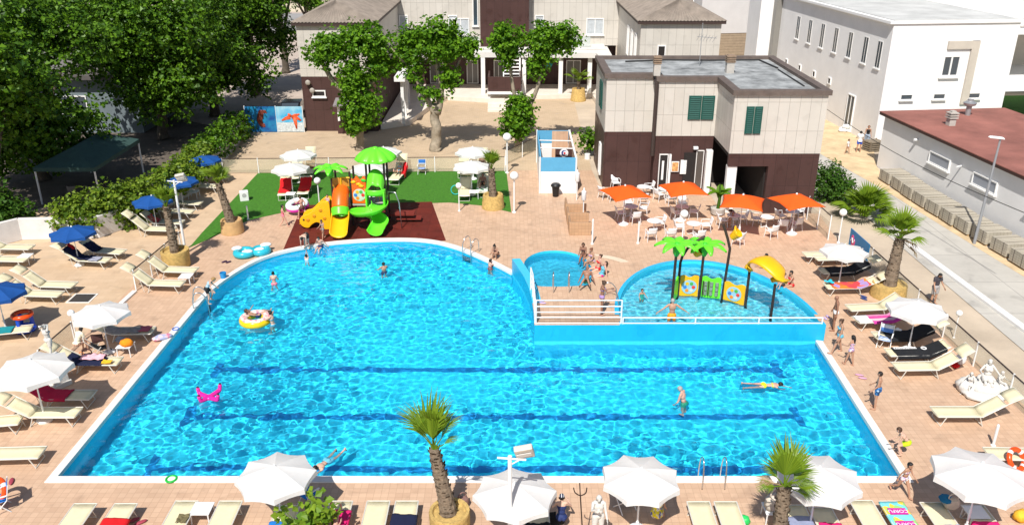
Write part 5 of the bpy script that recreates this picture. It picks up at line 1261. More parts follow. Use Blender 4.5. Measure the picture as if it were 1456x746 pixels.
def palmtop(x, y, z, n=7, L=.75):
    m = MB(); m.lathe([(.09, z-.62), (.17, z-.45), (.2, z-.1), (.1, z+.05), (0, z+.08)], 10, c=(x, y, 0)); b = m.build('palm_cup', pl_g2, smooth=True)
    for k in range(n):
        a = 2*PI*k/n+.3; d = V((math.cos(a), math.sin(a), 0)); s = V((-d.y, d.x, 0)); m = MB()
        m.grid(lambda u, v: V((x, y, z))+d*(.08+L*v)+s*(u-.5)*.42*math.sin(PI*min(.98, .1+.9*v))**.7+V((0, 0, .22*math.sin(v*2.2)-.30*v*v-.08*abs(u-.5)*2)), 4, 8)
        m.build('palm_leaf', pl_g, smooth=True, solid=.03)
palmtop(PX[0]-.02, 47.88, 3.6, 7, .95)
# yellow animal slide
sl = empty('yellow_slide', (-11.45, 48.0, 0), 'small yellow animal shaped slide left of the slide tower', 'slide')
with_root(sl)
m = MB(); pr_ = [(-10.75, 0), (-10.75, 1.55), (-10.95, 1.75), (-11.2, 1.7), (-11.6, 1.35), (-12.0, .98), (-12.3, .9), (-12.55, .7), (-12.6, .4), (-12.4, .15), (-12.1, .1), (-11.9, .3), (-11.6, .45), (-11.3, .3), (-11.2, 0)]
q = [V((p.x, p.y)) for p in spline([(*a, 0) for a in pr_], 3)]
for y in (-47.15, -48.1): pass
m.prism([(p.x, p.y) for p in q], -47.35, -47.2, Matrix(((1,0,0,0),(0,0,1,0),(0,1,0,0),(0,0,0,1))) @ Matrix.Scale(-1, 4, (0,0,1)))
m.build('side', pl_y, bevel=.03)
m = MB(); m.prism([(p.x, p.y) for p in q], -48.25, -48.1, Matrix(((1,0,0,0),(0,0,1,0),(0,1,0,0),(0,0,0,1))) @ Matrix.Scale(-1, 4, (0,0,1))); m.build('side', pl_y, bevel=.03)
m = MB(); m.grid(lambda u, v: V((-10.9-1.75*v, 47.3+.85*u, 1.45-1.25*v**.9+.12*(2*u-1)**2)), 6, 12); m.build('chute', pl_y, smooth=True, solid=.04)
for i, (x, z) in enumerate(((-11.3, 1.2), (-11.7, .85), (-12.1, .6), (-11.1, .7))):
    m = MB(); m.ell((x, 47.19, z), (.11, .02, .11)); m.build('spot', M('play_amber', (.62, .25, .01), .4), smooth=True)
m = MB(); m.ell((-12.35, 47.18, .62), (.06, .03, .06)); m.build('eye', pl_k)
with_root(None)

# splash pad in the paddling pool
SP = empty('splash_structure', at(1012, 420, .65), 'yellow and green splash play frame with palm tops and tipping buckets in the paddling pool', 'play frame')
with_root(SP)
WZ = .2
def gp_(px, py): q = at(px, py, TZ-.15); return q.x, q.y
b1, b2, b3, b4, b5, b6 = gp_(955, 429), gp_(963, 419), gp_(994, 420), gp_(1026, 424), gp_(1060, 433), gp_(1096, 450)
def post(b, top, r=.065): m = MB(); m.tube([(b[0], b[1], WZ)]+top, r, 8); m.build('post', pl_k, smooth='auto')
z1 = zat(362, b1[1]); post(b1, [(b1[0]+.03, b1[1], z1)]); z3 = zat(362, b3[1]); post(b3, [(b3[0]+.03, b3[1], z3)])
palmtop(b1[0]+.04, b1[1], z1+.55, 7, .95); palmtop(b3[0]+.05, b3[1], z3+.55, 7, .98)
zc = zat(365, b2[1]); post(b2, [(b2[0]+.02, b2[1], zc-.3), (b2[0]+.08, b2[1], zc), (b2[0]+.3, b2[1], zc+.42), (b2[0]+.65, b2[1]+.1, zc+.72), (b2[0]+1.1, b2[1]+.2, zc+.95)])
zd = zat(345, b4[1]); post(b4, [(b4[0]+.12, b4[1], zd-.8), (b4[0]+.14, b4[1], zd-.3), (b4[0]+.02, b4[1]+.1, zd+.15), (b4[0]-.2, b4[1]+.3, zd+.8)])
z5 = zat(384, b5[1]); post(b5, [(b5[0], b5[1], z5)]); z6 = zat(404, b6[1]); post(b6, [(b6[0], b6[1], z6)])
def bucket(x, y, z):
    m = MB(); m.lathe([(.0, -.22), (.17, -.2), (.25, .2), (.24, .2), (.15, -.15), (0, -.17)], 14, mtx=Matrix.Translation((x, y, z)) @ Euler((R(25), R(35), 0)).to_matrix().to_4x4()); m.build('bucket', pl_y, smooth='auto')
    m = MB(); m.torus((x, y, z+.18), .22, .045, 16, 6, Euler((R(20), R(80), 0))); m.build('bucket_handle', pl_y, smooth=True)
bucket(b2[0]+.85, b2[1]+.1, zc+.2); bucket(b4[0]+.35, b4[1]+.1, zd+.35)
def panel(a, b, z0, z1, mt, kind):
    a, b = V((*a, 0)), V((*b, 0)); d = (b-a); L = d.length; d.normalize(); nn = V((d.y, -d.x, 0)); 
    m = MB(); up = V((0, 0, 1)); P = []
    for i in range(13): t = i/12; P.append((.08+(L-.16)*(1-t), z1+.06*math.sin(t*PI*3)))
    P = [(.08, z0), (L-.08, z0)]+P
    m.prism(P, -.04, .04); M4 = Matrix((d, up, nn)).transposed().to_4x4(); M4.translation = a
    m.v = [tuple(M4 @ V(v)) for v in m.v]; p = m.build('panel', mt, bevel=.012)
    c = a+d*L*.5+up*((z0+z1)/2)+nn*.05
    if kind == 'f':
        m = MB(); m.lathe([(0, 0), (.36, 0), (.36, .02), (0, .02)], 22, mtx=Matrix.Translation(c) @ Matrix((d, up, nn)).transposed().to_4x4()); dd = m.build('disc', M('disc_blue', (.30, .52, .62), .4), p)
        for i, cl in enumerate(cols):
            k = c+d*.2*math.cos(i*1.05)+up*.2*math.sin(i*1.05)+nn*.022
            m = MB(); m.lathe([(0, 0), (.085, 0), (.085, .014), (0, .014)], 12, mtx=Matrix.Translation(k) @ Matrix((d, up, nn)).transposed().to_4x4()); m.build('petal', MATS[f'petal_{i}'], dd)
    elif kind == 'c':
        for i in range(3):
            for j in range(3):
                k = c+d*(i-1)*.26+up*(j-1)*.24; m = MB(); m.tube([k-up*.10, k+up*.10], .085, 10); m.build('drum', M('drum_grey', (.22, .28, .22), .4, var=.3, vs=8), p, smooth='auto')
        m = MB()
        for i in range(4): bx(m, c.x+(i-1.5)*.26-.02, c.x+(i-1.5)*.26+.02, c.y-.02, c.y+.06, c.z-.38, c.z+.38)
        m.build('drum_rail', pl_k, p)
zt = zat(393, b3[1]); zb_ = TZ-.22
panel(b1, b2, zb_, zt, pl_g, 'x'); panel(b2, b3, zb_, zt, pl_y, 'f'); panel(b3, b4, zb_, zt, pl_g, 'c'); panel(b4, b5, zb_, zt-.1, pl_y, 'f')
a5, a6 = V((b5[0], b5[1], z5)), V((b6[0], b6[1], z6)); md = (a5+a6)/2+V((.0, .1, .75))
q = spline([tuple(a5+V((-.12, 0, .0))), tuple(a5+V((.15, 0, .25))), tuple(md), tuple(a6+V((.15, .1, .45))), tuple(a6+V((.22, .1, .0)))], 6); n = len(q); m = MB(); vs = []
for i, p in enumerate(q):
    t = (q[min(i+1, n-1)]-q[max(i-1, 0)]).normalized(); s = t.cross(V((0, 0, 1))); s = s.normalized() if s.length > .1 else V((0, -1, 0)); up = s.cross(t); w = .18+.32*math.sin(PI*i/(n-1))**.8+.12*i/n
    for k in range(7): a = PI*k/6; vs.append(p-s*math.cos(a)*w+up*math.sin(a)*w*.35)
m.add(vs, [(i*7+k, i*7+k+1, (i+1)*7+k+1, (i+1)*7+k) for i in range(n-1) for k in range(6)]); m.build('spout_hood', pl_y, smooth=True, solid=.03)
with_root(None)

# railings
def railing(name, pts, h, levels, posts, mt, label, r=.03):
    o = empty(name, pts[0], label, 'railing'); P = [V(p)-V(pts[0]) for p in pts]
    for l in levels:
        m = MB(); m.tube([p+V((0, 0, l)) for p in P], r, 7); m.build('rail', mt, o)
    for i in posts:
        m = MB(); m.tube([P[i], P[i]+V((0, 0, h))], r*1.25, 7); m.build('post', mt, o)
    return o
zt_ = zat(427, 33.4)-TZ
railing('railing', [(1.06, 33.42, TZ), (4.82, 33.42, TZ)], zt_, [.03, zt_*.28, zt_*.5, zt_*.74, zt_], [0, 1], metal_w, 'white five bar railing along the front of the terrace between the two small pools', .028)
railing('railing', [(1.02, 33.5, TZ), (1.0, 35.0, TZ), (.98, 36.2, TZ), (.9, 37.0, TZ)], zt_, [zt_*.28, zt_*.5, zt_*.74, zt_], [0, 2, 3], metal_w, 'white railing running back along the curved side of the terrace', .028)
railing('railing', [(4.9, 33.40, TZ), (8.1, 33.40, TZ), (10.9, 33.40, TZ), (13.7, 33.40, TZ)], .32, [.04, .31], [0, 1, 2, 3], metal_w, 'low white two bar railing along the front of the paddling pool', .028)
def ladder(p, rz, label, w=.5, z=0.0, reach=.55, steps=3, h=.85):
    o = empty('pool_ladder', (p[0], p[1], z), label, 'pool ladder', R(rz))
    for s in (-1, 1):
        m = MB(); pts = [(s*w/2, -.42, 0), (s*w/2, -.40, h*.6), (s*w/2, -.30, h*.92), (s*w/2, -.1, h), (s*w/2, .12, h*.8), (s*w/2, .25, .3), (s*w/2, .26, -1.0)]
        m.tube([tuple(q) for q in spline(pts, 5)], .024, 8); m.build('rail', steel, o, smooth=True)
    for k in range(steps):
        m = MB(); m.box((0, .26, -.25-.27*k), (w, .09, .03)); m.build('step', M('dark_tread', (.05, .07, .10), .5), o)
    return o
ladder((-14.95, 36.9), -72, 'steel ladder at the left pool edge where a boy climbs in', .7)
ladder((-2.35, 43.6), 140, 'steel ladder at the top of the pool arc, next to a crouching woman', .62)
ladder((9.15-2.45, 23.4), 0, 'steel ladder at the near pool edge right of the trident statue', .75, h=1.05)
ladder((2.35, 37.05), 0, 'pair of steel grab rails at the plunge pool', .75, z=TZ, h=.95)
ladder((4.65, 35.6), -90, 'steel ladder into the left end of the paddling pool', .7, z=TZ, steps=2)

# glass fences
rail_d = M('dark_rail', (.05, .035, .03), .5); gpan = M('tinted_glass', (.62, .58, .42), .08, alpha=.22)
def gfence(label, pts, h=1.1, each=2.0, posts=True):
    o = empty('glass_fence', pts[0], label, 'fence'); P0 = V(pts[0])
    for a, b in zip(pts, pts[1:]):
        a, b = V(a)-P0, V(b)-P0; d = b-a; L = d.length; n = max(1, round(L/each)); u = d/n; t = d.normalized()
        m = MB(); m.box(tuple((a+b)/2+V((0, 0, h))), (L, .05, .04), Euler((0, 0, math.atan2(d.y, d.x)))); m.build('top_rail', rail_d, o)
        for k in range(n+1):
            m = MB(); q = a+u*k; m.box((q.x, q.y, h/2+.02), (.055, .055, h+.06)); m.build('post', metal_w, o)
        for k in range(n):
            q0, q1 = a+u*k+t*.06, a+u*(k+1)-t*.06; m = MB(); c = (q0+q1)/2; m.box((c.x, c.y, .56), ((q1-q0).length, .014, .98), Euler((0, 0, math.atan2(d.y, d.x)))); m.build('pane', gpan, o)
    return o
gfence('glass fence along the back of the lawn facing the court', [at(318, 247), at(718, 244)], each=2.6)
gfence('short glass fence behind the two loungers by the left palm planter', [at(194, 413), at(258, 357)])
gfence('short glass fence between the left statue and the white parasol', [at(62, 532), at(108, 490)])
q1 = at(1214, 329, 1.1); q2 = at(1456, 545, 1.1); q1.z = q2.z = 0
gfence('long glass fence along the right side by the road', [q1, q2+(q2-q1)*.12], each=2.6)
gfence('glass screen at the right end of the cafe terrace', [at(1147, 312), at(1177, 341)], h=1.45, each=1.5)
gfence('glass screen beside the clear gap at the court lamp', [at(719, 235), at(765, 213)], h=1.1, each=2)

# shower cabin with blue top walls
sc_ = empty('shower_cabin', (3.05, 57, 0), 'roofless white changing cabin with blue upper walls beside the black bin', 'cabin')
with_root(sc_)
blu = M('cabin_blue', (.10, .36, .58), .6, var=.07, vs=2); X0, X1, Y0, Y1, HH = 1.85, 4.25, 54.0, 61.2, 2.45; sp_ = HH-.95
for nm, a in (('front', (X0, X1, Y0, Y0+.08)), ('left', (X0, X0+.08, Y0+.08, Y1)), ('right', (X1-.08, X1, Y0+.08, Y1)), ('back', (X0+.08, X1-.08, Y1-.08, Y1))):
    m = MB(); bx(m, *a, 0, sp_ if nm != 'right' else HH); w_ = m.build(nm+'_wall', white_r if nm != 'right' else deckm)
    if nm != 'right':
        m = MB(); bx(m, *a, sp_+.003, HH); m.build('blue_panel', blu, w_)
m = MB(); bx(m, X1-.1, X1+.02, Y0, Y1, HH+.003, HH+.05); m.build('wall_cap', white_r)
m = MB(); bx(m, X0+.08, X1-.08, Y0+.08, Y1-.08, 0, .03); m.build('floor', deckm)
m = MB(); bx(m, X0+1.1, X1-.12, Y1-.14, Y1-.085, .03, HH-.02); m.build('back_lining', deckm)
m = MB(); bx(m, X0+1.15, X1-.1, 57.0, 57.08, .03, 2.25); d_ = m.build('partition', M('brown_panel', (.075, .035, .03), .5))
for r_, mt, k, dx in ((.30, white_ink, .0, 0), (.20, M('logo_navy', (.02, .04, .20), .5), .02, .02), (.15, white_ink, .04, .08), (.07, M('logo_red', (.6, .02, .05), .5), .06, .04)):
    m = MB(); m.lathe([(0, 0), (r_, 0), (r_, .02), (0, .02)], 20, mtx=Matrix.Translation((X0+1.75+dx, 56.995-k, 1.93)) @ Matrix.Rotation(R(90), 4, 'X')); m.build('emblem', mt, d_)
for y in (56.6, 58.6): 
    m = MB(); m.tube([(X0+.05, y, HH-.05), (X1-.05, y-.2, HH-.05)], .04, 6); m.build('crossbar', metal_w)
m = MB(); bx(m, X0+.15, X0+.95, 58.0, 58.05, .1, 1.9); m.build('cubicle_door', wframe)
m = MB()
for s in ((X0, Y0), (X1, Y0), (X0, Y1), (X1, Y1)): m.tube([(s[0], s[1], 0), (s[0], s[1], HH+.05)], .06, 6)
m.build('corner_post', metal_w)
with_root(None)
def thing1(name, mb, mt, loc, label, cat, rz=0, group=None, **k):
    o = mb.build(name, mt, loc=loc, **k); o.rotation_euler = (0, 0, R(rz)); return tag(o, label, cat, group)
b = empty('litter_bin', at(790, 279), 'black litter bin in front of the white cabin', 'bin')
m = MB(); m.lathe([(.2, 0), (.26, .7), (.0, .7)], 14); m.build('body', blk_ := M('black_plastic', (.012, .012, .013), .45), b, smooth='auto')
m = MB(); m.lathe([(.33, .7), (.34, .78), (.25, .88), (0, .9)], 14); m.build('lid', blk_, b, smooth='auto')
for k, (px, py) in enumerate(((819, 307), (822, 320), (825, 334))):
    g = at(px, py); m = MB(); m.box((0, 0, .4), (1.25, .14, .8)); m.box((-.6, .62, .4), (.12, 1.1, .8))
    thing1('low_tiled_wall', m, tilemat('tan_tiles', (.52, .325, .19), (.46, .285, .165), (.36, .22, .13), .2, .008, .08, .6, vert=True), g, ('low tan tiled partition nearest the white cabin', 'middle one of the three low tan tiled partitions', 'low tan tiled partition nearest the plunge pool')[k], 'wall', group='low tiled partitions', bevel=.02)
# lamps
lampm = M('lamp_globe', (.82, .82, .80), .25, spec=.5)
p = empty('globe_lamp', (0, 0, 0), 'globe lamp', 'lamp')
m = MB(); m.tube([(0, 0, 0), (0, 0, 2.05)], [.05, .045], 8); m.build('post', metal_w, p)
m = MB(); m.lathe([(.12, 0), (.12, .04), (.05, .1)], 12); m.build('foot', metal_w, p)
m = MB(); m.ell((0, 0, 2.28), .26, u=16, w=10); m.build('globe', lampm, p, smooth=True)
PL = Proto(p); glm = 'white globe lamps'
def globe(px, py, bx_, by_, label, sc=1.0):
    q = at(bx_, by_); z = zat(py, q.y); PL.put(q, 0, label, glm, (1, 1, 1)); 
    o = [x for x in bpy.data.objects if x.get('label') == label][-1]; o.scale = (sc, sc, max(.3, z/2.28)) if False else (z/2.28,)*3
globe(101, 445, 110, 485, 'globe lamp left of the pushchair parasol'); globe(450, 257, 455, 298, 'globe lamp beside the red lawn loungers'); globe(722, 195, 721, 246, 'globe lamp at the corner of the court fence')
globe(728, 250, 731, 302, 'globe lamp at the right end of the lawn'); globe(653, 264, 653, 300, 'globe lamp at the front left of the lawn loungers'); globe(972, 304, 969, 352, 'globe lamp among the cafe tables')
globe(1198, 302, 1192, 345, 'globe lamp beside the blue banner'); globe(1362, 445, 1356, 480, 'globe lamp behind the right parasol at the glass fence')
p = empty('bollard', (0, 0, 0), 'white post', 'post'); m = MB(); m.lathe([(.05, 0), (.05, .86), (.03, .9), (0, .9)], 8); m.build('shaft', metal_w, p); m = MB(); m.lathe([(.09, 0), (.09, .03), (.05, .05)], 10); m.build('foot', metal_w, p); PB = Proto(p)
for px, py, s, l in ((353, 312, 1, 'white post at the front edge of the lawn'), (842, 347, 1.7, 'thin white post right of the low tiled partitions'), (907, 346, 1.5, 'thin white post in front of the leftmost orange parasol'), (1412, 633, 1.0, 'short white post on the tiles right of the crouching boy')):
    o = PB.put(at(px, py), 0, l, 'white posts'); o.scale = (1, 1, s)
p = empty('shower_post', (0, 0, 0), 'white shower post', 'shower'); m = MB(); m.tube([(0, 0, 0), (0, 0, 1.5)], .035, 8); m.build('pipe', metal_w, p); m = MB(); m.lathe([(.12, 1.25), (.15, 1.3), (.15, 1.8), (.05, 1.9), (.03, 2.05), (0, 2.05)], 12); m.build('housing', plastic_w, p, smooth='auto'); PH = Proto(p)
PH.put(at(820, 284), 0, 'white shower column next to the cabin corner', 'shower columns'); PH.put(at(829, 312), 0, 'white shower column beside the low tiled partitions', 'shower columns')
# flood lights
def flood(base, H, label, head=(.0, .0), aim=0, sc=1):
    o = empty('floodlight_post', base, label, 'lamp post')
    m = MB(); m.tube([(0, 0, 0), (0, 0, H)], [.075*sc, .06*sc], 10); m.build('post', metal_w, o, smooth='auto')
    m = MB(); m.tube([(-.35, 0, H-.05), (.45, 0, H-.12)], .03, 6); m.tube([(0, 0, H-.3), (.3, 0, H-.1)], .02, 5); m.build('bracket', metal_w, o)
    h = MB(); h.box((.40, .05, H+.12), (.52, .18, .5), Euler((R(28), R(-12), 0))); f = h.build('lamp_head', M('aged_lamp', (.55, .50, .44), .45, var=.12, vs=6), o, bevel=.03)
    m = MB(); m.box((.40, -.055, H+.07), (.42, .02, .16), Euler((R(28), R(-12), 0))); m.build('lamp_glass', M('lamp_lens', (.6, .58, .55), .2), f)
    return o
g = at(264, 360); flood(g, zat(256, g.y), 'tall white floodlight post in front of the left palm')
g = V((xat(725, 690, 19.5), 19.5, 0)); flood(g, zat(648, 19.5), 'foreground white post with a square floodlight above a parasol')
g = at(1385, 347); o = empty('street_lamp', g, 'tall grey street lamp beside the stacks of pavers', 'street lamp')
Hs = zat(196, g.y); m = MB(); m.tube([(0, 0, 0), (.05, 0, Hs*.5), (.12, 0, Hs)], [.09, .075, .05], 9); m.build('post', M('grey_post', (.33, .34, .36), .5, .3), o, smooth='auto')
m = MB(); m.box((-.1, .0, Hs+.02), (.85, .3, .10), Euler((0, R(6), 0)), .8); m.build('lamp_head', metal_w, o, bevel=.03)
# ------------------------------------------------------------------ people
import numpy as np
def rx(a): return Matrix.Rotation(R(a), 3, 'X')
def ry(a): return Matrix.Rotation(R(a), 3, 'Y')
def rz3(a): return Matrix.Rotation(R(a), 3, 'Z')
SK = [M('skin_light', (.60, .38, .28), .5, var=.06, vs=6), M('skin_tan', (.44, .245, .16), .5, var=.06, vs=6), M('skin_brown', (.30, .15, .095), .45, var=.06, vs=6), M('skin_rosy', (.60, .345, .26), .5, var=.06, vs=6)]
HR = {'black': M('hair_black', (.012, .009, .008), .5, bump=.3, bs=60), 'brown': M('hair_brown', (.06, .028, .014), .5, bump=.3, bs=60), 'blond': M('hair_blond', (.32, .19, .07), .55, bump=.3, bs=60), 'grey': M('hair_grey', (.35, .33, .31), .6), 'bald': None, 'red': M('hair_red', (.16, .05, .018), .5, bump=.3, bs=60)}
eye_m = M('eye_dark', (.02, .015, .012), .3); lip_m = M('lips', (.42, .13, .10), .5)
def cap_(m, p0, r0, p1, r1, n=10, bulge=0):
    p0, p1 = V(p0), V(p1); d = (p1-p0); L = d.length; d.normalize()
    pts = [p0-d*r0*.92, p0-d*r0*.6, p0, p0.lerp(p1, .3), p0.lerp(p1, .65), p1, p1+d*r1*.6, p1+d*r1*.92]
    m.tube(pts, [r0*.35, r0*.8, r0, (r0*.7+r1*.3)*(1+bulge), (r0*.35+r1*.65)*(1+bulge*.4), r1, r1*.8, r1*.35], n)
PEOPLE = []
def person(loc, face, h, sex, skin, hair, clothes, label, z=None, sit=None, long=0, lean=0, pitch=0, roll=0, hl=(0, 3), hr=(0, 3), kl=2, kr=2, sl=(5, 10), sr=(5, 10), el=12, er=12, hp=0, hy=0, wet=False, bun=0, twist=0, cap=None):
    """face: direction faced, degrees clockwise from +Y; pitch tips the whole body forward; angles in degrees"""
    B = ry(roll) @ rx(-pitch); T = B @ rx(-lean) @ rz3(twist); up = T @ V((0, 0, 1))
    k = 1.22 if sex == 'c' else 1.0; fem = sex == 'f'
    J = {}; P = V((0, 0, 0)); J['pel'] = P
    for s, nm, hip, kn in ((-1, 'L', hl, kl), (1, 'R', hr, kr)):
        A = B @ ry(-s*hip[1]) @ rx(hip[0]); J['hip'+nm] = P+B @ V((s*.052*h, 0, -.015*h))
        J['kn'+nm] = J['hip'+nm]+A @ V((0, .004*h, -.245*h)); C = A @ rx(-kn); J['an'+nm] = J['kn'+nm]+C @ V((0, -.004*h, -.235*h)); J['fd'+nm] = C
    sw = (.088 if fem else .1 if sex == 'm' else .085)*h
    for s, nm, sh, e in ((-1, 'L', sl, el), (1, 'R', sr, er)):
        A = T @ ry(-s*sh[1]) @ rx(sh[0]); J['sh'+nm] = P+up*.268*h+T @ V((s*sw, 0, 0)); J['el'+nm] = J['sh'+nm]+A @ V((0, 0, -.165*h)); C = A @ rx(e); J['wr'+nm] = J['el'+nm]+C @ V((0, 0, -.145*h)); J['hd'+nm] = C
    H = T @ rz3(hy) @ rx(-hp); J['nk'] = P+up*.295*h; hc = J['nk']+H @ V((0, .012*h, .078*h*k*.95)); J['head'] = hc
    m = _MB()
    qt = T.to_4x4().to_euler()
    m.ell(P+B @ V((0, -.006*h, .0)), V((.088 if fem else .082, .066, .062))*h, B.to_euler()); 
    if fem or sex == 'm':
        for s in (-1, 1): m.ell(P+B @ V((s*.036*h, -.035*h, -.02*h)), V((.045, .045, .048))*h, B.to_euler())
    m.ell(P+up*.10*h, V((.064 if fem else .074, .053, .085))*h, qt); m.ell(P+up*.20*h+T @ V((0, -.004*h, 0)), V((.084 if fem else .096, .060, .092))*h, qt)
    if fem:
        for s in (-1, 1): m.ell(P+up*.195*h+T @ V((s*.036*h, .05*h, 0)), V((.033, .032, .034))*h, qt)
    cap_(m, J['shL'].lerp(J['shR'], .06), .033*h, J['shR'].lerp(J['shL'], .06), .033*h); cap_(m, J['nk']-up*.03*h, .036*h, hc-H @ V((0, .008*h, .035*h)), .028*h)
    hw = h*k
    m.ell(hc+H @ V((0, 0, .012*hw)), V((.043, .053, .053))*hw, H.to_euler(), 14, 10); m.ell(hc+H @ V((0, .012*hw, -.028*hw)), V((.032, .037, .036))*hw, H.to_euler())
    m.ell(hc+H @ V((0, .053*hw, -.006*hw)), V((.009, .013, .014))*hw, H.to_euler(), 8, 6)
    for s in (-1, 1): m.ell(hc+H @ V((s*.044*hw, -.004*hw, -.004*hw)), V((.008, .012, .018))*hw, H.to_euler(), 8, 6)
    th = 1.08 if fem else 1
    for nm in 'LR':
        cap_(m, J['hip'+nm], .050*h*th, J['kn'+nm], .031*h, bulge=.05); cap_(m, J['kn'+nm], .031*h, J['an'+nm], .0195*h, bulge=.16)
        F = J['fd'+nm]; a = J['an'+nm]; m.ell(a+F @ V((0, .04*h, -.022*h)), V((.026, .072, .020))*h, F.to_euler(), 10, 6); m.ell(a+F @ V((0, -.012*h, -.018*h)), V((.022, .026, .024))*h, F.to_euler(), 8, 6)
        aw = .88 if fem else .8 if sex == 'c' else 1
        cap_(m, J['sh'+nm], .030*h*aw, J['el'+nm], .0225*h*aw, bulge=.06); cap_(m, J['el'+nm], .0225*h*aw, J['wr'+nm], .0145*h, bulge=.08)
        C = J['hd'+nm]; s = 1 if nm == 'R' else -1; w = J['wr'+nm]
        m.ell(w+C @ V((0, 0, -.032*h)), V((.012, .024, .032))*h, C.to_euler(), 8, 6)
        for q in range(4):
            ln = (.040, .046, .043, .034)[q]*h; b0 = w+C @ V((0, (.018-.0125*q)*h, -.052*h)); b1 = b0+C @ V((-s*.004*h, (.006-.004*q)*h, -ln*.55)); b2 = b1+C @ V((-s*.012*h, 0, -ln*.45)); m.tube([b0-C @ V((0, 0, -.012*h)), b0, b1, b2], [.0062*h, .0062*h, .0055*h, .0045*h], 6)
        b0 = w+C @ V((0, .016*h, -.014*h)); m.tube([b0, b0+C @ V((-s*.008*h, .018*h, -.016*h)), b0+C @ V((-s*.014*h, .026*h, -.036*h))], [.0075*h, .0065*h, .005*h], 6)
    # where it rests
    zs = [min(J['an'+n].z-.045*h if abs((J['fd'+n] @ V((0, 1, 0))).z) < .6 else J['an'+n].z-.10*h for n in 'LR')]
    base = V(loc)
    if sit is not None: pz = sit+.062*h
    elif z is not None: pz = z
    else: pz = base.z-zs[0]
    base.z = pz
    o = m.build('person', SK[skin], loc=base, smooth=True); o.rotation_euler = (0, 0, R(-face))
    md = o.modifiers.new('skin', 'REMESH'); md.mode = 'VOXEL'; md.voxel_size = .0068*h; md = o.modifiers.new('smooth', 'SMOOTH'); md.factor = .5; md.iterations = 4
    tag(o, label, 'person'); PEOPLE.append((o, h, k, J, B, T, H, hc, hair, clothes, long, bun, wet, cap))
    return o
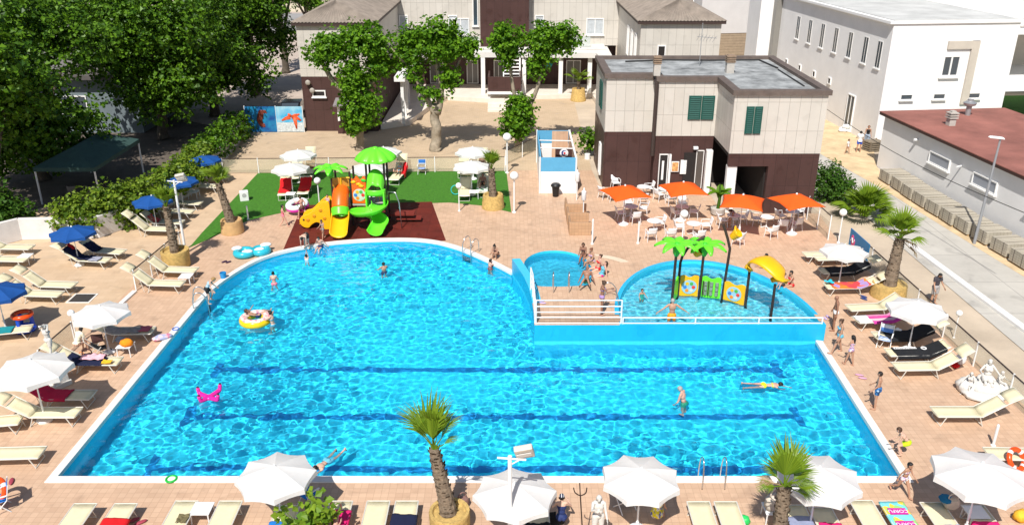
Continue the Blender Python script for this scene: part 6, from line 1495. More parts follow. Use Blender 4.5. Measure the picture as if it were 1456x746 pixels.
def finish_people():
    dg = bpy.context.evaluated_depsgraph_get()
    for o, h, k, J, B, T, H, hc, hair, clothes, long, bun, wet, cap in PEOPLE:
        me = bpy.data.meshes.new_from_object(o.evaluated_get(dg)); o.modifiers.clear(); old = o.data; o.data = me; bpy.data.meshes.remove(old); me.name = 'person'; me.shade_smooth()
        if wet: o.cycles.is_caustics_receiver = True
        nv, nf = len(me.vertices), len(me.polygons)
        co = np.empty(nv*3, 'f'); me.vertices.foreach_get('co', co); co = co.reshape(-1, 3); no = np.empty(nv*3, 'f'); me.vertices.foreach_get('normal', no); no = no.reshape(-1, 3)
        fc = np.empty(nf*3, 'f'); me.polygons.foreach_get('center', fc); fc = fc.reshape(-1, 3)
        polys = [tuple(p.vertices) for p in me.polygons]
        segs = {'torso': (V((0, 0, 0)), T @ V((0, 0, .27*h)), .075*h), 'head': (J['nk']+(hc-J['nk'])*.45, hc+(H @ V((0, 0, .03*h))), .045*h*k)}
        for n in 'LR': segs.update({'th'+n: (J['hip'+n], J['kn'+n], .042*h), 'sk'+n: (J['kn'+n], J['an'+n], .026*h), 'ua'+n: (J['sh'+n], J['el'+n], .028*h), 'fa'+n: (J['el'+n], J['wr'+n], .02*h), 'hd'+n: (J['wr'+n], J['wr'+n]+J['hd'+n] @ V((0, 0, -.07*h)), .02*h)})
        names = list(segs); D = []; TT = []
        for nm in names:
            a, b, r = segs[nm]; a = np.array(a, 'f'); d = np.array(b, 'f')-a; t = ((fc-a) @ d)/(d @ d); tc = np.clip(t, 0, 1); D.append(np.linalg.norm(fc-(a+tc[:, None]*d), axis=1)/r); TT.append(t)
        near = np.argmin(np.array(D), 0); TT = np.array(TT); ut = (fc @ np.array(T @ V((0, 0, 1)), 'f'))/h; yt = (fc @ np.array(T @ V((0, 1, 0)), 'f'))/h
        up_ = (fc @ np.array(B @ V((0, 0, 1)), 'f'))/h
        def isb(*n): return np.isin(near, [names.index(x) for x in n])
        def tb(n): return TT[names.index(n)]
        tor = isb('torso', 'thL', 'thR')
        def shell(name, mask, off, mt, extra=None):
            idx = np.nonzero(mask)[0]
            if len(idx) < 4: return
            mp = {}; vs = []; fs = []
            for i in idx:
                f = []
                for v in polys[i]:
                    if v not in mp: mp[v] = len(vs); vs.append(tuple(co[v]+no[v]*off))
                    f.append(mp[v])
                fs.append(tuple(f))
            q = _MB(); q.add(vs, fs)
            if extra: extra(q)
            c = q.build(name if o['category'] == 'person' or name == 'hair' else 'drapery', mt, o, smooth=True)
            if wet: c.cycles.is_caustics_receiver = True
            return c
        th1 = lambda t: (isb('thL') & (tb('thL') < t)) | (isb('thR') & (tb('thR') < t))
        low = isb('torso') & (up_ < .055) & (ut < .1)
        for kind, mt in clothes:
            if kind == 'trunks': shell('swim_shorts', low | th1(.5), .012*h, mt)
            elif kind == 'briefs': shell('swim_briefs', (low & (up_ < .042)) | th1(.10), .006*h, mt)
            elif kind == 'bikini':
                shell('bikini_bottom', (low & (up_ < .035)) | th1(.08), .005*h, mt); shell('bikini_top', isb('torso') & (ut > .168) & (ut < .222) & ((yt > .02) | (ut < .19)), .006*h, mt)
            elif kind == 'suit': shell('swimsuit', (isb('torso') & (ut < .225)) | th1(.08), .005*h, mt)
            elif kind == 'shirt': shell('shirt', (isb('torso') & (ut > -.03)) | (isb('uaL') & (tb('uaL') < .62)) | (isb('uaR') & (tb('uaR') < .62)), .013*h, mt)
            elif kind == 'vest': shell('vest_top', (isb('torso') & (ut > -.02) & (ut < .26)), .010*h, mt)
            elif kind == 'dress': shell('dress', isb('torso') | th1(.75), .016*h, mt)
            elif kind == 'shorts': shell('shorts', low | th1(.8), .016*h, mt)
        hd = isb('head'); Hi = np.array(H.transposed(), 'f'); loc_ = (fc-np.array(hc, 'f')) @ Hi.T/(h*k)
        if HR.get(hair) is not None:
            msk = hd & (((loc_[:, 1] < .004) & (loc_[:, 2] > -.035)) | ((loc_[:, 2] > .030) & (loc_[:, 1] < .040)) | (loc_[:, 2] > .046))
            def ext(q):
                if long:
                    b = hc+H @ V((0, -.045*h*k, .0)); q.tube([b+H @ V((0, .02*h, .02*h)), b, b+H @ V((0, -.012*h, -.06*h))+V((0, 0, -.01*h)), J['nk']+T @ V((0, -.065*h, -.06*h*long))], [.03*h, .036*h, .030*h, .012*h], 8)
                if bun: q.ell(hc+H @ V((0, -.05*h*k, .04*h*k)), .026*h*k)
            shell('hair', msk, .009*h, HR[hair], ext)
        if cap:
            shell('cap', hd & (loc_[:, 2] > .026), .012*h, cap)
        for s in (-1, 1):
            q = _MB(); q.ell(hc+H @ V((s*.017*h*k, .0495*h*k, .004*h*k)), V((.007, .004, .0045))*h*k, H.to_euler(), 8, 5); q.build('eye', eye_m if o['category'] == 'person' else SK[4], o)
        q = _MB(); q.ell(hc+H @ V((0, .0465*h*k, -.032*h*k)), V((.012, .005, .004))*h*k, H.to_euler(), 8, 5); q.build('mouth', lip_m if o['category'] == 'person' else SK[4], o)
def cm(n, c): return M('wear_'+n, c, .7, var=.08, vs=8)
c_blk, c_navy, c_red, c_white, c_pink = cm('black', (.012, .012, .015)), cm('navy', (.015, .03, .12)), cm('red', (.6, .015, .02)), cm('white', (.72, .72, .72)), cm('pink', (.72, .18, .25))
c_lime, c_aqua, c_org, c_teal, c_vio, c_brown, c_mag = cm('lime', (.50, .70, .01)), cm('aqua', (.12, .42, .55)), cm('orange', (.80, .32, .01)), cm('teal', (.02, .32, .25)), cm('violet', (.35, .22, .45)), cm('brown', (.12, .05, .04)), cm('magenta', (.70, .01, .25))
c_pat = blotch('wear_leafprint', [(.02, .12, .35), (.35, .5, .65), (.03, .16, .4), (.01, .05, .15)], 16); c_bp = blotch('wear_floral', [(.6, .3, .4), (.7, .55, .6), (.3, .3, .55), (.7, .65, .6)], 22); c_dot = blotch('wear_dotted', [(.62, .6, .62), (.6, .58, .6), (.64, .62, .64), (.1, .1, .12)], 14)
W0 = -.17
SITE = dict(hl=(82, 6), hr=(82, 6), kl=75, kr=75)
# right pool edge
person(at(1184, 469), -75, 1.78, 'm', 2, 'bald', [('briefs', c_white)], 'tanned bald man in white swim briefs standing at the right pool edge', sl=(-8, 10), sr=(4, 12), hp=12)
person(at(1190, 502), -85, 1.74, 'f', 1, 'brown', [('bikini', c_aqua)], 'woman in a pale blue bikini standing with legs apart at the right pool corner', hl=(22, 6), hr=(-14, 8), kl=4, bun=1, sl=(8, 12), sr=(0, 14), hp=10)
person(at(1207, 519), -30, 1.42, 'c', 1, 'black', [('suit', c_bp)], 'girl in a floral swimsuit with long dark hair behind the pool corner woman', long=1.2, hl=(12, 3), hr=(-8, 3), sl=(20, 8), el=60, sr=(10, 8))
person(at(1243, 580), -65, 1.66, 'm', 1, 'black', [('trunks', c_pat)], 'young man in blue leaf print swim shorts standing on the right coping', sl=(5, 8), sr=(8, 8), el=35, er=40)
person(at(1287, 648), -70, 1.40, 'c', 0, 'brown', [('trunks', c_lime)], 'boy in neon yellow green shorts bending his knees at the right coping', lean=42, hl=(62, 5), hr=(50, 5), kl=85, kr=75, sl=(55, 10), sr=(60, 10), el=35, er=35, hp=-15)
person(at(1281, 704), 160, 1.42, 'c', 1, 'black', [('bikini', c_bp)], 'girl in a floral bikini walking at the near right pool corner', hl=(24, 4), hr=(-20, 4), kl=8, kr=32, sl=(25, 14), sr=(-20, 10), el=25, er=15, lean=8, twist=10)
person(at(1326, 432), 160, 1.74, 'm', 1, 'black', [('shirt', cm('charcoal', (.05, .045, .055))), ('shorts', cm('grey_short', (.35, .34, .34)))], 'man in a dark t-shirt and grey shorts behind the glass fence on the right', hp=30, sl=(15, 12), sr=(12, 12), el=20, er=20)
# left side
person(V((-14.75, 37.15, .0)), 75, 1.5, 'c', 0, 'blond', [('trunks', c_blk), ('vest', cm('pale_blue', (.36, .52, .62)))], 'fair haired boy in black shorts and pale blue top stepping down the left pool ladder', lean=32, hl=(42, 5), hr=(10, 5), kl=62, kr=20, sl=(48, 22), sr=(30, 26), el=25, er=30, hp=25)
person(at(112, 503), 20, 1.66, 'f', 0, 'black', [('shirt', cm('cream_shirt', (.70, .66, .52)))], 'dark haired person in a cream shirt sitting behind the pushchair on the left', sit=.42, hl=(80, 6), hr=(80, 6), kl=80, kr=80, lean=35, sl=(30, 15), sr=(40, 20), el=40, er=30)
# mat and slides
person(at(404, 322), 75, 1.42, 'c', 3, 'black', [('suit', c_pink)], 'girl in a pink swimsuit carrying the pink white float at the mat edge', hl=(-5, 4), hr=(24, 4), kl=30, kr=8, sl=(35, 12), sr=(25, 12), el=35, er=30)
person(at(431, 312), -60, 1.62, 'm', 3, 'brown', [('trunks', c_brown)], 'boy in brown shorts running past the pink white float', hl=(30, 3), hr=(-28, 3), kl=25, kr=45, sl=(50, 12), sr=(-25, 10), el=80, er=60, lean=6)
person(at(460, 340), -150, 1.25, 'c', 1, 'brown', [('bikini', cm('grey_suit', (.25, .25, .26)))], 'small child in grey swimwear walking on the red mat towards the pool', hl=(22, 4), hr=(-14, 4), kl=6, kr=30, sl=(30, 14), sr=(20, 14), el=50, er=45, hp=20)
person(at(437, 353), -170, 1.6, 'm', 0, 'black', [('trunks', c_blk)], 'boy in black shorts bending over the pool edge to pull up a child', lean=88, hl=(8, 5), hr=(2, 5), kl=12, kr=10, sl=(88, 8), sr=(84, 8), el=8, er=8, hp=10)
person(at(456, 350), -160, 1.5, 'm', 3, 'black', [('trunks', c_navy)], 'boy with his back to us sitting down into the splash at the pool edge', z=.02, hl=(80, 8), hr=(80, 8), kl=70, kr=70, lean=12, sl=(-20, 30), sr=(-15, 32), hp=15, wet=True, pitch=0)
person(at(437, 364)+V((0, -.2, 0)), 10, 1.2, 'c', 0, 'black', [('suit', c_white)], 'child in the water being lifted by both hands at the mat', z=-.35, sl=(165, 14), sr=(165, 14), wet=True, hp=-20)
person(V((-10.95, 47.75, 1.55)), 190, 1.1, 'c', 3, 'brown', [('suit', c_bp)], 'toddler sitting on top of the yellow animal slide', sit=1.42, hl=(75, 12), hr=(75, 12), kl=40, kr=40, sl=(40, 20), sr=(60, 25), el=40, er=60)
person(V((-8.05, 48.3, 1.4)), 180, 1.25, 'c', 1, 'brown', [('trunks', c_navy)], 'child standing in the dark opening of the green spiral slide', sl=(50, 12), sr=(30, 12), el=50)
# pool
person(at(390, 404, W0), -10, 1.5, 'f', 0, 'black', [('bikini', c_pink)], 'girl in a pink bikini standing waist deep in the upper left of the pool', z=W0+.05, wet=True, bun=1, sl=(15, 14), sr=(20, 14), el=40, er=50)
person(at(546, 384, W0), -30, 1.55, 'm', 1, 'black', [('trunks', c_navy)], 'boy chest deep in the pool just below the green slide', z=W0-.22, wet=True, sl=(40, 30), sr=(40, 30), el=20, er=20)
person(at(388, 461, W0), -75, 1.66, 'f', 0, 'black', [('bikini', c_aqua)], 'woman in the water holding the yellow doughnut float', z=W0-.02, wet=True, bun=1, sl=(60, 14), sr=(50, 18), el=15, er=20, lean=5)
person(at(366, 453, W0), 60, 1.5, 'c', 1, 'brown', [('trunks', c_navy)], 'child lying back inside the yellow doughnut float', z=W0+.18, pitch=-62, hl=(50, 12), hr=(55, 12), kl=45, kr=50, sl=(20, 60), sr=(20, 60), wet=False, hp=30)
person(at(973, 570, W0), -60, 1.78, 'm', 3, 'grey', [('trunks', cm('green_short', (.03, .40, .22)))], 'balding man in green shorts standing in the pool near the middle lane line', z=W0-.12, wet=True, lean=14, sl=(25, 12), sr=(20, 14), el=15, er=15, hp=15)
person(at(1087, 547, W0), 92, 1.72, 'f', 3, 'black', [('bikini', cm('yellow_suit', (.80, .72, .02)))], 'swimmer in a yellow bikini floating face down in the right of the pool', z=W0-.04, pitch=86, wet=True, sl=(160, 18), sr=(120, 30), el=10, er=20, hl=(-4, 4), hr=(2, 4), hp=-25)
person(at(464, 655, W0), 205, 1.72, 'm', 0, 'black', [('trunks', c_aqua)], 'swimmer with dark hair and spread arms near the front left pool edge', z=W0-.06, pitch=80, wet=True, sl=(130, 40), sr=(110, 60), el=20, er=20, hl=(-6, 8), hr=(6, 8), kl=20, kr=10, hp=-35)
person(at(706, 365), 200, 1.62, 'f', 1, 'black', [('suit', c_brown)], 'woman crouching on the coping beside the steel ladder at the top of the pool', sit=.14, hl=(115, 8), hr=(110, 8), kl=125, kr=125, lean=30, sl=(55, 6), sr=(50, 6), el=70, er=70, bun=1)
person(at(697, 379, W0), 60, 1.6, 'f', 3, 'black', [('bikini', c_red)], 'woman in the water holding the coping below the crouching woman', z=W0-.25, wet=True, sl=(80, 10), sr=(80, 30), el=5, er=5)
# plunge pool group
person(V((3.75, 41.15, TZ)), 195, 1.66, 'f', 2, 'brown', [('bikini', c_brown)], 'dark haired woman in a brown bikini, furthest back of those sitting round the plunge pool', sit=TZ, **SITE, lean=10, sl=(30, 8), sr=(30, 8), el=50, er=50, long=.8)
person(V((4.15, 40.35, TZ)), 235, 1.66, 'f', 1, 'red', [('bikini', c_bp)], 'red haired woman in a patterned bikini, second from the back at the plunge pool', sit=TZ, **SITE, lean=8, sl=(25, 8), sr=(30, 8), el=60, er=50, bun=1)
person(V((4.35, 39.4, TZ)), 255, 1.68, 'f', 3, 'brown', [('bikini', c_red)], 'woman in a bright red bikini sitting sideways at the plunge pool', sit=TZ, hl=(70, 6), hr=(85, 6), kl=45, kr=60, lean=-12, sl=(-25, 14), sr=(-30, 14), el=10, er=10, bun=1)
person(V((4.45, 38.6, TZ)), 262, 1.66, 'f', 3, 'brown', [('briefs', c_mag), ('vest', c_aqua)], 'woman with a ponytail in magenta briefs and pale top leaning back at the plunge pool', sit=TZ, hl=(75, 6), hr=(75, 6), kl=55, kr=60, lean=-22, sl=(-30, 14), sr=(-35, 14), el=5, er=5, long=.7)
person(V((3.6, 37.35, TZ)), 190, 1.72, 'm', 2, 'bald', [('trunks', c_teal)], 'very tanned person in teal shorts lying back at the near side of the plunge pool', z=TZ+.3, pitch=-38, hl=(95, 22), hr=(90, 24), kl=90, kr=85, sl=(-30, 25), sr=(-30, 25))
person(V((4.05, 34.35, TZ)), 95, 1.72, 'f', 2, 'brown', [('bikini', c_vio)], 'woman in a dark violet bikini standing at the terrace railing with a phone', bun=1, sl=(30, 8), sr=(45, 4), el=75, er=60, hp=15)
# paddling pool
person(V((7.15, 33.95, TZ-.6)), 0, 1.76, 'm', 1, 'grey', [('trunks', c_org)], 'man in orange shorts seen from behind with both arms spread along the low railing', z=TZ+.20, sl=(-18, 58), sr=(-18, 58), el=10, er=10, hp=10, hl=(2, 6), hr=(2, 6))
person(V((6.15, 36.3, TZ)), 170, 1.1, 'c', 1, 'black', [('suit', c_teal)], 'small child in a teal swimsuit paddling alone in the left of the paddling pool', z=TZ-.14, sl=(30, 30), sr=(30, 30), el=50, er=50, wet=True)
person(V((13.55, 37.4, TZ)), -100, 1.68, 'f', 1, 'black', [('bikini', c_red)], 'woman in a red bikini on the paddling pool rim, child on her lap', sit=TZ, hl=(80, 8), hr=(80, 8), kl=70, kr=70, sl=(45, 25), sr=(60, 10), el=50, er=40, lean=6)
person(V((13.15, 37.3, TZ)), -110, 1.0, 'c', 3, 'brown', [('suit', c_pink)], 'child in pink on the lap of the woman on the paddling pool rim', sit=TZ+.22, hl=(80, 10), hr=(80, 10), kl=60, kr=60, sl=(35, 10), sr=(35, 10), el=50, er=50)
person(V((12.9, 39.6, TZ)), -60, 1.6, 'f', 1, 'black', [('bikini', c_navy)], 'dark haired person half hidden behind the yellow spout hood', sit=TZ, **SITE, sl=(40, 10), sr=(60, 40), el=20, er=20)
# cafe, alley, loungers
person(at(1046, 322), -95, 1.68, 'f', 1, 'black', [('dress', c_dot)], 'woman in a dotted dress leaning on a cafe table under the third orange parasol', sit=.46, hl=(85, 6), hr=(85, 6), kl=85, kr=85, lean=38, sl=(60, 10), sr=(60, 10), el=20, er=20, hp=20, long=.7)
person(at(1204, 219), 140, 1.2, 'c', 1, 'brown', [('shirt', c_white)], 'child in a white shirt walking on the sandy path by the white building', hl=(15, 3), hr=(-12, 3))
person(at(1220, 217), 10, 1.75, 'm', 1, 'black', [('shirt', c_white), ('trunks', cm('royal', (.03, .10, .55)))], 'man in a white shirt and blue shorts on the sandy path', sl=(25, 8), sr=(10, 8), el=50)
person(at(1231, 209), 200, 1.8, 'f', 1, 'red', [('vest', c_blk), ('shorts', cm('denim', (.30, .36, .45)))], 'woman in a black vest and pale shorts nearest the white building corner', long=.8, hl=(10, 4), hr=(-8, 4))
def bedman(lo, face_up=True, **k):
    o, back = lo; d = o.rotation_euler.z; p = V(o.location)+Matrix.Rotation(d, 3, 'Z') @ V((0, SEATY+.12, 0))
    return person(p, -math.degrees(d), k.pop('h'), k.pop('sex'), k.pop('skin'), k.pop('hair'), k.pop('clothes'), k.pop('label'), z=SEATZ+.16, pitch=-(90-back), hl=(90-back-4, 6), hr=(90-back-2, 6), **k)
bedman(RZ['bf'], h=1.68, sex='f', skin=3, hair='brown', clothes=[('bikini', c_mag)], label='sunbather lying on the pink towel at the bottom', kl=8, kr=30, sl=(10, 12), sr=(20, 14))
bedman(RZ['lf'], h=1.72, sex='m', skin=2, hair='black', clothes=[('trunks', c_blk)], label='tanned sunbather on the lawn lounger beside the straw planter', kl=10, kr=50)
bedman(RZ['lh'], h=1.7, sex='m', skin=2, hair='black', clothes=[('trunks', c_red)], label='dark haired sunbather under the furthest white lawn parasol')
bedman(RZ['li'], h=1.68, sex='f', skin=3, hair='brown', clothes=[('bikini', c_aqua)], label='sunbather in a pale blue bikini behind the slide tower')
person(at(798, 752), 0, 1.68, 'f', 0, 'black', [('suit', c_navy)], 'person with a navy and white cap right of the floodlight parasol', sit=.4, hl=(80, 8), hr=(80, 8), kl=60, kr=60, lean=12, sl=(30, 30), sr=(35, 40), el=60, er=90, cap=stripes('cap_stripe', [(.02, .025, .06), (.02, .025, .06), (.6, .6, .6)], 14))
YEL = blotch('wear_yellow_pattern', [(.75, .60, .02), (.70, .66, .5), (.76, .62, .02), (.74, .6, .03), (.12, .12, .35)], 15)
person(at(932, 748), 20, 1.66, 'f', 1, 'brown', [('dress', YEL)], 'person in a bright yellow patterned dress beside the trident statue parasol', sit=.42, hl=(80, 8), hr=(80, 8), kl=60, kr=60, lean=25, sl=(30, 15), sr=(30, 15), el=40, er=40)
# ------------------------------------------------------------------ statues, floats, toys, signs, vehicles, clutter
stone = M('white_stone', (.60, .58, .54), .7, var=.08, vs=3, bump=.25, bs=12); SK.append(stone); HR['stone'] = stone
def statue(o, label, name='statue'):
    o['category'] = 'statue'; o['label'] = label; o.name = name; return o
def pedestal(o, zg, w, h, dx=0):
    m = MB(); z0 = zg-o.location.z
    m.box((dx, 0, z0+h*.08), (w*1.2, w*1.2, h*.16)); m.box((dx, 0, z0+h*.5), (w, w, h*.70), None, .88); m.box((dx, 0, z0+h*.925), (w*1.12, w*1.12, h*.15)); m.build('pedestal', stone, o, bevel=.02)
g = at(84, 547)
s1 = statue(person(g+V((0, 0, 1.3)), 35, 1.5, 'f', 4, 'stone', [('dress', stone)], 'x', sl=(150, 35), sr=(140, 30), el=95, er=110, lean=-6, twist=14, hl=(10, 3), hr=(-6, 3), kl=20), 'white statue of a draped woman with raised arms on a pedestal by the left parasol'); pedestal(s1, 0, .62, 1.3)
g = V((xat(852, 705, 19.75), 19.75, 0))
s2 = statue(person(g+V((0, 0, .75)), 170, 1.62, 'm', 4, 'stone', [('dress', stone)], 'x', sl=(20, 10), sr=(70, 35), el=40, er=70, twist=-10), 'white statue of a bearded man holding a dark trident at the near pool edge'); pedestal(s2, 0, .6, .75)
tr = V((g.x-.42, 19.8, 0)); m = MB(); m.tube([(0, 0, .8), (-.12, 0, 2.3)], .022, 6); m.tube([tuple(p) for p in spline([(-.32, 0, 2.55), (-.27, 0, 2.38), (-.12, 0, 2.28), (.03, 0, 2.36), (.06, 0, 2.55)], 4)], .018, 6); m.tube([(-.12, 0, 2.28), (-.15, 0, 2.72)], .018, 6)
m.build('trident', M('dark_iron', (.05, .03, .025), .5, .4), s2, loc=tr-V(s2.location)); s2.children[-1].rotation_euler = (0, 0, R(170)); bpy.context.view_layer.update()
tri = [c for c in s2.children if c.name.startswith('trident')][0]; q = Matrix.Rotation(R(170), 3, 'Z') @ (tr-V(s2.location)); tri.location = (q.x, q.y, -s2.location.z); tri.rotation_euler = (0, 0, R(170))
g = at(1396, 560)
s3 = statue(person(g+V((.1, .1, 0)), 195, 1.75, 'f', 4, 'stone', [('dress', stone)], 'x', sit=.62, hl=(70, 14), hr=(80, 22), kl=80, kr=95, sl=(10, 40), sr=(30, 45), el=50, er=60, lean=-6), 'white stone group of a seated figure among draped rocks by the right glass fence')
m = MB(); z = -s3.location.z
for c, r_ in (((-.5, .0, .22), (.5, .42, .32)), ((.5, 0, .24), (.55, .45, .34)), ((0, .12, .3), (.6, .5, .34)), ((.1, .4, .12), (.8, .5, .2)), ((-.05, -.2, .42), (.4, .3, .3))):
    m.ell((c[0], c[1], c[2]+z), r_, None, 18, 12, lambda p: 1+.16*noise.noise(p*2.3+V((3, 1, 0)))+.08*noise.noise(p*6))
m.build('rock_base', stone, s3, smooth=True)
s4 = statue(person(g+V((-.5, .1, 0)), 225, 1.25, 'f', 4, 'stone', [('dress', stone)], 'x', sit=.38, hl=(75, 10), hr=(60, 14), kl=70, kr=60, sl=(30, 25), sr=(40, 35), el=60, er=40, lean=12), 'x', 'figure')
s5 = statue(person(g+V((.62, .15, 0)), 150, 1.2, 'f', 4, 'stone', [('dress', stone)], 'x', sit=.42, hl=(70, 14), hr=(80, 10), kl=60, kr=75, sl=(45, 20), sr=(35, 35), el=50, er=60, lean=10), 'x', 'figure')
finish_people()
for f_ in (s4, s5):
    w_ = Matrix.Translation(f_.location) @ f_.rotation_euler.to_matrix().to_4x4(); sm = Matrix.Translation(s3.location) @ s3.rotation_euler.to_matrix().to_4x4(); l_ = sm.inverted() @ w_
    f_.parent = s3; f_.location = l_.translation; f_.rotation_euler = l_.to_euler()
    for k_ in ('label', 'category'): del f_[k_]


# floats
r = random.Random(5); m = MB(); g = at(455, 356, W0)
for k in range(70):
    a = r.random()*2*PI; q = r.random()**.6*.6; m.ell((math.cos(a)*q, math.sin(a)*q*.7, .02+r.random()**2*.35), r.uniform(.008, .03), None, 6, 4)
tag(m.build('splash', M('foam', (.8, .84, .86), .2, trans=.3), loc=g), kind='stuff')
def vin(n, c): return M('vinyl_'+n, c, .25, var=.06, vs=4)
g = at(364, 457, W0); o = empty('doughnut_float', (g.x, g.y, -.16), 'yellow doughnut swim ring with pink and white icing, two bathers on it', 'float')
m = MB(); m.torus((0, 0, .10), .54, .22, 36, 14); m.build('ring', vin('yellow', (.85, .55, .01)), o, smooth=True)
m = MB()
vs = []
for i in range(36):
    a = 2*PI*i/36
    for k in range(9):
        b = R(48+96*k/8+6*math.sin(a*7)); q = .54+.232*math.cos(b); vs.append((q*math.cos(a), q*math.sin(a), .10+.232*math.sin(b)))
m.add(vs, [(i*9+k, ((i+1) % 36)*9+k, ((i+1) % 36)*9+k+1, i*9+k+1) for i in range(36) for k in range(8)]); m.build('icing', blotch('icing', [(.72, .58, .5), (.74, .6, .52), (.74, .25, .3), (.75, .62, .55)], 9), o, smooth=True)
g = at(298, 568, W0); o = empty('cross_float', (g.x, g.y, -.10), 'bright pink cross shaped inflatable with upturned dark tipped ends in the pool', 'float', R(-28)); o.scale = (.74,)*3
pk = vin('hotpink', (.85, .02, .30))
m = MB()
m.ell((0, 0, .06), (.24, .24, .13), None, 14, 8); m.build('body', pk, o, smooth=True)
for k, l in ((0, .62), (90, .75), (180, .7), (262, .5)):
    a = R(k); d = V((math.cos(a), math.sin(a), 0)); m = MB(); m.tube(spline([tuple(d*.1+V((0, 0, .06))), tuple(d*l*.6+V((0, 0, .07))), tuple(d*l+V((0, 0, .12))), tuple(d*(l+.08)+V((0, 0, .42)))], 4), [.125]*9+[.10]*3+[.08], 10); ar = m.build('arm', pk, o, smooth=True)
    m = MB(); m.ell(d*(l+.08)+V((0, 0, .46)), (.065, .065, .06), None, 10, 6); m.build('tip', M('black_vinyl', (.02, .02, .02), .3), ar, smooth=True)
g = at(360, 362); o = empty('lounge_float', (g.x, g.y, .03), 'turquoise and white inflatable lounge seat lying on the tiles at the pool arc', 'float', R(20))
m = MB(); m.torus((-.45, 0, .16), .42, .2, 28, 10); m.build('ring', vin('turquoise', (.03, .42, .52)), o, smooth=True)
m = MB(); m.torus((.42, 0, .16), .38, .19, 28, 10); m.build('ring', vin('turquoise', (.03, .42, .52)), o, smooth=True)
for x, y, sx, sy in ((-.8, .35, .3, .22), (.75, .35, .32, .2), (-.3, -.35, .3, .15), (.35, -.25, .28, .14)):
    m = MB(); m.ell((x, y, .33), (sx, sy, .12)); m.build('cushion', vin('white', (.75, .78, .8)), o, smooth=True)
g = at(424, 304); o = empty('swim_ring', (g.x, g.y, .55), 'white swim ring with a magenta underside carried beside the yellow slide', 'float'); o.rotation_euler = (R(18), R(-8), 0)
m = MB(); m.torus((0, 0, .1), .42, .17, 28, 10, None, 1.25); m.build('upper_ring', vin('white', (.75, .78, .8)), o, smooth=True)
m = MB(); m.torus((0, 0, -.02), .44, .17, 28, 10, None, 1.25); m.build('lower_ring', vin('magenta', (.62, .02, .40)), o, smooth=True)
m = MB(); m.torus((0, 0, .0), .17, .04, 22, 8)
thing1('dive_ring', m, M('green_ring', (.01, .42, .05), .4), at(244, 682)+V((0, 0, .05)), 'small green ring on the near white coping', 'ring', smooth=True); 

m = MB(); m.torus((0, 0, .03), .14, .022, 20, 8); thing1('dive_ring', m, M('blue_ring', (.02, .12, .5), .4), at(247, 469)+V((.1, 0, .04)), 'blue ring on the coping below the boy on the ladder', 'ring', smooth=True)
# ring toss toy, life rings
g = at(37, 470); o = empty('ring_toss_toy', g, 'blue and orange red inflatable ring toss toy beside the turquoise towel', 'toy')
vb, vr = vin('royal', (.01, .07, .55)), vin('orangered', (.80, .08, .01))
m = MB(); m.torus((0, 0, .13), .36, .12, 24, 10); m.build('base_ring', vb, o, smooth=True)
for a in (20, 140, 260):
    m = MB(); m.tube([(.34*math.cos(R(a)), .34*math.sin(R(a)), .15), (.33*math.cos(R(a)), .33*math.sin(R(a)), .75)], .09, 8); m.build('pillar', vb, o, smooth='auto')
m = MB(); m.torus((0, 0, .82), .38, .1, 24, 10); m.build('top_ring', vr, o, smooth=True)
def lifering(p, rot, label):
    o = empty('life_ring', p, label, 'life ring'); o.rotation_euler = rot
    m = MB(); m.torus((0, 0, 0), .34, .09, 28, 10); m.build('ring', vr, o, smooth=True)
    for k in range(4):
        m = MB(); a = R(45+90*k); m.torus((0, 0, 0), .34, .093, 1, 10) if False else m.tube([V((.34*math.cos(a+t), .34*math.sin(a+t), 0)) for t in (-.16, -.08, 0, .08, .16)], .094, 10); m.build('band', whitet, o, smooth='auto')
lifering(at(1441, 668)+V((0, 0, .45)), (R(55), R(10), R(20)), 'orange life ring leaning on the grey lounger at the right edge'); lifering(at(3, 716)+V((0, 0, .55)), (R(65), 0, R(-30)), 'orange life ring at the left edge near the bottom')
# beach chairs
def foldchair(px, py, rz, mt, label, frame=None):
    o = empty('folding_chair', at(px, py), label, 'chair', R(rz)); fr = frame or metal_w
    m = MB(); m.grid(lambda u, v: V(((u-.5)*.5, (v-.5)*.48, .44-.03*math.sin(PI*u))), 4, 3); m.build('seat', mt, o, smooth=True, solid=.012)
    m = MB(); m.grid(lambda u, v: V(((u-.5)*.5, -.25-.08*v, .62+.34*v)), 4, 3); m.build('backrest', mt, o, smooth=True, solid=.012)
    for s in (-1, 1):
        m = MB(); m.tube([(s*.27, .24, 0), (s*.27, -.22, .46), (s*.27, -.35, 1.0)], .016, 6); m.build('leg', fr, o)
        m = MB(); m.tube([(s*.27, -.26, 0), (s*.27, .24, .62)], .016, 6); m.build('leg', fr, o)
        m = MB(); m.box((s*.28, .0, .64), (.05, .5, .025)); m.build('armrest', fr, o)
foldchair(600, 247, 180, stripes('blue_white', [(.02, .14, .45), (.02, .14, .45), (.65, .68, .7)], 5, 1), 'blue and white folding chair alone on the lawn between the parasol groups')
foldchair(1256, 493, 150, stripes('blue_white_b', [(.08, .2, .5), (.6, .65, .7)], 7, 1), 'blue striped folding chair beside the black towels under the right parasol')
foldchair(522, 246, 180, bluet, 'blue folding chair half hidden behind the orange slide panel'); foldchair(3, 724, 120, bluet, 'blue folding chair at the bottom left edge')
foldchair(888, 722, 30, navy, 'navy and red folding chair in the shade beside the trident statue'); foldchair(278, 268, 60, whitet, 'white folding chair under the middle blue parasol')
foldchair(440, 716, -40, bluet, 'blue folding chair in the shade of the left foreground parasol')
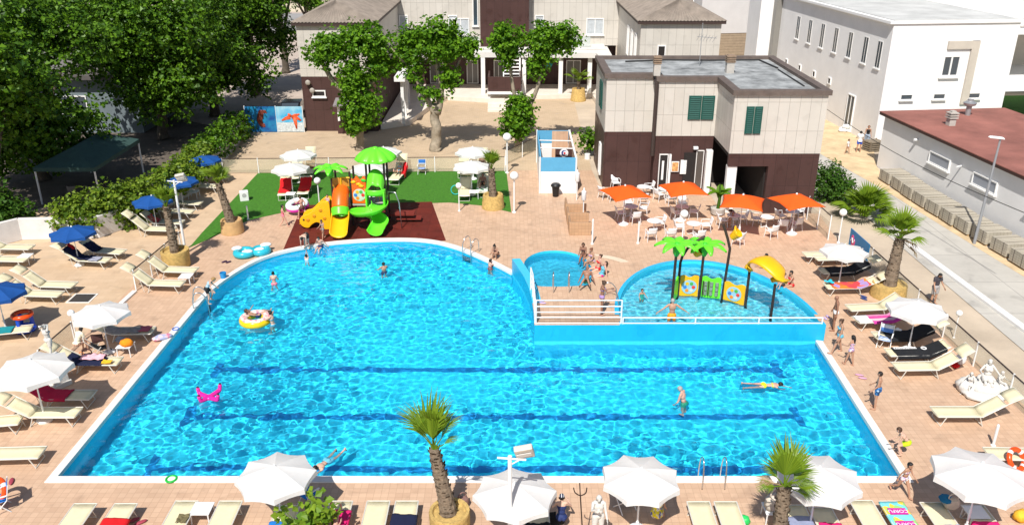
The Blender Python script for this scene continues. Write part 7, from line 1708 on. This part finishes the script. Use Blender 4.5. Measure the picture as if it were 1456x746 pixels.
# pushchair under the left parasol
o = empty('pushchair', at(143, 508), 'dark pushchair hung with bags under the left white parasol', 'pushchair', R(-60))
m = MB()
for s in (-1, 1): m.tube([(s*.24, .4, .1), (s*.24, -.1, .55), (s*.24, -.5, 1.0)], .016, 6); m.tube([(s*.24, -.4, .1), (s*.24, .1, .6)], .016, 6)
m.tube([(-.24, -.5, 1.0), (.24, -.5, 1.0)], .02, 6); m.build('frame', frame_m, o)
m = MB(); m.grid(lambda u, v: V(((u-.5)*.42, .3-.55*v, .45+.5*max(0, v-.5))), 4, 6); m.build('seat', blk, o, smooth=True, solid=.03)
m = MB(); m.grid(lambda u, v: V((.25*math.cos(PI*u), -.2+.45*v, .85+.28*math.sin(PI*u)*(1-.3*v))), 10, 5); m.build('hood', fab('dark_brown_cloth', (.05, .02, .018)), o, smooth=True, solid=.01)
for s in (-1, 1):
    for y in (.4, -.4):
        m = MB(); m.torus((s*.27, y, .11), .09, .022, 16, 6, Euler((0, R(90), 0))); m.build('wheel', blk_, o, smooth=True)
def bag(name, p, r_, mt, label, cat='bag', seed=1, rz=0):
    m = MB(); m.ell((0, 0, r_[2]*.9), r_, None, 16, 10, lambda q: 1+.22*noise.noise(q*1.8+V((seed, 0, 0)))+.08*noise.noise(q*5)); return thing1(name, m, mt, p, label, cat, rz, smooth=True)
def handbag(p, mt, label, rz=0, s=1):
    o = empty('beach_bag', p, label, 'bag', R(rz)); m = MB(); m.ell((0, 0, .17*s), (.21*s, .12*s, .17*s), None, 18, 12, lambda q: (1/max(abs(q.x), abs(q.y), abs(q.z)))**.55*(1+.12*noise.noise(q*2.4))); m.build('body', mt, o, smooth=True)
    m = MB(); m.torus((0, 0, .38*s), .13*s, .018*s, 16, 6, Euler((R(90), 0, 0))); m.build('handle', mt, o, smooth=True)
handbag(at(127, 517), fab('brown_bag', (.05, .02, .02)), 'dark brown bag hanging beside the pushchair', 20, 1.4); handbag(at(118, 512)+V((0, 0, 0)), M('orange_bag', (.75, .2, .02), .8), 'small orange bag behind the pushchair', 0, .8)
bag('orange_towel_bundle', at(180, 491, .45), (.3, .22, .16), M('orange_towel', (.85, .25, .01), .95, var=.15, vs=8, bump=.3, bs=40), 'orange towel bundled on the white side table by the left parasol', 'towel', 3)
bag('grey_bundle', at(172, 486, .45), (.22, .18, .13), fab('slate_cloth', (.20, .22, .27)), 'grey bundle behind the orange towel on the side table', 'towel', 5)
handbag(at(1099, 722, .46), fab('beige_bag', (.58, .5, .42)), 'beige bag with a red edge on the white side table behind the foreground palm', 30, 1.5)
handbag(at(1352, 722, .42), fab('straw_bag', (.55, .46, .36)), 'straw bag on the shaded lounger at the bottom right', 0, 1.1)
handbag(at(1364, 517), whitet, 'white bag with a red cloth at the head of the bare right lounger', 10, 1.2); bag('red_cloth', at(1358, 522, .02), (.16, .14, .12), red, 'small red cloth next to the white bag on the right', 'cloth', 8)
bag('white_bag', at(1275, 481), (.2, .17, .28), whitet, 'white bag standing beside the blue striped folding chair', 'bag', 9)
bag('blue_cap', at(1345, 712, .62), (.22, .22, .1), fab('deep_teal', (.01, .14, .28)), 'blue cap lying on top of the straw bag at the bottom right', 'cap', 4)
bag('black_bag', at(790, 743), (.3, .25, .2), blk, 'black bag beside the floodlight parasol', 'bag', 6)
bag('green_ball', at(1058, 744), (.17, .17, .16), M('green_float', (.03, .55, .12), .4), 'bright green ball at the bottom edge left of the foreground palm', 'ball', 2)
bag('red_ball', at(645, 716), (.13, .13, .13), M('red_vinyl', (.7, .02, .03), .3), 'small red ball beside the foreground palm trunk', 'ball', 2)
handbag(at(657, 722), fab('net_bag', (.25, .14, .12)), 'brown net bag beside the foreground palm trunk', 40, 1.2)
bag('yellow_bag', at(1450, 740), (.24, .2, .22), M('yellow_orange', (.80, .42, .03), .8, var=.3, vs=6), 'yellow orange bag at the bottom right corner', 'bag', 12)
# footwear
def shoes(px, py, mt, label, z=0, rz=0, s=1.0):
    o = empty('flip_flops', at(px, py, z)+V((0, 0, .02)), label, 'shoes', R(rz))
    for k in (-1, 1):
        m = MB(); m.ell((k*.09, .05*k, .02), (.055, .15, .028)); m.build('shoe', mt, o, smooth=True); o.scale = (s,)*3
shoes(128, 560, blk, 'black shoes on the tiles at the foot of the crimson towel lounger', 0, 60, 1.3); shoes(322, 373, M('purple_shoe', (.04, .01, .05), .6), 'dark purple shoes on the tiles near the pool arc', 0, -40, 1.2); shoes(1175, 452, M('lilac_shoe', (.5, .38, .6), .6), 'lilac flip flops beside the bald man at the pool edge', 0, 10, 1.2)
shoes(1224, 536, M('pink_shoe', (.55, .3, .42), .6), 'pink flip flops on the tiles above the leaf print shorts man', 0, 70, 1.2); shoes(1228, 424, M('navy_shoe', (.02, .05, .2), .6), 'navy flip flops in front of the orange red towel', 0, 40, 1.3); shoes(1176, 408, M('navy_shoe', (.02, .05, .2), .6), 'navy flip flops under the foot of the orange red towel lounger', 0, 0, 1.2)
shoes(770, 430, M('lilac_shoe', (.5, .38, .6), .6), 'lilac flip flops on the terrace by the grab rails', TZ, 80, 1.2); shoes(195, 742, M('wine_shoe', (.35, .05, .08), .6), 'wine red flip flops at the bottom left', 0, -50, 1.4); shoes(10, 688, M('wine_shoe', (.35, .05, .08), .6), 'wine red flip flops in the palm shadow at the left edge', 0, 20, 1.4)
o = bag('pink_towel_bundle', at(231, 482), (.42, .22, .12), blotch('pink_blue', [(.65, .35, .42), (.35, .38, .55), (.7, .5, .52), (.6, .2, .3)], 6), 'pink and blue bundle on the left coping below the ladder', 'towel', 7, 35)
m = MB(); m.lathe([(.14, 0), (.17, .3), (.15, .3), (.12, .03), (0, .03)], 14); thing1('toy_bucket', m, M('toy_blue', (.02, .25, .55), .4), at(318, 396)+V((0, 0, .05)), 'small blue bucket on the pool coping at the arc', 'bucket', smooth='auto')
m = MB(); m.box((0, 0, .33), (.55, .4, .66)); o = thing1('speaker_box', m, plastic_w, at(348, 285), 'white loudspeaker box standing on the lawn near the palm', 'loudspeaker', 20, bevel=.04)
m = MB(); m.lathe([(0, .44), (.14, .44), (.14, .46), (0, .46)], 16, mtx=Matrix.Rotation(R(90), 4, 'X')); g_ = m.build('grille', M('grey_mesh', (.4, .4, .4), .6), o, loc=(0, .24, .4)); g_.location = (0, .25, .40); 
m = MB(); m.tube([(0, 0, .0), (.0, 0, .4)], .22, 14); thing1('plant_pot', m, plastic_w, at(835, 226), 'white pot at the foot of the sapling by the cafe wall', 'pot', smooth='auto')
m = MB(); m.torus((0, 0, .35), .3, .03, 20, 6, Euler((R(80), 0, 0))); thing1('hoop', m, M('aqua_hoop', (.02, .5, .5), .4), at(648, 277), 'aqua hoop leaning by the front left lawn lounger', 'hoop', smooth=True)
# floor grate, kerb strips
o = empty('floor_grate', at(117, 424), 'dark square floor grate with a pale frame in the left tiles', 'grate'); 
m = MB(); m.box((0, 0, .012), (1.15, 1.05, .02)); m.build('surround', copm, o)
m = MB(); m.box((0, 0, .022), (.98, .88, .01))
m.build('cover', M('grate_dark', (.05, .045, .042), .5, .3), o)
m = MB()
for k in range(9): m.box((0, -.36+k*.09, .03), (.94, .03, .012))
m.build('grate_bar', M('grate_bar', (.10, .09, .085), .5, .3), o)
a, b_ = at(172, 433), at(192, 415); d = (b_-a); c = (a+b_)/2; m = MB(); m.box((c.x, c.y, .05), (d.length, .22, .1), Euler((0, 0, math.atan2(d.y, d.x)))); struct(m, 'white_kerb', MATS['kerb_white'], bevel=.015)
# sea life banner fence
o = empty('sea_life_banner', (-20.1, 70.2, 0), 'printed sea banner with a seahorse and a coral beside the brown wing', 'banner')
def grad(name, c0, c1, z0, z1):
    m = bpy.data.materials.new(name); m.use_nodes = True; n = m.node_tree; b = n.nodes['Principled BSDF']; b.inputs['Roughness'].default_value = .5
    tc = n.nodes.new('ShaderNodeTexCoord'); t = n.nodes.new('ShaderNodeTexNoise'); t.inputs['Scale'].default_value = 1.2; t.inputs['Detail'].default_value = 6
    r = n.nodes.new('ShaderNodeValToRGB'); r.color_ramp.elements[0].position = .35; r.color_ramp.elements[1].position = .68; r.color_ramp.elements[0].color = (*c0, 1); r.color_ramp.elements[1].color = (*c1, 1)
    n.links.new(tc.outputs['Object'], t.inputs[0]); n.links.new(t.outputs['Fac'], r.inputs[0]); n.links.new(r.outputs[0], b.inputs['Base Color']); return m
m = MB(); m.box((-1.0, 0, 1.12), (2.55, .05, 2.15)); p1 = m.build('left_panel', grad('sea_deep', (.003, .05, .24), (.01, .28, .48), 0, 2), o)
m = MB(); m.box((1.42, 0, 1.12), (2.2, .05, 2.15)); p2 = m.build('right_panel', grad('sea_shallow', (.02, .35, .62), (.35, .58, .68), 0, 2), o)
sh = M('seahorse_red', (.17, .035, .02), .6, var=.9, vs=9)
m = MB(); m.tube(spline([(-.45, -.035, 1.62), (-.6, -.035, 1.75), (-.85, -.035, 1.72), (-1.0, -.035, 1.4), (-1.1, -.035, 1.0), (-.95, -.035, .65), (-.75, -.035, .55), (-.8, -.035, .75)], 4), [.06]*3+[.15]*5+[.25]*9+[.2]*4+[.13]*4+[.08]*4, 8); m.v = [(x, -.03+(y+.035)*.05, z) for x, y, z in m.v]; m.build('seahorse_print', sh, p1, smooth=True)
m = MB(); m.box((1.42, -.027, .45), (2.18, .006, .8)); m.build('sand_print', M('sand_print', (.50, .55, .56), .6, var=.3, vs=5), p2)
m = MB()
m.v = []; st_m = M('coral_orange', (.72, .10, .03), .6, var=.5, vs=8)
for a, b2 in (((1.5, 1.3), (.75, 1.0)), ((1.6, 1.25), (2.3, 1.55)), ((1.85, 1.3), (1.95, .3)), ((1.5, 1.3), (1.35, 1.6)), ((1.8, 1.3), (2.4, 1.0))): m.tube([(a[0], -.032, a[1]), ((a[0]+b2[0])/2, -.032, (a[1]+b2[1])/2+.05), (b2[0], -.032, b2[1])], [.19, .14, .06], 8)
m.v = [(x, -.03+(y+.032)*.05, z) for x, y, z in m.v]; m.build('coral_print', st_m, p2, smooth=True)
for x in (-2.3, .3, 2.55): 
    m = MB(); m.box((x, .04, 1.12), (.06, .06, 2.26)); m.build('post', metal_w, o)
# blue banner on the right fence
q0 = V(q1); dd = (q2-q1).normalized(); a = q0+dd*-.2; o = empty('advert_banner', a, 'blue advertising banner with a pink and white emblem on the right glass fence', 'banner', math.atan2(dd.y, dd.x))
m = MB(); m.box((1.25, -.08, .66), (2.5, .03, 1.15)); bn = m.build('cloth', M('banner_blue', (.015, .19, .42), .5, var=.08, vs=2), o)
m = MB()
for x, z, r_ in ((.42, .78, .20), (.62, .62, .20), (.45, .52, .15)): m.lathe([(0, 0), (r_, 0), (r_, .015), (0, .015)], 18, mtx=Matrix.Translation((x, -.098, z)) @ Matrix.Rotation(R(90), 4, 'X') @ Matrix.Scale(.75, 4, (1, 0, 0)))
m.build('emblem', M('emblem_pink', (.75, .08, .25), .5), bn)
m = MB(); m.tube(spline([(.28, -.118, .6), (.42, -.118, .8), (.55, -.118, .56), (.7, -.118, .78)], 5), .03, 6); m.build('emblem_stroke', white_ink, bn)
m = MB(); m.tube(spline([(1.7, -.1, .55), (1.8, -.1, .75), (1.88, -.1, .52), (1.98, -.1, .68), (2.1, -.1, .52), (2.25, -.1, .62)], 5), .018, 6); m.build('script', white_ink, bn)
# paver stacks along the road
pav = tilemat('paver_stack', (.46, .42, .34), (.40, .36, .29), (.22, .19, .15), .13, .008, .15, .9, wide=1.6, vert=True)
p = empty('paver_stack', (0, 0, 0), 'paver stack', 'pavers')
m = MB(); m.box((0, 0, .48), (1.5, 1.35, .72)); m.build('blocks', pav, p, bevel=.01)
m = MB()
for x in (-.6, 0, .6): m.box((x, 0, .06), (.12, 1.35, .11))
m.build('pallet', M('pallet_wood', (.40, .27, .13), .9, var=.2, vs=6), p)
for y in (-.35, .35): 
    m = MB(); m.box((0, y, .846), (1.52, .03, .01)); m.box((-.757, y, .48), (.01, .03, .72)); m.build('strap', M('strap_dark', (.12, .10, .09), .6), p)
PV = Proto(p); px_ = [(1264, 262), (1281, 273), (1296, 284), (1313, 295), (1332, 307), (1353, 320), (1375, 333), (1400, 347), (1428, 364), (1456, 382)]
for k, (px, py) in enumerate(px_):
    PV.put(at(px, py)+V((.45, .35, 0)), R(5+rnd.uniform(-3, 3)), ('pallet of pale pavers nearest the sandy path, first of the long row', 'second pallet of pavers in the row, counted from the sandy path', 'third pallet of pavers in the row, counted from the sandy path', 'fourth pallet of pavers in the row, counted from the sandy path', 'fifth pallet of pavers in the row, behind the dwarf palm', 'sixth pallet of pavers in the row, four before the right edge', 'pallet of pavers just behind the street lamp foot', 'pallet of pavers just past the street lamp foot', 'pallet of pavers last but one before the right edge', 'pallet of pavers cut off by the right edge')[k], 'pallets of pavers along the road')
wood = M('raw_wood', (.52, .34, .14), .9, var=.2, vs=5)
def pallet(p, rz, label):
    o = empty('wooden_pallet', p, label, 'pallet', R(rz)); o.rotation_euler = (R(68), 0, R(rz))
    for k in range(6):
        m = MB(); m.box((0, .1+k*.2, .06), (1.1, .12, .025)); m.build('slat', wood, o)
    for x in (-.5, 0, .5): m = MB(); m.box((x, .6, 0), (.1, 1.2, .09)); m.build('bearer', wood, o)
pallet(V((28.1, 77.5, 0)), -80, 'wooden pallet leaning on the white building, further back'); pallet(V((28.35, 74.8, 0)), -78, 'wooden pallet leaning on the white building, nearer to the white sacks')
for k, (dx, dy, dz) in enumerate(((0, 0, 0), (.55, -.1, 0), (.2, .5, 0), (.3, .1, .3), (.75, .45, 0))):
    bag('cement_sack', at(1198, 188)+V((dx, dy, dz)), (.36, .26, .18), M('sack_white', (.72, .72, .70), .8, var=.06, vs=4), ('white sack at the left of the heap by the white building door', 'white sack at the front of the heap by the white building door', 'white sack at the back of the heap by the white building door', 'topmost white sack on the heap by the white building door', 'white sack at the right of the heap by the white building door')[k], 'sack', k+2)['group'] = 'white sacks'
m = MB(); 
for k in range(5): m.box((0, 0, .1+.16*k), (1.3, .9, .09))
for x in (-.6, .6):
    for y in (-.4, .4): m.box((x, y, .42), (.08, .08, .84))
thing1('crate', m, M('grey_wood', (.22, .18, .13), .9, var=.25, vs=4), at(1240, 214), 'grey wooden crate at the corner of the white building', 'crate', 20)
# overhead cable
A_, B_ = at(1168, 150, 4.6), at(1470, 308, 4.4); m = MB(); m.tube([tuple(A_.lerp(B_, t)-V((0, 0, .5*math.sin(PI*t)))-A_) for t in [i/16 for i in range(17)]], .02, 5); thing1('overhead_cable', m, M('cable_black', (.03, .03, .03), .6), A_, 'thin dark cable hanging across in front of the white building', 'cable')
# cars by the drive
def car(p, rz, mt, label):
    o = empty('parked_car', p, label, 'car', R(rz)); W = .86
    sd = [(-2.1, .3), (2.1, .3), (2.15, .62), (1.95, .82), (1.15, .95), (.5, 1.42), (-.9, 1.46), (-1.75, 1.0), (-2.1, .9)]
    m = MB(); m.prism(sd, -W, W, Matrix(((1,0,0,0),(0,0,1,0),(0,1,0,0),(0,0,0,1)))); b = m.build('body', mt, o, bevel=.09)
    for s in (-1, 1):
        m = MB(); m.prism([(.95, .98), (.45, 1.36), (-.85, 1.40), (-1.5, 1.02)], s*W-.01 if s < 0 else W-.01, s*W+.012 if s > 0 else -W+.01-.022, Matrix(((1,0,0,0),(0,0,1,0),(0,1,0,0),(0,0,0,1)))); m.build('side_window', glass, o)
        for x in (-1.3, 1.32):
            m = MB(); m.tube([(x, s*(W-.18), .32), (x, s*(W+.02), .32)], .32, 16); w = m.build('wheel', blk_, o, smooth='auto'); m = MB(); m.tube([(x, s*(W+.0), .32), (x, s*(W+.03), .32)], .2, 12); m.build('rim', steel, w)
    m = MB(); m.box((.86, 0, 1.2), (.02, 1.5, .55), Euler((0, R(-54), 0))); m.build('windscreen', glass, o)
    m = MB(); m.box((-1.38, 0, 1.26), (.02, 1.45, .5), Euler((0, R(60), 0))); m.build('rear_window', glass, o)
    for s in (-1, 1): m = MB(); m.ell((2.1, s*.62, .66), (.07, .18, .09)); m.build('headlight', lampm, o, smooth=True)
car((-19.9, 76.3, 0), 95, M('car_black', (.012, .012, .014), .2), 'black car parked behind the sea banner beside the brown wing'); car((-19.9, 107, 0), 80, M('car_white', (.78, .78, .78), .25), 'white car far down the shaded drive beside the brown wing')
# yard tables under the gazebo
o = empty('garden_table', (-28.2, 53.6, 0), 'long dark garden table under the gazebo', 'table')
m = MB(); m.box((0, 0, .74), (2.4, .8, .05)); m.build('tabletop', M('dark_rattan', (.09, .07, .06), .7), o)
for x in (-1.1, 1.1):
    for y in (-.33, .33): m = MB(); m.box((x, y, .36), (.06, .06, .72)); m.build('leg', M('dark_rattan', (.09, .07, .06), .7), o)
for k, x in enumerate((-28.9, -27.6)):
    o = empty('rattan_chair', (x, 53.0, 0), ('rattan chair at the left end of the table under the gazebo', 'rattan chair at the right end of the table under the gazebo')[k], 'chair'); rt = M('grey_rattan', (.20, .17, .15), .7)
    m = MB(); m.box((0, 0, .42), (.5, .5, .06)); m.build('seat', rt, o); m = MB(); m.grid(lambda u, v: V((.27*math.cos(PI+PI*u), -.25*math.sin(PI*u)*1.0+.05, .45+.4*v)), 10, 3); m.build('backrest', rt, o, smooth=True, solid=.03)
    for sx in (-.2, .2):
        for sy in (-.2, .2): m = MB(); m.box((sx, sy, .2), (.04, .04, .4)); m.build('leg', rt, o)
# far away: promenade and beach beyond the hotel
fill('promenade', [[(-60, 128), (120, 128), (120, 152), (-60, 152)]], .02, M('asphalt_pale', (.30, .29, .28), .9, var=.1, vs=.3)); fill('beach', [[(-200, 154), (300, 154), (300, 230), (-200, 230)]], .03, M('beach_sand', (.62, .52, .38), .95, var=.12, vs=.5)); fill('sea', [[(-900, 230), (900, 230), (900, 1500), (-900, 1500)]], .05, M('sea_blue', (.03, .16, .24), .15))
o = empty('balustrade', (26.5, 112, 0), 'white balustrade at the end of the lane towards the sea', 'balustrade')
m = MB(); m.box((0, 0, .1), (7, .3, .2)); m.build('plinth', white_r, o); m = MB(); m.box((0, 0, 1.0), (7, .3, .15)); m.build('coping', white_r, o)
for k in range(18): m = MB(); m.lathe([(.07, .2), (.11, .42), (.05, .7), (.08, .92)], 8, c=(-3.3+k*.39, 0, 0)); m.build('baluster', white_r, o, smooth='auto')
m = MB(); m.tube([(0, 0, 0), (0, 0, 3.0)], .04, 6); o = empty('warning_sign', (32.5, 150, 0), 'red bordered triangular road sign far away by the beach', 'sign'); m.build('post', metal_w, o)
m = MB(); m.prism([(-.7, 0), (.7, 0), (0, 1.2)], -.03, .0, Matrix(((1,0,0,0),(0,0,1,-.05),(0,1,0,2.4),(0,0,0,1)))); pl = m.build('plate', M('sign_red', (.6, .02, .03), .5), o); m = MB(); m.prism([(-.42, .16), (.42, .16), (0, .9)], -.05, -.035, Matrix(((1,0,0,0),(0,0,1,-.05),(0,1,0,2.4),(0,0,0,1)))); m.build('plate_face', white_ink, pl)
o = empty('utility_pole', (31.5, 139, 0), 'dark utility pole by the far promenade', 'pole'); m = MB(); m.tube([(0, 0, 0), (.1, 0, 9)], [.2, .13], 8); m.build('shaft', bark_d, o)
o = empty('feather_flag', (35.2, 139, 0), 'tall green and yellow feather flag by the far promenade', 'flag'); m = MB(); m.tube([(0, 0, 0), (0, 0, 6)], .05, 6); m.build('pole', metal_w, o); m = MB(); m.grid(lambda u, v: V((.05+.9*u*(1-.3*v), .05*math.sin(v*5), 1.2+4.6*v)), 3, 6); m.build('cloth', stripes('flag_cols', [(.2, .45, .05), (.75, .5, .05)], .35, 2), o, solid=.01)
r = random.Random(9)
bl = ('far beach parasol left of the warning sign', 'far beach parasol just behind the warning sign', 'far beach parasol above the right hip roof', 'far beach parasol beside the utility pole', 'far beach parasol beyond the feather flag', 'far beach parasol nearest the sea', 'far beach parasol next to the grey house', 'far beach parasol at the middle of the sand')
for k, (x, y) in enumerate(((30, 160), (34, 162), (27, 165), (36.5, 158), (39, 163), (33, 176), (42, 166), (37, 170))): UW.put((x, y, 0), r.random(), bl[k], 'parasols on the far beach', 1.1)
